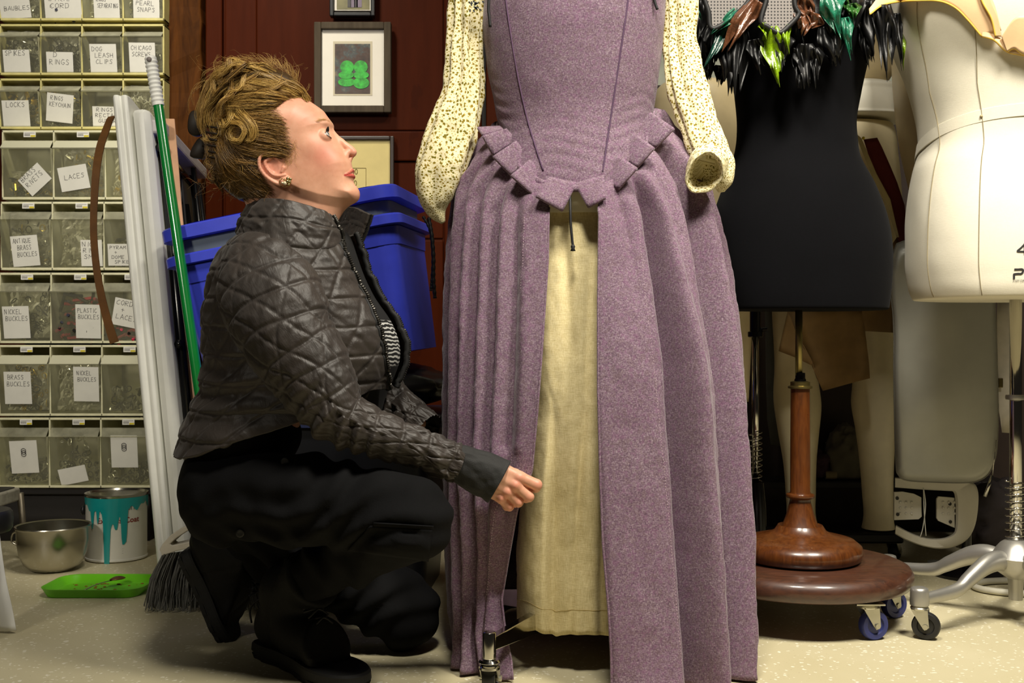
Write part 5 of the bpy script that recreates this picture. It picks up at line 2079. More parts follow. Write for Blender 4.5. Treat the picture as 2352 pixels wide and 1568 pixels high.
tilt = math.radians(-10.5)
ctr = P(752, 842, TYt)
Mt = np.array(Matrix.Translation(Vector(ctr)) @ Matrix.Rotation(tilt, 4, 'Y') @ Matrix.Rotation(math.radians(-7), 4, 'Z'))
root = thing('blue_tote', 'royal blue storage tote standing tilted behind the kneeling woman', 'tote', ctr)
m = MB()
tote_shell(m, .50, .33, .525, .36, 0, .245, Mt, r=.04)
tote_shell(m, .53, .365, .542, .375, .245, .285, Mt, r=.045)
b = m.build('tote_body', M_blue, root, smooth=True, auto=40)
m = MB()
rim(m, .545, .38, .287, .312, .012, Mt)
m.build('rim', M_blue, root, smooth=True, auto=40)
root = thing('grey_tote', 'grey storage tote with a blue lid nested inside the tilted blue tote', 'tote', ctr + [0, 0, .31])
m = MB()
tote_shell(m, .515, .355, .525, .36, .3125, .345, Mt, r=.045)
m.build('tote_body', M_greytote, root, smooth=True, auto=40)
m = MB()
rim(m, .54, .37, .346, .378, .014, Mt)
rim(m, .48, .31, .377, .386, .0, Mt)
m.build('lid', M_blue, root, smooth=True, auto=40)
# black cord hanging over the tote's right corner
m = MB()
pts = [P(985, 500, 2.44), P(992, 540, 2.43), P(996, 590, 2.425), P(996, 640, 2.425), P(999, 685, 2.425)]
m.tube(cr(np.array(pts), 50), .004 + .0007 * np.sin(np.arange(50) * 1.7), 8)
pts = [P(972, 497, 2.44), P(988, 530, 2.435), P(994, 590, 2.43), P(992, 640, 2.43), P(990, 668, 2.43)]
m2 = MB()
m2.tube(cr(np.array(pts), 50), .0034 + .0006 * np.sin(np.arange(50) * 1.7), 8)
root = thing('black_braid', 'black braided cord hanging over the right corner of the blue tote', 'cord', P(990, 690, 2.43))
m.build('strand', M_blackcord, root, smooth=True)
m2.build('strand', M_blackcord, root, smooth=True)
# black tote below and a black rubbish bag between them
root = thing('black_tote', 'black tote with a navy lid on the floor below the blue tote', 'tote', (P(760, 0, TYt)[0], TYt + .02, 0))
Mb = TR((P(768, 0, TYt)[0], TYt + .03, 0), (0, 0, -.06))
m = MB()
tote_shell(m, .48, .34, .54, .38, .001, .40, Mb, r=.04)
m.build('tote_body', M_blacktote, root, smooth=True, auto=40)
m = MB()
rim(m, .55, .39, .401, .432, .012, Mb)
m.build('lid', M_navy, root, smooth=True, auto=40)
m = MB()
bc_ = np.array([P(790, 0, TYt)[0], TYt - .01, .433])
G = []
for i, q in enumerate(np.linspace(0, 1, 26)):
    rr_ = math.sin(PI * (.08 + .86 * q)) ** .5
    row = []
    for a in np.linspace(0, 2 * PI, 80, endpoint=False):
        row.append([bc_[0] + .285 * rr_ * math.cos(a), bc_[1] + .205 * rr_ * math.sin(a), bc_[2] + .002 + .118 * q])
    G.append(row)
G = np.array(G)
G += (.018 * vnoise(G, 16, 3)[..., None] + .006 * vnoise(G, 50, 5)[..., None]) * np.array([1, 1, .25])
G[..., 2] = np.maximum(G[..., 2], .4345)
# the tote above presses the bag flat along its tilted bottom
zl = ctr[2] - np.tan(tilt) * (G[..., 0] - ctr[0]) - .004
G[..., 2] = np.minimum(G[..., 2], np.maximum(zl, .436))
m.grid(G, closed_u=True, cap0=True, cap1=True)
tag(m.build('rubbish_bag', simple('shiny_black_bag_film', (20, 19, 18), .28, spec=.6), smooth=True), 'crumpled black plastic bag squashed between the blue tote and the black tote', 'bag')

# ================================================================== framed pictures on the red wall
def framed(px0, py0, px1, py1, fw, depth, mat, mat_w, label, picmat_parts, glass=False, openings=None):
    x0, x1, z1, z0 = wx(px0), wx(px1), wz(py0), wz(py1)
    yb = WY - .0232
    root = thing('framed_picture', label, 'picture', ((x0 + x1) / 2, yb, z0), group=None)
    f = fw * WY / F
    m = MB()
    for lo, hi in (((x0, yb - depth, z0), (x0 + f, yb, z1)), ((x1 - f, yb - depth, z0), (x1, yb, z1)), ((x0 + f, yb - depth, z0), (x1 - f, yb, z0 + f)), ((x0 + f, yb - depth, z1 - f), (x1 - f, yb, z1))):
        m.box(lo, hi)
    m.build('frame', mat, root, bevel=.003)
    for nm, (a0, b0, a1, b1), mt, off in picmat_parts:
        m = MB()
        m.box((wx(a0), yb - depth * .55 - off, wz(b1)), (wx(a1), yb - .002 - off * .5, wz(b0)))
        m.build(nm, mt, root)
    return root, yb - depth * .55


M_greyframe = board_mat('grey_brown_frame_wood', (62, 54, 44), (86, 76, 62), (50, 44, 36))
M_blackframe = simple('black_frame', (20, 20, 22), .35)
M_mat = simple('white_picture_mat', (226, 220, 206), .8, var=.02)
M_matbevel = simple('picture_mat_bevel', (196, 186, 160), .8, var=.02)
n = NT('dark_photo_print')
n.setp(Base_Color=n.ramp(n.noise(n.coord(), 26, 4, .7), [(.3, lin((30, 24, 22))), (.5, lin((70, 48, 36))), (.6, lin((60, 70, 70))), (.75, lin((130, 110, 80)))]), Roughness=.35)
M_photo = n.m
r1, yf = framed(728, 61, 902, 266, 16, .03, M_greyframe, None, 'grey-framed picture with white mat and green shapes on the red wall', [
    ('mat_board', (742, 76, 886, 250), M_mat, 0), ('mat_bevel', (770, 103, 859, 226), M_matbevel, .001), ('photo_print', (774, 109, 854, 222), M_photo, .002)])
m = MB()
yq = yf - .0035
for cx_, cy_, w_, h_ in ((802, 162, 17, 15), (833, 162, 17, 15), (800, 180, 19, 9), (834, 180, 19, 9), (801, 196, 21, 10), (834, 198, 20, 13)):
    a = np.linspace(0, 2 * PI, 24, endpoint=False)
    m.add(np.column_stack([wx(cx_) + w_ * .92 * WY / F * np.cos(a), np.full(24, yq - .0002 * (cy_ % 7)), wz(cy_) + h_ * WY / F * np.sin(a)]), [list(range(24))])
m.build('green_shapes', simple('green_print_shapes', (40, 160, 44), .4, var=.5, vs=70), r1)
M_picgreen = simple('olive_print', (110, 104, 62), .4, var=.3)
r2, yf = framed(763, -80, 865, 48, 9, .03, M_blackframe, None, 'small black-framed photo cut by the top of the picture', [
    ('mat_board', (771, -70, 858, 33), M_mat, 0), ('photo_print', (778, -60, 853, 31), M_picgreen, .001)])
m = MB()
for cx_, w_, mt in ((807, 4, 0), (815, 5, 1), (822, 4, 0), (829, 6, 1)):
    m.add([[wx(cx_ - w_), yf - .002, wz(26)], [wx(cx_ + w_), yf - .002, wz(26)], [wx(cx_ + w_), yf - .002, wz(-40)], [wx(cx_ - w_), yf - .002, wz(-40)]], [[0, 1, 2, 3]], mt)
m.build('printed_figures', [simple('dark_print', (50, 44, 44), .4), simple('mauve_print', (112, 96, 116), .4)], r2)
M_cardp = simple('yellowed_print_paper', (206, 188, 122), .6, var=.05)
r3, yf = framed(640, 318, 908, 520, 9, .022, simple('dark_brown_frame', (40, 26, 18), .4), None, 'dark-framed drawing on yellowed paper, half hidden behind the woman\'s face', [
    ('paper', (647, 327, 900, 512), M_cardp, 0)])
m = MB()
ln = lambda a, b: m.tube([[wx(a[0]), yf - .001, wz(a[1])], [wx(b[0]), yf - .001, wz(b[1])]], .0006, 4)
ln((815, 390), (844, 390)); ln((844, 390), (844, 500)); ln((760, 390), (815, 390))
a = np.linspace(0, 2 * PI, 18, endpoint=False)
for c_, rr_ in (((826, 462), 8), ((833, 458), 9), ((822, 398), 4), ((820, 424), 4)):
    m.tube(np.column_stack([wx(c_[0]) + rr_ * .7 * WY / F * np.cos(a), np.full(18, yf - .001), wz(c_[1]) + rr_ * 1.4 * WY / F * np.sin(a)]), .0009, 4, closed=True)
m.build('ink_drawing', simple('olive_ink', (116, 100, 50), .7), r3)

# ================================================================== mannequins behind the forms
# trouser form: hips and two legs
LY = 3.02
M_legcream = simple('cream_leg_form_plastic', (238, 224, 184), .42, var=.05)


def leg_rows(L, R, Y0, yd):
    ys = np.linspace(L[0][0], L[-1][0], 40)
    l_ = interp(ys, [p[0] for p in L], [p[1] for p in L])
    r_ = interp(ys, [p[0] for p in R], [p[1] for p in R])
    a = np.linspace(0, 2 * PI, 36, endpoint=False)
    G = []
    for y, xa, xb in zip(ys, l_, r_):
        c = P((xa + xb) / 2, y, Y0)
        w = (xb - xa) / 2 * Y0 / F
        G.append(np.column_stack([c[0] + w * np.cos(a), c[1] + w * yd * np.sin(a), np.full(36, c[2])]))
    return np.array(G)


tf = thing('trouser_form', 'cream trouser form with two legs standing behind the wooden stand', 'mannequin', (P(1915, 0, LY)[0], LY, 0))
m = MB()
m.grid(leg_rows([(640, 1772), (725, 1775), (839, 1780), (919, 1778), (992, 1788), (1063, 1800), (1126, 1805), (1190, 1806), (1204, 1803)], [(640, 1905), (725, 1896), (846, 1876), (935, 1885), (992, 1880), (1047, 1875), (1126, 1873), (1190, 1874), (1204, 1877)], LY, 1.0), closed_u=True, cap0=True, cap1=True)
m.build('leg', M_legcream, tf, smooth=True, bevel=.002)
m = MB()
m.grid(leg_rows([(640, 1925), (760, 1945), (878, 1960), (925, 1957), (983, 1966), (1063, 1976), (1126, 1981), (1200, 1983), (1213, 1980)], [(640, 2052), (760, 2056), (871, 2063), (919, 2063), (999, 2055), (1079, 2051), (1177, 2051), (1200, 2052), (1213, 2055)], LY, 1.0), closed_u=True, cap0=True, cap1=True)
m.build('leg', M_legcream, tf, smooth=True, bevel=.002)
m = MB()
G, t, zs, _ = form_loft([(289, 1800, 2046, .10), (300, 1797, 2050, .105), (360, 1788, 2058, .115), (460, 1774, 2066, .125), (560, 1766, 2066, .125), (660, 1768, 2060, .12), (720, 1800, 2030, .09)], LY, 64, 50)
m.grid(G, closed_u=True, cap0=True, cap1=True)
m.build('hips', M_legcream, tf, smooth=True)
m = MB()
G, t, zs, _ = form_loft([(199, 1815, 2034, .10), (206, 1790, 2056, .115), (222, 1783, 2063, .12), (270, 1780, 2067, .122), (279, 1782, 2065, .12), (281, 1810, 2040, .10)], LY, 64, 40, e=.7)
m.grid(G, closed_u=True, cap0=True, cap1=True)
m.build('waist_cap', M_whiteplast, tf, smooth=True)
m = MB()
zz = P(0, 1216, LY)[2]
m.box((P(1735, 0, LY)[0], LY - .05, zz - .03), (P(2062, 0, LY)[0], LY + .06, zz - .001))
m.build('base_bar', simple('black_steel_base', (17, 17, 18), .4, .5), tf, bevel=.006)
for px_, dy in ((1760, .02), (2046, -.02), (1900, .04)):
    caster(tf, (P(px_, 0, LY)[0], LY + dy, 0), .021, M_wheel, .8, zz - .03)

# half torso forms lit from above, farther back
def back_form(rows, Y0, label, mat, e=.85, nm='torso_form', stand=True, pdy=0.0, pole_px=None):
    G, t, zs, _ = form_loft(rows, Y0, 64, 70, e)
    r_ = thing(nm, label, 'mannequin', (G[..., 0].mean(), Y0, 0))
    m = MB()
    m.grid(G, closed_u=True, cap0=True, cap1=True)
    m.build('torso', mat, r_, smooth=True)
    if not stand:
        r_.location = (G[..., 0].mean(), Y0, zs[0])
        for c_ in r_.children:
            c_.location.z -= zs[0]
        return r_
    m = MB()
    px_ = G[..., 0].mean() if pole_px is None else P(pole_px, 0, Y0 + pdy)[0]
    m.tube([[px_, Y0 + pdy, .012], [px_, Y0 + pdy, zs[0] + .02]], .012, 12)
    m.lathe([(.001, 0), (.085, 0), (.088, .008), (.03, .02), (.001, .024)], (px_, Y0 + pdy, 0), n=36)
    m.build('stand', M_blkmetal, r_, smooth=True, auto=40)
    return r_


back_form([(187, 1545, 1640, .06), (196, 1520, 1672, .09), (218, 1503, 1686, .105), (255, 1497, 1692, .11), (310, 1500, 1696, .11), (420, 1520, 1700, .11), (560, 1545, 1712, .11), (760, 1560, 1722, .11), (920, 1568, 1716, .10)], 2.98,
          'olive-cream half form behind the flower-print sleeve', M_plaster)
back_form([(-140, 1900, 2020, .05), (0, 1890, 2030, .08), (120, 1895, 2034, .09), (190, 1900, 2036, .09), (197, 1904, 2030, .085)], 3.02, 'pale torso form resting on the white waist cap of the trouser form', M_plaster, stand=False)
back_form([(-120, 2040, 2200, .06), (60, 2050, 2250, .09), (200, 2058, 2260, .10), (290, 2067, 2262, .10), (360, 2079, 2258, .10), (428, 2096, 2250, .10), (545, 2110, 2250, .10)], 2.735,
          'cream torso form standing directly behind the large cream dress form', M_plaster, pdy=.06, pole_px=2220)

# ---------------------------------------------------------------- paper and cloth pattern pieces hung on the trouser form
M_brownpaper = simple('brown_pattern_paper', (128, 100, 58), .8, var=.12, bump=.06, bs=80)
M_maroon = simple('maroon_cloth', (104, 34, 34), .8, var=.12)
M_creampaper = simple('cream_pattern_card', (198, 184, 138), .8)


def sheet(name, mat, poly, Y0, label, cat, bend=.012, group=None, thick=.0012, seed=1):
    """a cut flat piece, hanging with a slight bend"""
    import bmesh
    n_ = len(poly)
    bm = bmesh.new()
    vs_ = [bm.verts.new(P(x, y, Y0)) for x, y in poly]
    f = bm.faces.new(vs_)
    bmesh.ops.triangulate(bm, faces=[f])
    bmesh.ops.subdivide_edges(bm, edges=bm.edges, cuts=5, use_grid_fill=True)
    V = np.array([v_.co[:] for v_ in bm.verts])
    bm.verts.index_update()
    F_ = [[v_.index for v_ in f_.verts] for f_ in bm.faces]
    bm.free()
    V[:, 1] -= bend * (1 + vnoise(V * [1, .2, 1], 7, seed))
    m = MB()
    m.add(V, F_)
    return tag(m.build(name, mat, smooth=True, solid=thick, solid_off=0), label, cat, group)


sheet('paper_pattern', M_brownpaper, [(1805, 715), (1788, 806), (1823, 820), (1869, 843), (1876, 868), (1888, 897), (1993, 868), (1984, 800), (1974, 700)], 2.86, 'brown paper pattern piece with a slanted lower edge hanging between the cream legs', 'paper pattern', .02)
sheet('paper_pattern', M_brownpaper, [(1974, 640), (1979, 760), (2052, 764), (2052, 752), (2087, 745), (2092, 600), (2060, 540), (2020, 600)], 2.85, 'brown paper pattern piece hanging in front of the right cream thigh', 'paper pattern', .008, seed=4)
sheet('cloth_pattern', M_maroon, [(1982, 321), (2013, 317), (2024, 339), (2059, 421), (2076, 472), (2081, 546), (2078, 590), (2059, 545), (2041, 470), (2011, 412)], 2.83, 'maroon cloth pattern piece pinned beside the black form', 'cloth pattern', .006, seed=2)
sheet('card_pattern', M_creampaper, [(1967, 308), (1978, 318), (2012, 400), (2044, 458), (2064, 545), (2058, 545), (2036, 470), (2004, 412), (1972, 330)], 2.80, 'narrow cream card pattern edge between the black form and the maroon cloth', 'card pattern', .004, seed=3)
m = MB()
m.ball(P(1983, 317, 2.815), .0042, 10, 8)
tag(m.build('pin', simple('yellow_pin_head', (220, 200, 40), .4), smooth=True), 'yellow-headed pin in the top of the maroon cloth', 'pin')

# ---------------------------------------------------------------- silver-grey padded board and white cloth behind the cream form
M_silver = simple('silver_grey_coated_cloth', (168, 168, 160), .42, .35, var=.14, vs=6, bump=.08, bs=30)
PBY = 2.70
pb = thing('padded_board', 'silver-grey padded board with rounded lower corner behind the cream form', 'ironing board', P(2160, 1105, PBY))
m = MB()
ol = [(2060, 560), (2270, 560), (2284, 690), (2289, 800), (2292, 930), (2291, 1000), (2286, 1050), (2272, 1085), (2250, 1102), (2215, 1108), (2130, 1106), (2082, 1102), (2064, 1090), (2058, 1060), (2054, 900), (2054, 760)]
ol = cr(np.array(ol, float), 60, closed=True)
c_ = ol.mean(0)
G = []
for k_, (ins_, dy) in enumerate(((.90, -.012), (.965, -.006), (1, .01), (1, .03), (.97, .045))):
    G.append([P(*(c_ + (q - c_) * ins_), PBY + dy) for q in ol])
G = np.array(G)
m.grid(G, closed_u=True, cap0=True, cap1=True)
m.build('cover', M_silver, pb, smooth=True)
m = MB()
m.tube(G[2], .0022, 6, closed=True)
m.build('drawcord', simple('thin_grey_cord', (120, 118, 110), .7), pb, smooth=True)
m = MB()
m.tube([P(2288, 1010, 2.69), P(2279, 1095, 2.69)], .001, 5)
m.tube([P(2279, 1092, 2.69), P(2262, 1140, 2.69)], .004, 8)
m.build('metal_hook', M_chrome, pb, smooth=True)
sheet('hanging_cloth', simple('pale_grey_cloth', (186, 178, 162), .8), [(2288, 680), (2340, 680), (2338, 995), (2296, 992), (2288, 940), (2294, 820)], 2.92, 'pale grey cloth strip hanging beside the silver padded board', 'cloth', .008, seed=6)
m = MB()
m.box(P(2293, 890, 2.90) + [0, -.004, 0], P(2303, 868, 2.90) + [0, .004, 0])
tag(m.build('clip', simple('brass_clip', (96, 84, 50), .4, .8), bevel=.002), 'small brass clip on the pale hanging cloth', 'clip')
sheet('hanging_cloth', simple('dark_grey_cloth', (92, 92, 84), .8), [(1752, 600), (1800, 600), (1806, 990), (1796, 1024), (1768, 1020), (1760, 960)], 3.16, 'dark grey cloth hanging left of the cream legs', 'cloth', .008, seed=7)

# ---------------------------------------------------------------- dark form stand with a spring, left of the legs
fs = thing('form_stand', 'black form stand with chrome pole and spring between the dress and the cream legs', 'stand', (P(1736, 0, 2.74)[0], 2.74, 0))
sx_ = P(1735, 0, 2.74)[0]
q_ = lambda py: CAMH - (py - CY) * 2.74 / F
m = MB()
m.tube([[sx_, 2.74, q_(1110)], [sx_, 2.74, q_(770)]], .009, 14)
m.build('pole', M_chrome, fs, smooth=True)
m = MB()
m.tube([[sx_, 2.74, q_(772)], [sx_, 2.74, q_(640)]], .014, 14)
m.lathe([(.014, q_(775)), (.019, q_(773)), (.019, q_(762)), (.014, q_(760))], (sx_, 2.74, 0), n=20)
m.tube([[sx_ + .012, 2.74, q_(757)], [sx_ + .03, 2.735, q_(756)]], .005, 8)
m.build('upper_tube', M_blkmetal, fs, smooth=True, auto=40)
m = MB()
m.tube(np.array([[sx_ + .016 * math.cos(q * 9 * 2 * PI), 2.74 + .016 * math.sin(q * 9 * 2 * PI), q_(1105) + (q_(992) - q_(1105)) * q] for q in np.linspace(0, 1, 220)]), .0013, 6)
m.build('spring', M_chrome, fs, smooth=True)
m = MB()
m.lathe([(.001, .001), (.11, .001), (.112, .012), (.06, .03), (.03, .06), (.026, q_(1165)), (.020, q_(1108)), (.001, q_(1106))], (sx_, 2.74, 0), n=40)
m.build('base', M_blkmetal, fs, smooth=True, auto=40)

# ---------------------------------------------------------------- white rounded frame on the floor with perforated plates
M_frame = simple('off_white_enamel_frame', (206, 202, 190), .35, var=.04)
WFY = 2.755
wf = thing('machine_frame', 'off-white rounded machine frame with perforated plates on the floor behind the stands', 'machine frame', P(2150, 1262, WFY) * [1, 1, 0])
outer = cr(np.array([(2056, 1095), (2120, 1100), (2200, 1104), (2234, 1108), (2246, 1126), (2247, 1160), (2240, 1205), (2224, 1236), (2196, 1254), (2160, 1260), (2120, 1254), (2086, 1242), (2068, 1233), (2056, 1226)], float), 60)
inner = cr(np.array([(2056, 1119), (2120, 1124), (2176, 1127), (2190, 1130), (2194, 1150), (2195, 1180), (2194, 1212), (2188, 1226), (2166, 1235), (2136, 1236), (2110, 1230), (2092, 1223), (2074, 1214), (2058, 1205)], float), 60)
G = []
for dy, k_ in ((0, .12), (-.008, 0.02), (-.008, -0.02)):
    pass
rows = []
for q, dy in ((0, .05), (0, .0), (.12, -.010), (.88, -.010), (1, 0), (1, .05)):
    rows.append([P(*(o_ * (1 - q) + i_ * q), WFY + dy) for o_, i_ in zip(outer, inner)])
rows = np.array(rows)
m = MB()
m.grid(rows.transpose(1, 0, 2), closed_u=True, cap0=True, cap1=True)
m.build('frame', M_frame, wf, smooth=True, auto=60)
for poly, holes in (([(2054, 1130), (2074, 1129), (2100, 1134), (2116, 1142), (2117, 1186), (2110, 1192), (2054, 1194)], [(2061, 1144), (2062, 1181)]), ([(2152, 1146), (2156, 1140), (2192, 1143), (2193, 1212), (2156, 1196), (2152, 1190)], [(2182, 1157), (2183, 1198)])):
    p = [P(x, y, WFY + .004) for x, y in poly]
    k_ = len(p)
    m = MB()
    V = np.array(p + [q + np.array([0, .006, 0]) for q in p])
    m.add(V, [list(range(k_)), list(range(2 * k_ - 1, k_ - 1, -1))] + [[i, i + k_, (i + 1) % k_ + k_, (i + 1) % k_] for i in range(k_)])
    x0_, x1_ = min(q[0] for q in poly), max(q[0] for q in poly)
    a = np.linspace(0, 2 * PI, 12, endpoint=False)
    for hx, hy in holes:
        c_ = P(hx, hy, WFY + .0025)
        m.add(np.column_stack([c_[0] + .0045 * np.cos(a), np.full(12, c_[1]), c_[2] + .0045 * np.sin(a)]), [list(range(12))], 1)
    for i in range(3):
        for j in range(3):
            c_ = P(x0_ + 14 + i * 13, 1153 + j * 13, WFY + .003)
            m.ball(c_, (.0035, .002, .0035), 8, 5, 0)
    m.build('perforated_plate', [M_frame, simple('dark_screw_hole', (40, 38, 36), .6)], wf)
m = MB()
m.tube(cr(np.array([P(2121, 1120, WFY - .014), P(2126, 1160, WFY - .016), P(2120, 1210, WFY - .014), P(2114, 1232, WFY - .012)]), 20), .0012, 5)
m.tube(cr(np.array([P(2121, 1120, WFY - .014), P(2123, 1180, WFY - .018), P(2127, 1230, WFY - .012)]), 20), .0012, 5)
m.build('white_thread', M_tablew, wf, smooth=True)

# foot pedal, hoop, boxes and cloth on the dark floor at the back
m = MB()
fp = P(2172, 1312, 2.80)
m.prism([(-.036, -.05), (.036, -.05), (.026, .05), (-.02, .052)], .014, TR((fp[0], fp[1] + .04, .002), (.12, 0, -.15)))
o = m.build('foot_pedal', simple('ribbed_grey_pedal', (150, 150, 144), .5, .3, bump=.5, bs=700), bevel=.004)
tag(o, 'small grey ribbed foot pedal on the floor left of the aluminium leg', 'foot pedal')
m = MB()
a = np.linspace(0, 2 * PI, 48, endpoint=False)
hc = P(2345, 1350, 2.62)
m.tube(np.column_stack([hc[0] + .11 * np.cos(a), hc[1] + .07 * np.sin(a), np.full(48, .0095)]), .008, 8, closed=True)
tag(m.build('white_hoop', simple('off_white_hoop', (206, 202, 184), .5), smooth=True), 'off-white hoop lying on the floor under the aluminium stand', 'hoop')
m = MB()
m.rbox((P(1880, 0, 3.0)[0], 2.78, .001), (P(1932, 0, 2.9)[0], 2.86, .03), .006, e=.003)
tag(m.build('black_box', M_blacktote, smooth=True, auto=40), 'flat black box on the floor behind the wooden stand', 'box')


def lump(name, c, r, mat, label, cat, seed, amp=.25):
    m = MB()
    G = []
    for i in range(23):
        t_ = PI * (.02 + .96 * i / 22)
        G.append([[math.sin(t_) * math.cos(q), math.sin(t_) * math.sin(q), -math.cos(t_)] for q in np.linspace(0, 2 * PI, 44, endpoint=False)])
    G = np.array(G)
    k_ = 1 + amp * vnoise(G, 2.2, seed) + amp * .35 * vnoise(G, 7, seed + 4)
    G = G * k_[..., None] * np.array(r) + np.array(c)
    G[..., 2] = np.maximum(G[..., 2], c[2] - r[2] * .8)
    m.grid(G, closed_u=True, cap0=True, cap1=True)
    return tag(m.build(name, mat, smooth=True), label, cat)


root = thing('dark_shelf', 'low dark shelf at the back wall between the cream legs', 'shelf', (.95, 3.32, 0))
m = MB()
m.box((.55, 3.26, .16), (1.5, 3.41, .18))
m.build('shelf_board', simple('dark_shelf_board', (30, 24, 20), .6), root, bevel=.003)
for xx in (.56, 1.47):
    m = MB()
    m.box((xx, 3.27, 0), (xx + .02, 3.41, .159))
    m.build('side_board', simple('dark_shelf_side', (30, 24, 20), .6), root, bevel=.003)
lump('cloth_sack', P(1945, 1025, 3.33) * [1, 1, 0] + [0, 0, .25], (.065, .05, .085), simple('grey_sackcloth', (112, 106, 88), .8), 'grey stuffed sack on the dark shelf between the cream legs', 'sack', 3)
lump('dark_bundle', P(1872, 1085, 3.33) * [1, 1, 0] + [0, 0, .222], (.045, .045, .05), simple('purple_brown_cloth', (70, 44, 56), .8), 'dark purple-brown cloth bundle on the dark shelf behind the wooden post', 'cloth bundle', 9)
lump('dark_bundle', P(2285, 1180, 3.15) * [1, 1, 0] + [0, 0, .09], (.10, .07, .11), simple('black_brown_cloth', (40, 32, 30), .8), 'dark cloth bundle beside the off-white machine frame', 'cloth bundle', 12)
m = MB()
m.tube([P(1895, 1128, 3.30) * [1, 1, 0] + [0, 0, .195], P(1920, 1128, 3.30) * [1, 1, 0] + [0, 0, .195]], .0135, 14)
tag(m.build('fabric_roll', simple('pale_roll_core', (150, 136, 100), .7), smooth=True, auto=50), 'short pale roll lying on the dark shelf between the cream legs', 'roll')
# ================================================================== the kneeling woman
px_r = lambda r_, Y: r_ * Y / F
KN = np.array((-.168, 1.82, .305))
AN = np.array((-.405, 2.03, .150))
HIPN = P(520, 1125, 1.95)
HIPF = P(535, 1130, 2.11)
KF = np.array((-.212, 2.125, .074))
AF = np.array((-.585, 2.19, .215))
HY = 1.99                      # distance of her head's mid plane
hs = HY / F                    # metres per pixel there
person = thing('person', 'kneeling woman in a dark quilted jacket with pinned-up blond hair, looking up at the dress', 'person', (P(700, 0, 1.98)[0], 1.98, 0))


def pix(x, y, w, Y0):
    """pixel-plane coordinates plus an offset w (pixels, away from us) about the plane Y0 -> world"""
    s = Y0 / F
    return np.stack([(np.asarray(x) - CX) * s, Y0 + np.asarray(w) * s, CAMH - (np.asarray(y) - CY) * s], -1)


prof = np.array([(660, 223), (682, 225), (698, 227.5), (713, 234), (732, 246.5), (744, 256), (751.5, 266.5), (759, 277), (764, 284), (765.5, 290), (765.5, 297), (767.5, 305), (774, 318), (783, 334), (793, 350), (802, 364), (806.5, 373), (809, 384), (811, 393), (811.5, 399),
                 (812.5, 407), (813, 415), (816, 424), (822.5, 433), (826, 442), (825.5, 453), (820, 462), (810, 468.5), (798, 476), (786, 490), (774, 512), (764, 535), (756, 570), (750, 600), (590, 600), (586, 550), (580, 505), (566, 470), (545, 440), (525, 400), (514, 350), (518, 300), (540, 258), (580, 234), (625, 224)])
ctrl = np.array([(560, 300, 90, 82), (640, 262, 86, 80), (700, 268, 78, 74), (740, 290, 72, 74), (700, 350, 79, 86), (757, 352, 63, 66), (785, 378, 54, 52), (640, 390, 80, 88), (700, 425, 73, 72), (745, 410, 66, 66), (788, 425, 47, 44), (815, 450, 36, 30), (770, 462, 52, 44), (700, 475, 62, 60), (690, 520, 57, 62), (640, 560, 58, 62), (560, 420, 80, 80)])


def poly_sd(px, py, poly):
    d = np.full(px.shape, 1e9)
    ins = np.zeros(px.shape, bool)
    n_ = len(poly)
    for i in range(n_):
        ax, ay = poly[i]
        bx, by = poly[(i + 1) % n_]
        ex, ey = bx - ax, by - ay
        t = np.clip(((px - ax) * ex + (py - ay) * ey) / (ex * ex + ey * ey), 0, 1)
        d = np.minimum(d, np.hypot(px - ax - t * ex, py - ay - t * ey))
        c = ((ay > py) != (by > py)) & (px < (bx - ax) * (py - ay) / (by - ay + 1e-12) + ax)
        ins ^= c
    return np.where(ins, d, -d)


prof_s = cr(prof, 240, closed=True)


def head_fields(x, y):
    D = poly_sd(x, y, prof_s)
    ws = np.zeros(x.shape)
    W = np.zeros(x.shape)
    Dm = np.zeros(x.shape)
    for cx, cy, a, b in ctrl:
        g = np.exp(-((x - cx) ** 2 + (y - cy) ** 2) / (2 * 34 ** 2)) + 1e-9
        ws += g
        W += g * a
        Dm += g * b
    W, Dm = W / ws, Dm / ws
    # jaw: below the line from lobe to chin the neck draws in
    jx = np.array([640, 676, 700, 740, 780, 815, 840])
    jy = np.array([418, 436, 448, 460, 466, 468, 466])
    below = y - np.interp(x, jx, jy)
    W = W - 9 * np.clip(below / 22 + .35, 0, 1)
    return D, W, Dm


fwd = np.array([.94, -.34])
upv = np.array([-.34, -.94])
EYE = (748.5, 321.5, 38.5)
ER = 15.2


def surf_x(y, w):
    """front of the face (pixel x) at height y and half width w"""
    xs = np.linspace(840, 760, 321)
    D, W, Dm = head_fields(xs[:, None], np.full((321, 1), float(y)))
    need = Dm * (1 - np.sqrt(np.clip(1 - (w / W) ** 2, 0, 1)))
    k = np.argmax((D - need)[:, 0] > 0)
    return xs[k]


def lip_paths():
    if 'v' not in _lp:
        ws = [0, 8, 16, 24, 31, 36]
        yu = [391.5, 392.5, 396, 400.5, 404.5, 406.8]
        yl = [405.0, 405.3, 406, 407, 408, 408.2]
        ym = [398.6, 399.4, 401.5, 404, 406.3, 407.5]
        ru = [3.8, 3.6, 3.2, 2.7, 2.0, 1.2]
        rl = [4.6, 4.5, 4.0, 3.2, 2.2, 1.2]
        mk = lambda ys, dx: [(surf_x(y, w) + dx, y, w) for y, w in zip(ys, ws)]
        U, L_, M_ = mk(yu, -.9), mk(yl, -1.2), mk(ym, .9)
        M_[0] = (M_[0][0] + 5, M_[0][1], 0)
        _lp['v'] = ([(U[k], U[k + 1], ru[k], ru[k + 1]) for k in range(5)], [(L_[k], L_[k + 1], rl[k], rl[k + 1]) for k in range(5)], [(M_[k], M_[k + 1], .9, .8) for k in range(5)])
    return _lp['v']


_lp = {}


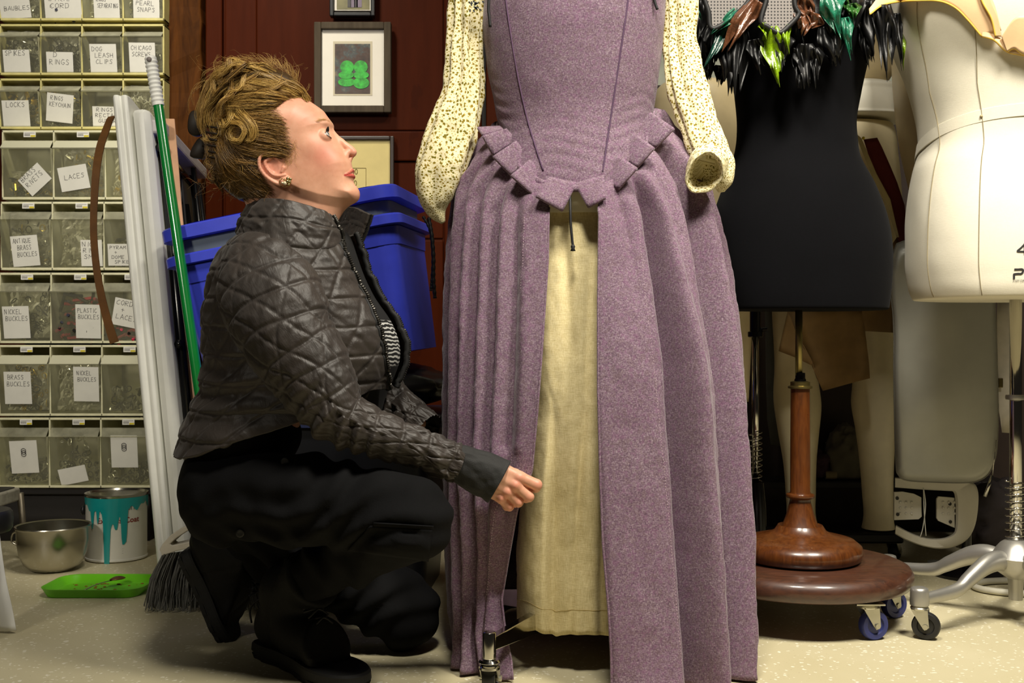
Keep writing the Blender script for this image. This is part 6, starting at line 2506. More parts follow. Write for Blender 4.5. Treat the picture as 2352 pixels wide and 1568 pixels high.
def head_sdf(X, Y, Z):
    # X, Y pixel coordinates, Z = w
    x2, y2 = X[:, :, 0], Y[:, :, 0]
    D, W, Dm = head_fields(x2, y2)
    aw = np.abs(Z)
    q = np.clip(1 - D / Dm, 0, 3)[:, :, None]
    E = (np.sqrt(q ** 2 + (aw / W[:, :, None]) ** 2) - 1) * np.minimum(W, Dm)[:, :, None] * .85
    g = lambda cx, cy, cw, s, sw=None: np.exp(-((X - cx) ** 2 + (Y - cy) ** 2) / (2 * s * s) - (aw - cw) ** 2 / (2 * (sw or s) ** 2))
    E = E - 3.2 * g(728, 346, 58, 16, 20)      # cheekbone
    E = E - 2.2 * g(771, 372, 34, 16, 18)      # front of the cheek
    E = E - 1.6 * g(757, 288, 26, 10, 16)      # brow ridge
    E = E + 2.6 * g(757, 303, 36, 9, 14)       # hollow above the eye
    E = E + 1.5 * g(781, 395, 36, 10, 9)       # fold beside the mouth
    E = E + 1.6 * g(735, 315, 62, 14, 14)      # temple side of the orbit
    E = E + 1.8 * g(806, 420, 8, 7, 18)        # below the lip
    # eye socket
    ex, ey, ew = EYE
    dx, dy, dw = X - ex, Y - ey, aw - ew
    r = np.sqrt(dx * dx + dy * dy + dw * dw) + 1e-9
    E = smax(E, ER + .4 - r, 3.0)
    fx_ = dx * fwd[0] + dy * fwd[1]
    uy_ = dx * upv[0] + dy * upv[1]
    el = np.degrees(np.arctan2(uy_, np.sqrt(fx_ ** 2 + dw ** 2)))
    az = np.degrees(np.arctan2(dw, fx_ + 1e-9))          # + = outwards
    k = np.clip(1 - (az / 62) ** 2, -.6, 1)
    hi, lo = 31 * k + 3, -27 * k + 2
    L = np.minimum(hi - el, el - lo) * .27
    lid = np.maximum(r - (ER + 2.6), -(r - (ER - .6)))
    lid = smax(lid, L, 1.0)
    lid = np.where(fx_ < -6, 50, lid)
    E = smin(E, lid, 2.2)
    # nose
    def nose(c0, c1, r0, r1):
        return sd_caps(X, Y, Z, c0, c1, r0, r1)
    n_ = nose((760, 306, 0), (783, 326.5, 0), 8.5, 8.0)
    n_ = smin(n_, nose((783, 326.5, 0), (804, 343, 0), 8.0, 9.5), 5)
    n_ = smin(n_, nose((808, 348.5, 0), (810.2, 350, 0), 9.6, 9.4), 4)
    n_ = smin(n_, sd_caps(X, Y, aw, (796, 359, 11), (799, 352, 9.0), 7.0, 6.5), 5)
    n_ = smin(n_, nose((809, 355, 0), (804, 366, 0), 6.0, 4.5), 4)
    E = smin(E, n_, 7)
    # nostril and wing crease
    E = smax(E, -sd_caps(X, Y, aw, (808, 359.5, 5.6), (802, 362.5, 7.2), 2.5, 2.9), 1.5)
    E = E + 1.6 * g(789, 361, 19, 4.5, 4)
    # lips
    LU, LL, LM = lip_paths()
    up = lo_ = mo = None
    for a_, b_, r0, r1 in LU:
        d_ = sd_caps(X, Y, aw, a_, b_, r0, r1)
        up = d_ if up is None else smin(up, d_, 1.5)
    for a_, b_, r0, r1 in LL:
        d_ = sd_caps(X, Y, aw, a_, b_, r0, r1)
        lo_ = d_ if lo_ is None else smin(lo_, d_, 1.5)
    lips = smin(up, lo_, .6)
    E = smin(E, lips, 2.4)
    E = E + .9 * g(795, 408, 38, 3.4, 3.4)
    for a_, b_, r0, r1 in LM:
        d_ = sd_caps(X, Y, aw, a_, b_, r0, r1)
        mo = d_ if mo is None else np.minimum(mo, d_)
    E = smax(E, -mo, 1.0)
    # ear: plate, rim, inner fold, bowl
    c, s = math.cos(math.radians(54)), math.sin(math.radians(54))
    lx, ly = (X - 644) * c + (Y - 399) * s, -(X - 644) * s + (Y - 399) * c
    ez = aw - (77.5 + .17 * (ly + 0))
    plate = (np.sqrt((lx / 41) ** 2 + (ly / 22) ** 2 + (ez / 4.2) ** 2) - 1) * 4.2
    ear = plate
    hel = cr(np.array([(657, 384, 76), (648, 371, 80), (634, 366.5, 84), (621, 371, 87), (615.5, 384, 88), (618, 401, 87), (629, 417, 85), (645, 429, 82), (659, 435, 80)], float), 22)
    for a_, b_ in zip(hel[:-1], hel[1:]):
        ear = smin(ear, sd_caps(X, Y, aw, a_, b_, 3.7, 3.7), 1.6)
    anti = cr(np.array([(640, 377, 82), (628, 385, 84), (631, 399, 84), (643, 413, 83), (658, 417, 82), (671, 414, 80)], float), 14)
    for a_, b_ in zip(anti[:-1], anti[1:]):
        ear = smin(ear, sd_caps(X, Y, aw, a_, b_, 3.2, 3.2), 1.6)
    ear = smin(ear, sd_caps(X, Y, aw, (666, 428, 79), (675, 424, 78), 7.5, 6.5), 4)
    ear = smin(ear, sd_caps(X, Y, aw, (668, 398, 78), (664, 407, 79), 4, 3.5), 3)
    ear = smax(ear, -sd_ell(X, Y, aw, (650, 397, 84), (10, 14, 9)), 2)
    ear = np.where((X > 600) & (X < 700) & (Y > 350) & (Y < 450), ear, 60)
    E = smin(E, ear, 3)
    return E


def hand_sdf(X, Y, Z):
    f = None
    def add(f, d, k):
        return d if f is None else smin(f, d, k)
    C = lambda a, b, r0, r1: sd_caps(X, Y, Z, a, b, r0, r1)
    M_ = [(1193, 1095, -7), (1184, 1112, -11), (1167, 1128, -8), (1151, 1143, -3)]
    W_ = [(1140, 1074, 2), (1134, 1090, -3), (1128, 1107, -3), (1122, 1126, 2)]
    rm = [13.5, 13, 12.5, 11.5]
    for i in range(4):
        f = add(f, C(W_[i], M_[i], [19, 18, 17, 15][i], rm[i]), 10)
    f = add(f, C((1128, 1078, 10), (1180, 1108, 10), 14, 12), 8)
    f = add(f, C((1124, 1108, 10), (1150, 1130, 10), 13, 12), 8)
    fingers = [([M_[0], (1232, 1112.5, -5), (1230.5, 1122, 17), (1214, 1120, 27)], (13.8, 13.2, 11.5, 9.5)),
               ([M_[1], (1214, 1139, -7), (1208, 1145, 15), (1193, 1137, 24)], (13.2, 12.8, 11.5, 9.5)),
               ([M_[2], (1190, 1152, -4), (1184, 1156, 15), (1171, 1146, 23)], (12.6, 12.2, 11, 9)),
               ([M_[3], (1170, 1163, 0), (1164, 1165, 15), (1154, 1155, 21)], (11.4, 10.6, 9.8, 8))]
    fg = None
    for pts, r in fingers:
        d = None
        for a, b, r0, r1 in zip(pts[:-1], pts[1:], r[:-1], r[1:]):
            d = add(d, C(a, b, r0, r1), 2.5)
        f2 = d
        fg = f2 if fg is None else smin(fg, f2, .8)
    f = smin(f, fg, 7)
    # knuckles
    for (x, y, z), rr_ in zip(M_, (6.5, 7, 6.2, 5.4)):
        f = smin(f, np.sqrt((X - x) ** 2 + (Y - y) ** 2 + (Z - z + 9.5) ** 2) - rr_, 9)
    # grooves between the fingers
    for a, b in (((1203, 1113, -14), (1225, 1131, -14)), ((1186, 1131, -14), (1206, 1150, -12)), ((1166, 1146, -10), (1184, 1162, -9))):
        f = smax(f, -C(a, b, 1.6, 2.6), 2.0)
    # thumb behind, its pad against the cloth
    th_ = add(None, C((1150, 1078, 22), (1184, 1092, 32), 13, 12), 4)
    th_ = add(th_, C((1184, 1092, 32), (1212, 1106, 40), 11.5, 9.5), 4)
    f = smin(f, th_, 7)
    return f


n = NT('fair_skin')
at = n.n('ShaderNodeAttribute', attribute_name='tc')
sep = n.n('ShaderNodeSeparateXYZ')
n.l(at.outputs['Vector'], sep.inputs[0])
v = n.coord()
base = n.ramp(n.noise(v, 40, 5, .65), [(.3, lin((216, 158, 128))), (.7, lin((232, 178, 148)))])
c = n.mix(n.math('MULTIPLY', sep.outputs['X'], .85, clamp=True), base, lin((214, 112, 98)))
c = n.mix(sep.outputs['Y'], c, lin((188, 62, 62)))
fr = n.math('GREATER_THAN', n.noise(v, 330, 2), .72)
c = n.mix(n.math('MULTIPLY', fr, .18), c, lin((160, 96, 66)))
n.setp(Base_Color=c, Roughness=n.math('SUBTRACT', n.math('ADD', n.math('MULTIPLY', n.noise(v, 160, 3), .18), .36), n.math('MULTIPLY', sep.outputs['Y'], .16)))
n.b.inputs['Subsurface Weight'].default_value = .18
n.b.inputs['Subsurface Radius'].default_value = (.008, .003, .0018)
n.b.inputs['Subsurface Scale'].default_value = .6
n.b.inputs['Specular IOR Level'].default_value = .42
n.bump(n.noise(v, 750, 3), .10, .0006)
M_skin = n.m

body = MB()
hv, hf = surface_nets(head_sdf, (500, 214, -102), (842, 604, 102), 1.7)
x, y, w_ = hv.T
aw = np.abs(w_)
g2 = lambda cx, cy, cw, s, sw: np.exp(-((x - cx) ** 2 + (y - cy) ** 2) / (2 * s * s) - (aw - cw) ** 2 / (2 * sw * sw))
blush = .55 * g2(752, 366, 52, 27, 34) + .45 * g2(812, 352, 0, 12, 14) + .5 * g2(645, 395, 84, 26, 18) + .3 * g2(820, 450, 0, 14, 18) + .3 * g2(705, 262, 60, 30, 40)
LU, LL, LM = lip_paths()
um = np.min([sd_caps(x, y, aw, a_, b_, r0 + .5, r1 + .5) for a_, b_, r0, r1 in LU], axis=0)
lm = np.min([sd_caps(x, y, aw, a_, b_, r0 + .6, r1 + .6) for a_, b_, r0, r1 in LL], axis=0)
lip = np.clip(.5 - np.minimum(um, lm) / 1.6, 0, 1)
body.add(pix(x, y, w_, HY), hf, 0, np.column_stack([np.clip(blush, 0, 1), lip, 0 * x]))
HandY = 1.865
gv, gf = surface_nets(hand_sdf, (1082, 1040, -34), (1256, 1190, 56), 1.35)
x, y, w_ = gv.T
kn = sum(np.exp(-((x - a) ** 2 + (y - b) ** 2) / (2 * 9 ** 2)) for a, b in ((1193, 1095), (1184, 1112), (1167, 1128), (1151, 1143), (1236, 1112), (1214, 1140), (1191, 1154), (1171, 1165)))
body.add(pix(x, y, w_, HandY), gf, 0, np.column_stack([np.clip(.42 * kn, 0, .6), 0 * x, 0 * x]))


# the rest of her body, inside the clothes, as one smooth surface
def body_sdf(X, Y, Z):
    C = lambda a, b, r0, r1: sd_caps(X, Y, Z, a, b, r0, r1)
    f = C(P(665, 560, 2.0), P(640, 700, 2.03), .045, .09)
    f = smin(f, C(P(640, 700, 2.03), P(560, 1060, 2.03), .09, .085), .02)
    f = smin(f, C(P(625, 630, 1.95), P(765, 945, 1.85), .035, .022), .02)
    f = smin(f, C(P(765, 945, 1.85), P(1126, 1097, 1.866), .022, .018), .01)
    f = smin(f, C(P(690, 640, 2.11), P(850, 880, 2.19), .035, .022), .02)
    f = smin(f, C(P(850, 880, 2.19), P(962, 970, 2.14), .022, .016), .01)
    f = smin(f, C(P(545, 1120, 1.97), KN, .055, .032), .02)
    f = smin(f, C(KN, AN, .032, .026), .01)
    f = smin(f, C(P(560, 1130, 2.11), KF, .055, .032), .02)
    f = smin(f, C(KF, AF, .032, .026), .01)
    return f


bv, bf = surface_nets(body_sdf, (-.72, 1.72, .02), (0.0, 2.30, .86), .009)
body.add(bv, bf)
body.build('body', M_skin, person, smooth=True, recalc=False)

# ---- eyes, brows, lashes, earring
M_eye = NT('eye_white_and_iris')
n = M_eye
sep = n.n('ShaderNodeSeparateXYZ')
n.l(n.n('ShaderNodeAttribute', attribute_name='tc').outputs['Vector'], sep.inputs[0])
n.setp(Base_Color=n.ramp(sep.outputs['X'], [(0.0, lin((16, 18, 20))), (.16, lin((16, 18, 20))), (.18, lin((96, 124, 132))), (.40, lin((70, 96, 108))), (.44, lin((206, 200, 196))), (1, lin((222, 206, 200)))]), Roughness=.08)
n.b.inputs['Coat Weight'].default_value = 1.0
M_eye = n.m
for sgn in (-1, 1):
    m = MB()
    gz = np.array([fwd[0] * .96 + upv[0] * .26, fwd[1] * .96 + upv[1] * .26, 0])
    gz = gz / np.linalg.norm(gz)
    c0 = np.array([EYE[0], EYE[1], sgn * EYE[2]])
    Mx = frame_from(gz, (0, 0, 1), c0)
    rows, tcs = [], []
    for i in range(25):
        a = PI * i / 24
        rows.append([[max(1e-3, (ER - .3) * math.sin(a)) * math.cos(q), max(1e-3, (ER - .3) * math.sin(a)) * math.sin(q), (ER - .3) * math.cos(a) + (1.0 * max(0, 1 - (a / .5) ** 2))] for q in np.linspace(0, 2 * PI, 32, endpoint=False)])
        tcs.append([[min(1, a / 1.1), 0, 0]] * 32)
    G = np.array(rows)
    V = xf(Mx, G.reshape(-1, 3))
    m.grid(pix(V[:, 0], V[:, 1], V[:, 2], HY).reshape(G.shape), closed_u=True, cap0=True, cap1=True, tc=np.array(tcs) + 1e-6)
    m.build('eye', M_eye, person, smooth=True)


def head_w(x, y):
    """half width (pixels) of the bare head at pixel (x, y)"""
    x, y = np.atleast_1d(np.asarray(x, float)), np.atleast_1d(np.asarray(y, float))
    D, W, Dm = head_fields(x, y)
    q = np.clip(1 - D / Dm, 0, 1)
    return W * np.sqrt(np.clip(1 - q * q, 0, 1))


def hairmat(name, c0, c1, c2, rough=.38):
    n = NT(name)
    sep = n.n('ShaderNodeSeparateXYZ')
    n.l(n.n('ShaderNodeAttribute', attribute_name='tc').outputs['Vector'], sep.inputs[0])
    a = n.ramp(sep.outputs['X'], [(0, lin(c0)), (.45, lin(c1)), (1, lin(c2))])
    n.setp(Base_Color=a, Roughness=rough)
    n.b.inputs['Specular IOR Level'].default_value = .6
    n.b.inputs['Anisotropic'].default_value = .4
    return n.m


M_hair = hairmat('golden_blond_hair', (48, 33, 14), (146, 108, 50), (228, 190, 106))  # lighter top, darker nape: mostly light put into the colour, partly darker roots
rr = np.random.default_rng(21)


def strand(mb, pts, r0, col, n_=16, taper=.35, sides=3):
    p = cr(np.asarray(pts, float), n_)
    W3 = pix(p[:, 0], p[:, 1], p[:, 2], HY)
    rad = r0 * np.linspace(1, taper, n_) * np.minimum(1, .35 + np.linspace(0, 4, n_))
    G = sweep(W3, rad, sides)
    tc = np.full((n_ * sides, 3), 0.0)
    tc[:, 0] = np.clip(col + .12 * np.repeat(np.linspace(-.5, .6, n_), sides), 0.01, 1)
    mb.grid(G, closed_u=True, tc=tc)


hair = MB()
# under-mass that fills the volume below the strands
def mass_sdf(X, Y, Z):
    x2, y2 = X[:, :, 0], Y[:, :, 0]
    D, W, Dm = head_fields(x2, y2)
    q = np.clip(1 - (D + 7) / Dm, 0, 3)[:, :, None]
    E = (np.sqrt(q ** 2 + (np.abs(Z) / (W[:, :, None] + 4)) ** 2) - 1) * np.minimum(W, Dm)[:, :, None] * .85
    # cut away the face: in front of the hairline
    hx = np.interp(Y, [214, 226, 240, 262, 290, 306, 330, 352, 372, 392, 430, 470], [690, 668, 642, 630, 646, 656, 654, 656, 642, 606, 606, 634])
    E = smax(E, X - hx, 8)
    E = smax(E, Y - 462, 6)
    t = sd_ell(X, Y, Z, (588, 196, 0), (92, 42, 60))
    t = smin(t, sd_ell(X, Y, Z, (524, 262, 0), (48, 80, 58)), 14)
    t = smin(t, sd_ell(X, Y, Z, (560, 372, 0), (66, 82, 74)), 20)
    return smin(E, t, 12)


mv, mf = surface_nets(mass_sdf, (455, 140, -110), (730, 476, 110), 4.0)
hair.add(pix(mv[:, 0], mv[:, 1], mv[:, 2], HY), mf, 0, np.column_stack([np.full(len(mv), .05), np.zeros((len(mv), 2))]))  # very dark tone puts the shade between strands into the colour


def surf(x, y, lift, side=-1):
    return np.column_stack([x, y, side * (head_w(x, y) + lift)])


# hair drawn back from the hairline over the side of the head
hl = cr(np.array([(712, 226), (694, 229), (674, 236), (656, 250), (650, 268), (664, 286), (675, 304), (676, 322), (680, 342), (686, 358), (676, 374), (660, 372)], float), 200)
for side, cnt in ((-1, 560), (1, 260)):
    for i in range(cnt):
        u = rr.uniform(0, 1)
        st = hl[int(u * 199)] + rr.normal(0, 3, 2) + np.array([5 - rr.exponential(13), rr.uniform(-4, 4)])
        # end: somewhere along the gathered line at the back
        e = np.array([548, 232]) * (1 - u) + np.array([520, 335]) * u + rr.normal(0, 7, 2)
        mid = st * .5 + e * .5 + np.array([0, -10 + 20 * u]) + rr.normal(0, 4, 2)
        xy = cr(np.array([st, st * .75 + mid * .25 + [0, -2], mid, e]), 12)
        l_ = np.linspace(1, 12, 12) + rr.uniform(0, 4) + 2.0 * np.sin(np.linspace(0, 9, 12) + rr.uniform(0, 6))
        strand(hair, surf(xy[:, 0], xy[:, 1], l_, side), rr.uniform(.00035, .0007), np.clip(.48 - .12 * u + rr.normal(0, .12), .05, .9), 14)
# behind the ear and the nape, drawn up to the clip
for side, cnt in ((-1, 420), (1, 150)):
    for i in range(cnt):
        u = rr.uniform(0, 1)
        st = np.array([(612, 380), (614, 405), (626, 430), (640, 452), (612, 462), (580, 464), (556, 452)], float)
        st = cr(st, 60)[int(u * 59)] + rr.normal(0, 4, 2)
        e = np.array([512, 322]) + rr.normal(0, 14, 2)
        mid = st * .5 + e * .5 + np.array([-12, 16]) + rr.normal(0, 9, 2)
        xy = cr(np.array([st, mid, e]), 12)
        l_ = np.linspace(1, 10, 12) + rr.uniform(0, 8) + 3 * np.sin(np.linspace(0, 10, 12) + rr.uniform(0, 6))
        p = surf(xy[:, 0], xy[:, 1], l_, side)
        em = np.sqrt(np.clip(1 - ((xy[:, 0] - 560) / 68) ** 2 - ((xy[:, 1] - 372) / 86) ** 2, 0, 1)) * 78 + rr.uniform(4, 13)
        p[:, 2] = side * np.maximum(np.abs(p[:, 2]), em)
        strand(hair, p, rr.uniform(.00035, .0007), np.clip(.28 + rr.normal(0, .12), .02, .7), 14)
# loose fuzz at the nape
for i in range(130):
    a = np.array([rr.uniform(480, 640), rr.uniform(395, 455), -rr.uniform(20, 78)])
    b = a + np.array([rr.normal(-14, 12), rr.normal(12, 10), rr.normal(-4, 8)])
    strand(hair, [a, (a + b) / 2 + rr.normal(0, 6, 3), b], .0003, .3 + rr.normal(0, .1), 7)


def lock(pts, spread, cnt, col, r0=.0006, n_=22, seed=0, curl=0.0, taper=.3):
    """a bundle of strands following a guide"""
    r_ = np.random.default_rng(seed)
    g = cr(np.array(pts, float), n_)
    t_ = np.linspace(0, 1, n_)
    if seed < 330 and g[0, 0] > 640:      # a lock that starts at the hairline hugs the head first
        lim = head_w(g[:, 0], g[:, 1]) + 2 + 95 * t_
        g[:, 2] = np.sign(g[:, 2]) * np.minimum(np.abs(g[:, 2]), lim)
    T, N, B = frames(g)
    for i in range(cnt):
        a, q = r_.uniform(0, 2 * PI), math.sqrt(r_.random())
        sp = np.interp(np.linspace(0, 1, n_), [0, .25, .75, 1], [.3, 1, .95, .4]) * spread * q
        ph = r_.uniform(-.25, .25)
        tw = a + np.linspace(0, 1.2, n_) + ph
        p = g + (np.cos(tw) * sp)[:, None] * N + (np.sin(tw) * sp)[:, None] * B + np.cumsum(r_.normal(0, .55, (n_, 3)), 0) * (1 + 0 * q)
        k0 = r_.integers(0, 3)
        k1 = n_ - r_.integers(0, 5)
        strand(hair, p[k0:k1], r0 * r_.uniform(.6, 1.2), np.clip(col + r_.normal(0, .22), .03, 1), n_, taper)


# the big sweep from the forehead over the top
for k, (z0, zz) in enumerate(((-8, -4), (-24, -22), (-42, -38), (-56, -50), (-66, -58), (14, 10), (36, 30))):
    up = 6 * abs(z0) / 60
    lock([(712, 226 + abs(z0) * .25, z0 * .9), (690, 208 + up, z0), (655, 190 + up * 2, zz), (610, 170 + up * 2.4, zz), (560, 156 + up * 2.6, zz), (520, 166 + up * 2.2, zz), (494, 196 + up, zz * .8)], 13, 80, .68, seed=100 + k)
for k, (p_, sp, c_) in enumerate([
        ([(676, 222, -56), (640, 210, -66), (600, 196, -66), (560, 190, -62), (524, 206, -56), (500, 240, -48)], 14, .74),
        ([(690, 218, -40), (650, 196, -56), (600, 180, -62), (552, 172, -58), (510, 190, -50)], 13, .8),
        ([(668, 232, -60), (640, 232, -74), (604, 226, -76), (572, 228, -72), (548, 248, -66)], 11, .6),
        ([(650, 205, -58), (618, 202, -70), (580, 206, -72), (552, 218, -66), (530, 240, -60)], 10, .82)]):
    lock(p_, sp, 90, c_, seed=200 + k)
for k, (p_, sp, c_) in enumerate([
        ([(688, 230, -52), (664, 226, -66), (628, 222, -76), (590, 220, -78), (552, 226, -72)], 9, .62),
        ([(672, 238, -62), (648, 240, -74), (612, 240, -82), (578, 244, -82), (546, 252, -76)], 10, .55),
        ([(700, 228, -30), (680, 216, -46), (650, 210, -60), (612, 206, -68), (570, 206, -68)], 9, .74),
        ([(660, 250, -66), (640, 256, -78), (608, 260, -86), (576, 262, -86), (546, 264, -80)], 10, .5)]):
    lock(p_, sp, 100, c_, seed=260 + k)
# the back fall and its curls
def lock2(xy, lift, sp, cnt, c_, seed):
    g = np.array(xy, float)
    w_ = np.maximum(head_w(g[:, 0], g[:, 1]), 40) + np.asarray(lift)
    lock(np.column_stack([g, -w_]), sp, cnt, c_, seed=seed)


for k, (xy, lift, sp, c_) in enumerate([
        ([(520, 172), (496, 206), (482, 250), (478, 292), (484, 322)], [4, 4, 8, 8, 8], 12, .62),
        ([(536, 178), (510, 214), (498, 256), (500, 292), (508, 320)], [2, 6, 10, 12, 10], 12, .74),
        ([(556, 186), (532, 214), (520, 252), (524, 284), (536, 306), (528, 322)], [2, 6, 12, 14, 14, 10], 10, .72),
        ([(576, 196), (556, 226), (548, 256), (556, 284), (548, 304), (532, 300), (532, 284), (546, 280)], [2, 8, 12, 14, 16, 16, 14, 12], 7, .82),
        ([(506, 190), (486, 222), (474, 262), (474, 300)], [0, 0, 0, 0], 12, .55),
        ([(562, 212), (566, 242), (572, 272), (590, 292), (606, 310), (606, 332), (597, 338), (594, 326)], [6, 10, 14, 16, 16, 15, 13, 12], 8, .76),
        ([(552, 226), (552, 258), (564, 286), (586, 298), (602, 318), (600, 338), (588, 342)], [6, 10, 14, 16, 18, 16, 14], 6.5, .86),
        ([(540, 236), (540, 270), (552, 298), (576, 304), (588, 322), (576, 342), (558, 338), (552, 322), (562, 310)], [8, 12, 16, 18, 18, 18, 16, 15, 14], 4.5, .84),
        ([(512, 276), (520, 304), (518, 326), (498, 330), (488, 318)], [12, 14, 14, 12, 10], 5.5, .7),
        ([(560, 208), (540, 232), (548, 258), (572, 262), (584, 244), (570, 228)], [10, 14, 18, 20, 18, 14], 5, .8),
        ([(600, 214), (576, 226), (556, 248), (548, 272), (552, 294)], [6, 10, 14, 16, 16], 7, .66),
        ([(500, 300), (506, 322), (492, 332), (478, 326)], [8, 10, 10, 6], 4.5, .62)]):
    lock2(xy, lift, sp, 100 if sp > 9 else 60, c_, 300 + k)
for k in range(22):
    r_ = np.random.default_rng(700 + k)
    a0 = np.array([r_.uniform(540, 680), 0.0])
    a0[1] = 196 - 34 * math.sin(PI * (a0[0] - 470) / 240) + r_.uniform(-4, 20)
    e0 = np.array([r_.uniform(478, 545), r_.uniform(185, 300)])
    g = [a0]
    for q in (.25, .5, .75):
        g.append(a0 * (1 - q) + e0 * q + np.array([r_.normal(0, 9), -12 * math.sin(PI * q) + r_.normal(0, 9)]))
    g += [e0, e0 + r_.normal(0, 13, 2) + [6, 8]]
    g = np.array(g)
    wb = r_.uniform(-72, -50)
    ww = wb * np.array([.8, 1.1, 1.2, 1.15, 1.0, .95]) + r_.normal(0, 5, 6)
    lock(np.column_stack([g, ww]), r_.uniform(3, 6), 34, r_.uniform(.45, .95), seed=720 + k)
for i in range(420):
    u = rr.uniform(0, 1)
    ang = PI * (.06 + 1.02 * u)
    a = np.array([582 + 104 * math.cos(ang), 204 - 56 * math.sin(ang), rr.uniform(-58, 20)])
    if u > .8:
        a = np.array([rr.uniform(474, 500), rr.uniform(200, 320), rr.uniform(-50, 0)])
    out = np.array([math.cos(ang), -math.sin(ang), 0]) * abs(rr.normal(4, 7))
    tan = np.array([-math.sin(ang), -math.cos(ang), 0]) * rr.uniform(6, 26)
    b = a + out + tan + rr.normal(0, 3, 3)
    strand(hair, [a - tan * .4, (a + b) / 2 + out * .5, b], .00026, np.clip(.55 + rr.normal(0, .2), .1, 1), 8)
for k in range(30):
    r_ = np.random.default_rng(900 + k)
    a0 = np.array([r_.uniform(500, 622), r_.uniform(380, 456)])
    e0 = np.array([r_.uniform(486, 530), r_.uniform(322, 372)])
    g = [a0]
    for q in (.2, .4, .6, .8):
        g.append(a0 * (1 - q) + e0 * q + np.array([-10 * math.sin(PI * q), 10 * math.sin(PI * q)]) + r_.normal(0, 5, 2))
    g.append(e0)
    lock2(g, [6, 10, 12, 12, 11, 8], r_.uniform(3.5, 6.5), 30, r_.uniform(.12, .5), 930 + k)
lock([(560, 196, 40), (520, 210, 52), (500, 260, 50), (500, 310, 40)], 18, 60, .6, seed=341)
lock([(640, 205, 50), (590, 190, 60), (540, 196, 56), (510, 230, 50)], 18, 70, .65, seed=342)
# fly-away hairs
for i in range(150):
    a = np.array([rr.uniform(468, 700), rr.uniform(150, 240), rr.uniform(-60, 30)])
    t = rr.uniform(0, 1)
    if rr.random() < .55:
        a = np.array([480 + 215 * t, 196 - 48 * math.sin(PI * min(1, t * 1.05)) + 22 * t, rr.uniform(-40, 20)])
    b = a + np.array([rr.normal(-8, 16), rr.normal(-12, 9), rr.normal(0, 10)])
    strand(hair, [a, (a * .6 + b * .4) + rr.normal(0, 5, 3), b + rr.normal(0, 4, 3)], .00022, .55 + rr.normal(0, .15), 9)
for pts in ([(470, 200, -20), (452, 214, -22), (440, 236, -20), (438, 258, -18), (446, 272, -16)], [(476, 186, -10), (456, 196, -14), (446, 218, -14), (448, 244, -10)], [(622, 168, -20), (634, 150, -20), (638, 132, -16)], [(618, 166, -24), (628, 148, -20), (626, 132, -18)],
            [(700, 216, -10), (708, 206, -10), (712, 194, -8)], [(500, 176, -10), (496, 152, -8), (503, 128, -6)]):
    for k in range(5):
        strand(hair, np.array(pts, float) + rr.normal(0, 2.2, (len(pts), 3)), .00024, .6 + rr.normal(0, .1), 14)
# soft wisps in front of the ear
for i in range(70):
    a = np.array([rr.uniform(672, 696), rr.uniform(330, 382)])
    b = a + np.array([rr.normal(-6, 10), rr.uniform(10, 34)])
    xy = cr(np.array([a, (a + b) / 2 + rr.normal(0, 3, 2), b]), 7)
    strand(hair, surf(xy[:, 0], xy[:, 1], 1.5 + rr.uniform(0, 2), -1), .0002, .62 + rr.normal(0, .1), 8)
for i in range(120):
    u = rr.uniform(0, .35)
    a = hl[int(u * 199)] + rr.normal(0, 3, 2)
    b = a + np.array([rr.uniform(-26, -8), rr.uniform(-8, 3)])
    xy = cr(np.array([a, (a + b) / 2 + rr.normal(0, 2, 2), b]), 7)
    strand(hair, surf(xy[:, 0], xy[:, 1], 1 + rr.uniform(0, 3), -1), .00022, .6 + rr.normal(0, .1), 8)
hair.build('hair', M_hair, person, smooth=True, recalc=False)

for sgn in (-1, 1):
    brow = MB()
    for i in range(110):
        u = rr.random()
        g_ = cr(np.array([(763, 285.5), (757, 282.5), (748, 284), (738, 291)], float), 40)[int(u * 39)] + rr.normal(0, 1.9, 2)
        w0 = 9 + 44 * u
        pw = float(head_w(g_[0] - 2, g_[1])[0])
        pw = min(pw + 1.5, w0 + 12)
        a = np.array([g_[0], g_[1], sgn * (pw + 1)])
        b = a + np.array([-5.0 - 2 * u, -1.5 + 3 * u, sgn * 3.0])
        strand(brow, [a, (a + b) / 2 + [0, -.4, 0], b], .00018, .62 + rr.normal(0, .1), 5)
    brow.build('eyebrow', M_hair, person, smooth=True, recalc=False)
for sgn in (-1, 1):
    lash = MB()
    for az in np.linspace(-50, 54, 52):
        k_ = 1 - (az / 62) ** 2
        for el, ln_, upw in ((31 * k_ + 3, 8.5, .9), (-27 * k_ + 2, 3.2, -.5)):
            e_, a_ = math.radians(el), math.radians(az)
            d = np.array([fwd[0] * math.cos(e_) * math.cos(a_) + upv[0] * math.sin(e_), fwd[1] * math.cos(e_) * math.cos(a_) + upv[1] * math.sin(e_), math.cos(e_) * math.sin(a_)])
            a = np.array([EYE[0], EYE[1], EYE[2]]) + d * (ER + 1.6)
            b = a + d * ln_ * .8 + np.array([upv[0] * ln_ * upw * .6, upv[1] * ln_ * upw * .6, 0])
            a[2] *= sgn
            b[2] *= sgn
            strand(lash, [a, a * .5 + b * .5 + np.array([fwd[0], fwd[1], 0]) * .8, b], .00045, 0.0, 5)
    lash.build('eyelashes', simple('dark_lashes', (26, 20, 16), .6), person, smooth=True, recalc=False)

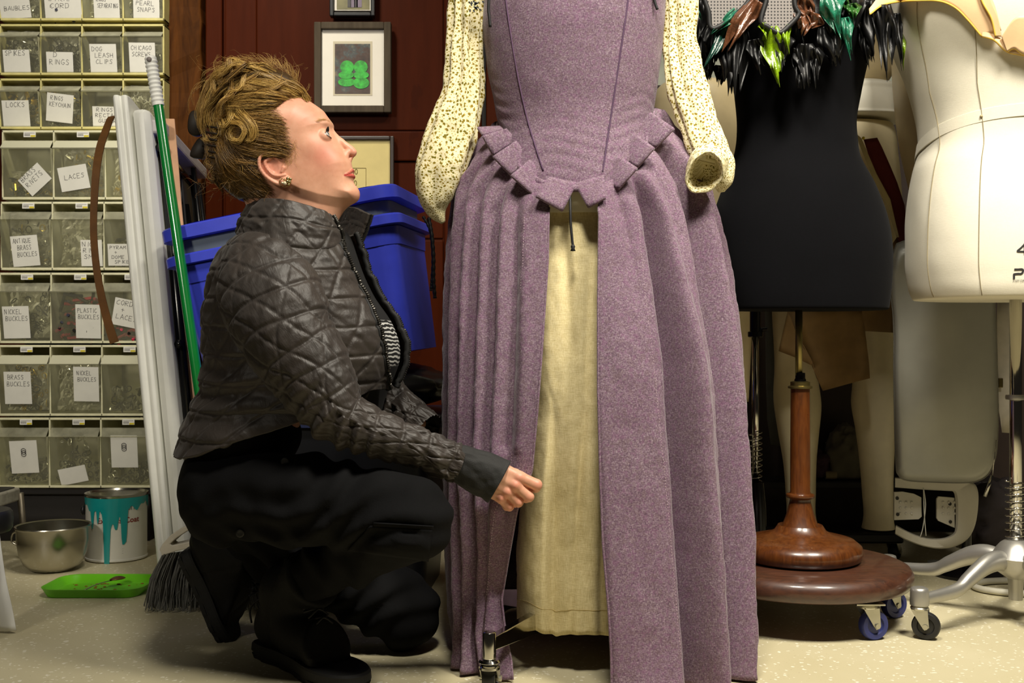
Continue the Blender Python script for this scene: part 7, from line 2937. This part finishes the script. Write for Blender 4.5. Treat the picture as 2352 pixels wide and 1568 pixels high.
M_pearl = simple('pearl', (226, 214, 180), .2, 0, coat=.6)
M_gold = simple('pale_gold', (196, 178, 120), .2, 1.0)
m = MB()
for x, y, r_, mi in ((674, 434, 4.6, 0), (680, 424, 4.2, 1), (684, 431, 4.0, 1), (679, 430, 4.4, 1), (686, 425, 3.4, 1), (672, 426, 2.6, 1), (668, 433, 2.6, 0), (682, 437, 3.2, 1)):
    m.ball(pix(x, y, -90 - r_ * .4, HY), r_ * hs, 14, 10, mi)
a = np.linspace(.1, 1.25 * PI, 20)
m.tube(pix(672 + 12 * np.cos(a + .4), 431 + 10 * np.sin(a + .4), -86 + 0 * a, HY), .0007, 6, mi=1)
m.build('earring', [M_pearl, M_gold], person, smooth=True)
# claw clip at the back of the head
M_claw = simple('dark_brown_claw_clip', (40, 33, 26), .5, spec=.25)
clip_ = MB()
def plate(pts, w0, w1, wd):
    g = cr(np.array(pts, float), 24, closed=True)
    A = pix(g[:, 0], g[:, 1], w0 + 0 * g[:, 0], HY)
    B = pix(g[:, 0], g[:, 1], w1 + 0 * g[:, 0], HY)
    c_ = g.mean(0)
    g2_ = c_ + (g - c_) * .86
    clip_.grid(np.array([pix(g2_[:, 0], g2_[:, 1], w0 - 3 + 0 * g[:, 0], HY), A, B, pix(g2_[:, 0], g2_[:, 1], w1 + 3 + 0 * g[:, 0], HY)]), closed_u=True, cap0=True, cap1=True)
plate([(446, 262), (458, 259), (472, 264), (478, 284), (474, 306), (462, 315), (446, 314), (439, 302), (440, 278)], -26, -8, 0)
plate([(462, 322), (474, 320), (480, 334), (480, 356), (472, 366), (456, 366), (443, 362), (446, 346), (454, 332)], -22, -6, 0)
for k, y0 in enumerate((298, 312, 326, 340, 354, 366)):
    q = cr(np.array([(470, y0 - 4 + k, -18), (486, y0, -44), (502, y0 + 5, -60), (516, y0 + 8, -66)], float), 12)
    clip_.tube(pix(q[:, 0], q[:, 1], q[:, 2], HY), np.linspace(.0028, .0014, 12), 8)
q = np.array([(470, 284, -18), (474, 310, -20), (476, 340, -20), (474, 362, -18)], float)
q = cr(q, 14)
clip_.tube(pix(q[:, 0], q[:, 1], q[:, 2], HY), .0042, 8)
clip_.build('hair_clip', M_claw, person, smooth=True)

# ================================================================== jacket
n = NT('quilted_dark_taupe_nylon')
v = n.coord()
base = n.ramp(n.noise(v, 14, 4), [(.3, lin((44, 38, 33))), (.7, lin((56, 48, 42)))])
n.setp(Base_Color=base, Roughness=n.math('ADD', n.math('MULTIPLY', n.noise(v, 30, 3), .12), .46))
n.b.inputs['Specular IOR Level'].default_value = .55
n.b.inputs['Sheen Weight'].default_value = .1
wr1 = n.noise(n.coord(scale=(1, 1, 1)), 55, 4, .6, 1.2)
wr2 = n.noise(n.coord('tc', scale=(1, .35, 1)), 90, 3, .6, .8)
n.bump(n.math('ADD', n.math('MULTIPLY', wr1, .7), wr2), .35, .003)
M_quilt = n.m
M_cuffblack = simple('black_ribbed_cloth', (24, 24, 23), .75, bump=.25, bs=400, sheen=.1)
M_blacktrim = simple('black_jacket_lining', (12, 12, 12), .7)
M_zip = simple('gunmetal_zip', (70, 68, 64), .35, .8)


def quilt(u, v, sp=.046):
    """height of a quilted puff (metres) over coordinates u (around) and v (along)"""
    def ln(c, s, w, dep):
        d = np.abs((c / s) % 1 - .5) * s
        return -dep * np.exp(-((s / 2 - d) / w) ** 2) if False else -dep * np.exp(-(d / w) ** 2)
    h = ln(v + .002 * np.sin(u * 40), sp, .0034, .0030)
    h = np.minimum(h, ln(.62 * v + .78 * u, sp * .98, .0034, .0028))
    h = np.minimum(h, ln(.62 * v - .78 * u, sp * 1.96, .0030, .0018))
    return h


def wrinkle(u, v, seed, a=.0016):
    uv = np.stack([u * 16, v * 60, 0 * u], -1)
    uv2 = np.stack([(u + v) * 30, (v - u) * 55, 0 * u + 5], -1)
    return a * vnoise(uv, 1.0, seed) + a * .8 * vnoise(uv2, 1.0, seed + 9)


JY = 2.03
jr = np.array([(530, 560, 815, .070), (545, 545, 824, .092), (560, 530, 830, .118), (585, 508, 838, .148), (620, 492, 850, .166), (680, 479, 878, .173), (740, 471, 918, .172), (790, 472, 936, .17), (830, 472, 936, .168), (870, 466, 922, .165), (910, 456, 905, .165), (960, 432, 890, .17), (1000, 420, 872, .176), (1045, 411, 850, .182)], float)
jz = CAMH - (jr[:, 0] - CY) * JY / F
jx0, jx1 = (jr[:, 1] - CX) * JY / F, (jr[:, 2] - CX) * JY / F
o_ = np.argsort(jz)


def jtorso(z):
    z = np.asarray(z, float)
    return interp(z, jz[o_], ((jx0 + jx1) / 2)[o_], ), interp(z, jz[o_], ((jx1 - jx0) / 2)[o_]), interp(z, jz[o_], jr[o_, 3])


def jpoint(t, z, off=0.0):
    cx, a, b = jtorso(z)
    c, s = np.cos(t), np.sin(t)
    return np.stack([cx + (a + off) * np.sign(c) * np.abs(c) ** .9, JY + (b + off) * np.sign(s) * np.abs(s) ** .9, z + 0 * t], -1)


zipp = np.array([(530, 776), (571, 791), (640, 824), (701, 854), (760, 876), (796, 886), (887, 896), (930, 896)], float)


def t_zip(z):
    out = np.zeros_like(z)
    for i, zz in enumerate(z):
        cx, a, b = [q[0] for q in jtorso(np.array([zz]))]
        Y = JY - b * .5
        for _ in range(4):
            py = CY - (zz - CAMH) * F / Y
            X = (np.interp(py, zipp[:, 0], zipp[:, 1]) - CX) * Y / F
            c = np.clip((X - cx) / a, -.98, .98)
            t = -math.acos(np.sign(c) * abs(c) ** (1 / .9))
            Y = JY + b * np.sign(math.sin(t)) * abs(math.sin(t)) ** .9
        out[i] = t
    return out


nz_, nt_ = 190, 300
ztop_ = CAMH - (534 - CY) * JY / F
zq = np.linspace(0, 1, nz_)
tmid = np.linspace(0, 1, nt_)
zfront, zback = CAMH - (890 - CY) * JY / F, CAMH - (1038 - CY) * JY / F
# columns keep their share of the way round; rows run from the collar to the hem
def hem_z(t):
    return zback + (zfront - zback) * np.clip(.5 + .62 * np.cos(t), 0, 1) ** 1.3
G = np.zeros((nz_, nt_, 3))
zipline, zfar = [], []
zz_nom = ztop_ + (zfront - ztop_) * zq
tz = t_zip(zz_nom)
for i, q in enumerate(zq):
    t0, t1 = tz[i], -2 * PI + .04
    t = t0 + (t1 - t0) * tmid
    z = ztop_ + (hem_z(t) - ztop_) * q
    p = jpoint(t, z)
    u = -t * .16
    h = quilt(u + .02, z, .05) + wrinkle(u, z, 3)
    # sag folds at the small of the back
    h = h + .006 * np.sin(z * 130 + 2 * np.sin(t * 2)) * np.exp(-((z - .50) / .07) ** 2) * np.exp(-((np.cos(t) + .6) / .5) ** 2)
    nn = np.stack([np.cos(t), np.sin(t), 0 * t], -1)
    p = p + nn * h[:, None]
    G[i] = p
m = MB()
tt_ = np.broadcast_to(tmid[None, :], (nz_, nt_))
TC = np.stack([tt_ * .9, G[..., 2], 0 * tt_], -1)
m.grid(G, tc=TC)
jacket = m.build('jacket', M_quilt, person, smooth=True, solid=.006, solid_off=-1, recalc=True)
jacket['label'] = 'dark taupe quilted jacket, half unzipped'
for col, nm in ((0, 'zip'), (-1, 'zip')):
    m = MB()
    e = cr(G[:, col], 240) + np.array([.002, -.0035 if col == 0 else 0, 0])
    m.tube(e, .0030 + .0007 * np.sign(np.sin(np.arange(240) * 2.1)), 7)
    m.build(nm, M_zip, jacket, smooth=False)
    m = MB()
    m.tube(cr(G[:, col], 120) + np.array([-.004 if col == 0 else -.002, -.0015, 0]), .0052, 8)
    m.build('zip_placket', M_blacktrim, jacket, smooth=True)
# shirt in the opening
n = NT('black_shirt_with_pale_lines')
v = n.coord(scale=(1, 1, 1))
wv = n.n('ShaderNodeTexWave', wave_type='RINGS')
wv.inputs['Scale'].default_value = 42
wv.inputs['Distortion'].default_value = 5
wv.inputs['Detail'].default_value = 2
n.l(v, wv.inputs['Vector'])
sz_ = n.n('ShaderNodeSeparateXYZ')
n.l(n.n('ShaderNodeAttribute', attribute_name='tc').outputs['Vector'], sz_.inputs[0])
n.setp(Base_Color=n.mix(n.math('MULTIPLY', n.math('GREATER_THAN', wv.outputs['Fac'], .62), sz_.outputs['X']), lin((12, 12, 13)), lin((190, 190, 186))), Roughness=.8)
M_shirt = n.m
m = MB()
ns = 60
Gs, Ts = [], []
for i, q in enumerate(np.linspace(0, 1, 80)):
    z = ztop_ + (zfront - .05 - ztop_) * q
    t0 = np.interp(z, zz_nom[::-1], tz[::-1])
    t = np.linspace(t0 - .25, .25, 24)
    p = jpoint(t, np.full(24, z), -.016)
    Gs.append(p)
    py = CY - (z - CAMH) * F / JY
    Ts.append([[1.0 if 738 < py < 840 else 0, 0.0, 0.001]] * 24)
m.grid(np.array(Gs), tc=np.array(Ts))
m.build('shirt', M_shirt, person, smooth=True)

# collar
cc_ = np.array([(791, 571, 1.955, 766, 494, 1.955), (742, 582, 1.905, 732, 478, 1.925), (662, 577, 1.875, 652, 457, 1.91), (576, 562, 1.905, 590, 457, 1.945), (546, 548, 2.00, 566, 467, 2.0), (576, 552, 2.11, 592, 466, 2.07), (662, 562, 2.15, 662, 470, 2.11), (752, 566, 2.135, 778, 484, 2.12),
                (792, 568, 2.105, 814, 476, 2.10), (826, 566, 2.07, 855, 493, 2.06)], float)
cols = cr(cc_, 200)
G = []
L_ = np.linspace(0, .62, 200)
for q in np.linspace(0, 1, 60):
    A = np.array([P(*r_[:3]) for r_ in cols])
    B = np.array([P(*r_[3:]) for r_ in cols])
    p = A + (B - A) * q
    c0 = p.mean(0)
    out = p - c0
    out[:, 2] = 0
    out /= np.linalg.norm(out, axis=1)[:, None]
    h = (quilt(L_, np.full(200, q * .095) + .02, .052) + wrinkle(L_, np.full(200, q * .1), 8, .0022) + .010 * math.sin(PI * q) * .8) * np.interp(L_, [0, .40, .48, .62], [1, 1, .35, .2])
    G.append(p + out * h[:, None])
G = np.array(G)
m = MB()
m.grid(G, tc=np.stack([np.broadcast_to(L_, (60, 200)), np.broadcast_to(np.linspace(0, .1, 60)[:, None], (60, 200)), np.zeros((60, 200))], -1))
co = m.build('collar', M_quilt, jacket, smooth=True, solid=.010, solid_off=-1)
for col in (0, -1):
    m = MB()
    e = cr(G[:, col], 90)
    m.tube(e + np.array([.001, -.003, 0]), .0028 + .0006 * np.sign(np.sin(np.arange(90) * 2.1)), 7)
    m.build('collar_zip', M_zip, jacket)


def sleeve(rows, seed, nu=190, nv=300, v0=0.0):
    r = cr(np.array(rows, float), nv)
    ctr = np.array([P(a, b, c) for a, b, c, d, e in r])
    T, N, B = frames(ctr, up=(0, 1, 0))     # N into the room, B across the picture
    a = np.linspace(0, 2 * PI, nu, endpoint=False)
    s = np.concatenate([[0], np.cumsum(np.linalg.norm(np.diff(ctr, axis=0), axis=1))])
    G = np.zeros((nv, nu, 3))
    TC = np.zeros((nv, nu, 3))
    for i in range(nv):
        rw = r[i, 3] * r[i, 2] / F
        rd = rw * r[i, 4]
        # the quilting follows the cloth: u measured round the arm from the side we see
        u = (a - PI) * .095
        sv = s[i] + .03 * np.cos(a - PI) * 0 + v0
        h = quilt(u, sv + 0 * u, .047) + wrinkle(u, sv + 0 * u, seed, .0015)
        bend = np.exp(-((s[i] - .40) / .07) ** 2)
        h = h + .006 * bend * np.sin(s[i] * 240 + np.sin(a) * 2) * (np.sin(a) < .2)
        lowb = np.clip((s[i] - .48) / .1, 0, 1)
        h = h + .0032 * lowb * np.sin(s[i] * 150 + 1.8 * np.sin(a * 1.0 + 1) + 4 * vnoise(np.stack([a * 1.5, 0 * a + s[i] * 9, 0 * a], -1), 1, seed))
        G[i] = ctr[i] + (np.cos(a) * (rd + h))[:, None] * N[i] + (np.sin(a) * (rw + h))[:, None] * B[i]
        TC[i, :, 0], TC[i, :, 1] = u + .5, sv
    m = MB()
    m.grid(G, closed_u=True, cap0=True, tc=TC)
    return m, ctr, r


m, ctr, r = sleeve([(560, 572, 1.965, 62, .7), (590, 612, 1.92, 104, .72), (618, 672, 1.89, 120, .74), (640, 722, 1.872, 120, .76), (665, 782, 1.858, 108, .8), (706, 842, 1.85, 101, .82), (745, 908, 1.842, 86, .88), (782, 956, 1.84, 70, 1), (830, 982, 1.842, 60, 1), (895, 1007, 1.846, 54, 1), (963, 1029, 1.853, 46, 1), (1020, 1052, 1.86, 45, 1), (1056, 1066, 1.864, 42, 1)], 5)
m.build('sleeve', M_quilt, jacket, smooth=True)
m, _, _ = sleeve([(700, 590, 2.10, 60, .7), (740, 660, 2.17, 96, .7), (790, 760, 2.20, 92, .75), (840, 860, 2.20, 78, .85), (880, 915, 2.185, 62, 1), (930, 955, 2.155, 52, 1), (985, 990, 2.125, 42, 1)], 15)
m.build('sleeve', M_quilt, jacket, smooth=True)
# black cuff
cu = cr(np.array([(1030, 1056, 1.862, 40), (1058, 1066, 1.864, 45), (1090, 1079, 1.866, 49), (1120, 1092, 1.868, 52), (1147, 1107, 1.868, 55)], float), 40)
ctr = np.array([P(a, b, c) for a, b, c, d in cu])
T, N, B = frames(ctr, up=(0, 1, 0))
a = np.linspace(0, 2 * PI, 72, endpoint=False)
G = []
for i in range(40):
    rw = cu[i, 3] * cu[i, 2] / F
    h = .0022 * vnoise(np.stack([np.cos(a) * 2, np.sin(a) * 2, 0 * a + i * .09], -1), 1.3, 4)
    G.append(ctr[i] + (np.cos(a) * (rw * .74 + h))[:, None] * N[i] + (np.sin(a) * (rw + h))[:, None] * B[i])
for k_, sc_ in ((39, .94), (33, .9)):
    G.append(ctr[k_] + (G[39] - ctr[39]) * sc_)
m = MB()
m.grid(np.array(G), closed_u=True)
m.build('cuff', M_cuffblack, jacket, smooth=True, label='plain black cuff')

# ================================================================== trousers and boots
M_trouser = simple('black_cotton_twill', (15, 15, 16), .9, bump=.2, bs=500, spec=.15)


def trouser_sdf(X, Y, Z):
    C = lambda a, b, r0, r1: sd_caps(X, Y, Z, a, b, r0, r1)
    f = sd_ell(X, Y, Z, P(520, 1110, 2.03), (.080, .145, .10))
    f = smin(f, sd_ell(X, Y, Z, P(572, 992, 2.03), (.098, .135, .078)), .03)
    f = smin(f, sd_ell(X, Y, Z, P(505, 1165, 1.96), (.064, .07, .070)), .02)
    f = smin(f, C(HIPN, HIPN + (KN - HIPN) * .5 + [0, 0, .0], .078, .080), .015)
    f = smin(f, C(HIPN + (KN - HIPN) * .5, KN, .080, .068), .015)
    f = smin(f, C(KN + [.0, 0, -.012], AN + (KN - AN) * .12, .064, .052), .015)
    f = smin(f, C(HIPF, KF, .085, .070), .015)
    f = smin(f, C(KF, AF + (KF - AF) * .1, .066, .050), .015)
    # creases at the back of the knees and the lap
    f = f + .010 * np.exp(-(((X + .33) / .05) ** 2 + ((Z - .24) / .03) ** 2)) * (Y < 2.0)
    wr = .006 * np.sin((X * .5 - Z * .85) * 95 + 3 * np.sin(X * 22) + 2 * np.sin(Z * 31)) * np.exp(-(((X + .30) / .22) ** 2))
    wr = wr + .005 * np.sin((X * .8 + Z * .6) * 120 + 2 * np.sin(Z * 25)) * np.exp(-(((X + .42) / .15) ** 2 + ((Z - .2) / .12) ** 2))
    return f + wr


tv, tf_ = surface_nets(trouser_sdf, (-.75, 1.66, .0), (.0, 2.36, .60), .0062)
tv += (.0022 * vnoise(tv, 26, 3))[:, None] * np.array([.5, .6, .6])
m = MB()
m.add(tv, tf_)
trousers = m.build('trousers', M_trouser, person, smooth=True, recalc=False, label='black cargo trousers')


def thigh_patch(poly, Y_of, off, name, mat, thick=.003):
    g = np.array(poly, float)
    G = []
    A, B, C_, D_ = g
    for v_ in np.linspace(0, 1, 14):
        row = []
        for u_ in np.linspace(0, 1, 22):
            x = (A[0] * (1 - u_) + B[0] * u_) * (1 - v_) + (D_[0] * (1 - u_) + C_[0] * u_) * v_
            y = (A[1] * (1 - u_) + B[1] * u_) * (1 - v_) + (D_[1] * (1 - u_) + C_[1] * u_) * v_
            Y = 1.62
            for _ in range(60):
                q = P(x, y, Y)
                d = float(trouser_sdf(np.array([q[0]]), np.array([q[1]]), np.array([q[2]]))[0])
                if d < off:
                    break
                Y += max(.0015, d * .7)
                if Y > 2.05:
                    Y = 1.80
                    break
            row.append(P(x, y, Y))
        G.append(row)
    m = MB()
    m.grid(np.array(G))
    return m.build(name, mat, trousers, smooth=True, solid=thick, solid_off=0)


thigh_patch([(850, 1208), (992, 1216), (984, 1288), (798, 1264)], None, .004, 'pocket_flap', M_trouser)
thigh_patch([(858, 1200), (996, 1208), (995, 1215), (856, 1207)], None, .005, 'pocket_seam', M_trouser)
for bx, by in ((552, 1224), (655, 1060)):
    Y = 1.62
    for _ in range(200):
        q = P(bx, by, Y)
        d = float(trouser_sdf(np.array([q[0]]), np.array([q[1]]), np.array([q[2]]))[0])
        if d < .001 or Y > 2.2:
            break
        Y += max(.001, d * .6)
    if Y > 2.2:
        continue
    m = MB()
    m.lathe([(.001, 0), (.0068, 0), (.0075, .0015), (.0065, .003), (.004, .0022), (.001, .0022)], (0, 0, 0), n=20, M=frame_from((0, -1, 0), (1, 0, 0), P(bx, by, Y - .001)))
    m.build('button', simple('dark_grey_button', (26, 26, 27), .5), trousers, smooth=True)

M_boot = simple('black_boot_leather', (11, 11, 12), .65, bump=.25, bs=260, spec=.2)
M_sole = simple('black_rubber_sole', (15, 15, 15), .75)


def boot(heel, toe, ankle, shin_dir, upv_, name, label):
    """heel, toe: points on the sole line; upv_: normal of the sole"""
    heel, toe, ankle = map(np.asarray, (heel, toe, ankle))
    fx_ = (toe - heel) / np.linalg.norm(toe - heel)
    up = np.asarray(upv_, float)
    up = up - fx_ * np.dot(up, fx_)
    up /= np.linalg.norm(up)
    sd = np.cross(up, fx_)
    Lf = np.linalg.norm(toe - heel)
    at_ = lambda f, u, s=0: heel + fx_ * f * Lf + up * u + sd * s

    def sdf(X, Y, Z):
        C = lambda a, b, r0, r1: sd_caps(X, Y, Z, a, b, r0, r1)
        f = C(at_(.14, .062), at_(.42, .064), .040, .044)
        f = smin(f, C(at_(.42, .064), at_(.72, .058), .044, .046), .02)
        f = smin(f, C(at_(.72, .056), at_(.85, .052), .046, .040), .02)
        f = smin(f, C(at_(.15, .07), ankle, .041, .047), .03)
        f = smin(f, C(at_(.34, .09), ankle, .038, .046), .03)
        f = smin(f, C(ankle, ankle + np.asarray(shin_dir) * .085, .047, .058), .02)
        # flat underside, welt groove
        hgt = (X - heel[0]) * up[0] + (Y - heel[1]) * up[1] + (Z - heel[2]) * up[2]
        f = smax(f, .026 - hgt, .006)
        cut = (X - ankle[0]) * shin_dir[0] + (Y - ankle[1]) * shin_dir[1] + (Z - ankle[2]) * shin_dir[2] - .085
        f = smax(f, cut, .008)
        # seams
        al = ((X - heel[0]) * fx_[0] + (Y - heel[1]) * fx_[1] + (Z - heel[2]) * fx_[2]) / Lf
        f = f + .0022 * np.exp(-(((al - .70 + 1.2 * (hgt - .06)) / .012) ** 2)) + .002 * np.exp(-(((al - .27 - .8 * (hgt - .06)) / .012) ** 2)) + .002 * np.exp(-(((hgt - .038) / .003) ** 2))
        return f

    pts = np.array([heel, toe, ankle, ankle + np.asarray(shin_dir) * .1])
    lo, hi = pts.min(0) - .085, pts.max(0) + .085
    V, Fc = surface_nets(sdf, lo, hi, .0040)
    m = MB()
    m.add(V, Fc)
    b = m.build(name, M_boot, person, smooth=True, recalc=False, label=label)
    # sole with lugs
    out = cr(np.array([(-.035, 0), (-.02, .030), (.10, .040), (.30, .037), (.50, .042), (.70, .052), (.86, .048), (.97, .030), (1.01, 0), (.97, -.028), (.86, -.046), (.70, -.050), (.50, -.040), (.30, -.036), (.10, -.040), (-.02, -.030)], float), 96, closed=True)
    G = []
    for u_, k_ in ((.001, .97), (.009, 1.0), (.010, .97), (.013, .97), (.014, 1.01), (.026, 1.0), (.030, .97)):
        row = []
        for j, (f_, s_) in enumerate(out):
            kk = k_ - (.05 if (j // 3) % 2 == 0 and u_ < .0095 else 0)
            row.append(at_(.5 + (f_ - .5) * (kk if abs(kk - 1) < .2 else 1), u_, s_ * kk))
        G.append(row)
    m = MB()
    m.grid(np.array(G), closed_u=True, cap0=True, cap1=True)
    m.build('sole', M_sole, b, smooth=False)
    # laces across the tongue
    m = MB()
    for q in np.linspace(0, 1, 6):
        cpt = at_(.62 - .26 * q, .102 + .062 * q)
        hw = .020 + .003 * q
        for s_ in (-1, 1):
            pts_ = [cpt + sd * hw * s_ + fx_ * .004 - up * .010, cpt + up * .004 + fx_ * .004, cpt - sd * hw * s_ - fx_ * .012 + up * .006 - up * .008]
            m.tube(cr(np.array(pts_), 8), .0021, 6)
    m.build('laces', M_blackcord, b, smooth=True)
    return b, at_


hN = np.array([-.470, 2.095, .0])
tN = np.array([-.262, 1.865, .0])
sdN = (KN - AN) / np.linalg.norm(KN - AN)
bN, atN = boot(hN, tN, np.array([-.415, 2.032, .135]), sdN, (0, 0, 1), 'boot', 'near boot flat on the floor')
# loose lace end
m = MB()
m.tube(cr(np.array([P(600, 1372, 2.09), P(582, 1386, 2.10), P(574, 1404, 2.11), P(578, 1430, 2.11)]), 16), .0019, 6)
m.build('lace_end', M_blackcord, bN, smooth=True)
# far boot stands on its toes, sole facing left
hF = np.array([-.668, 2.20, .168])
tF = np.array([-.578, 2.205, -.020])
fF = (tF - hF) / np.linalg.norm(tF - hF)
upF = np.array([fF[2] * -1, 0, fF[0]])
upF = np.array([.90, 0, .43])
tF = hF + fF * .165
sdF = (KF - AF) / np.linalg.norm(KF - AF)
b2, _ = boot(hF, hF + fF * .205 + np.array([.0, 0, .0]), np.array([-.592, 2.198, .200]), sdF, upF, 'boot', 'far boot tipped on to its toes')
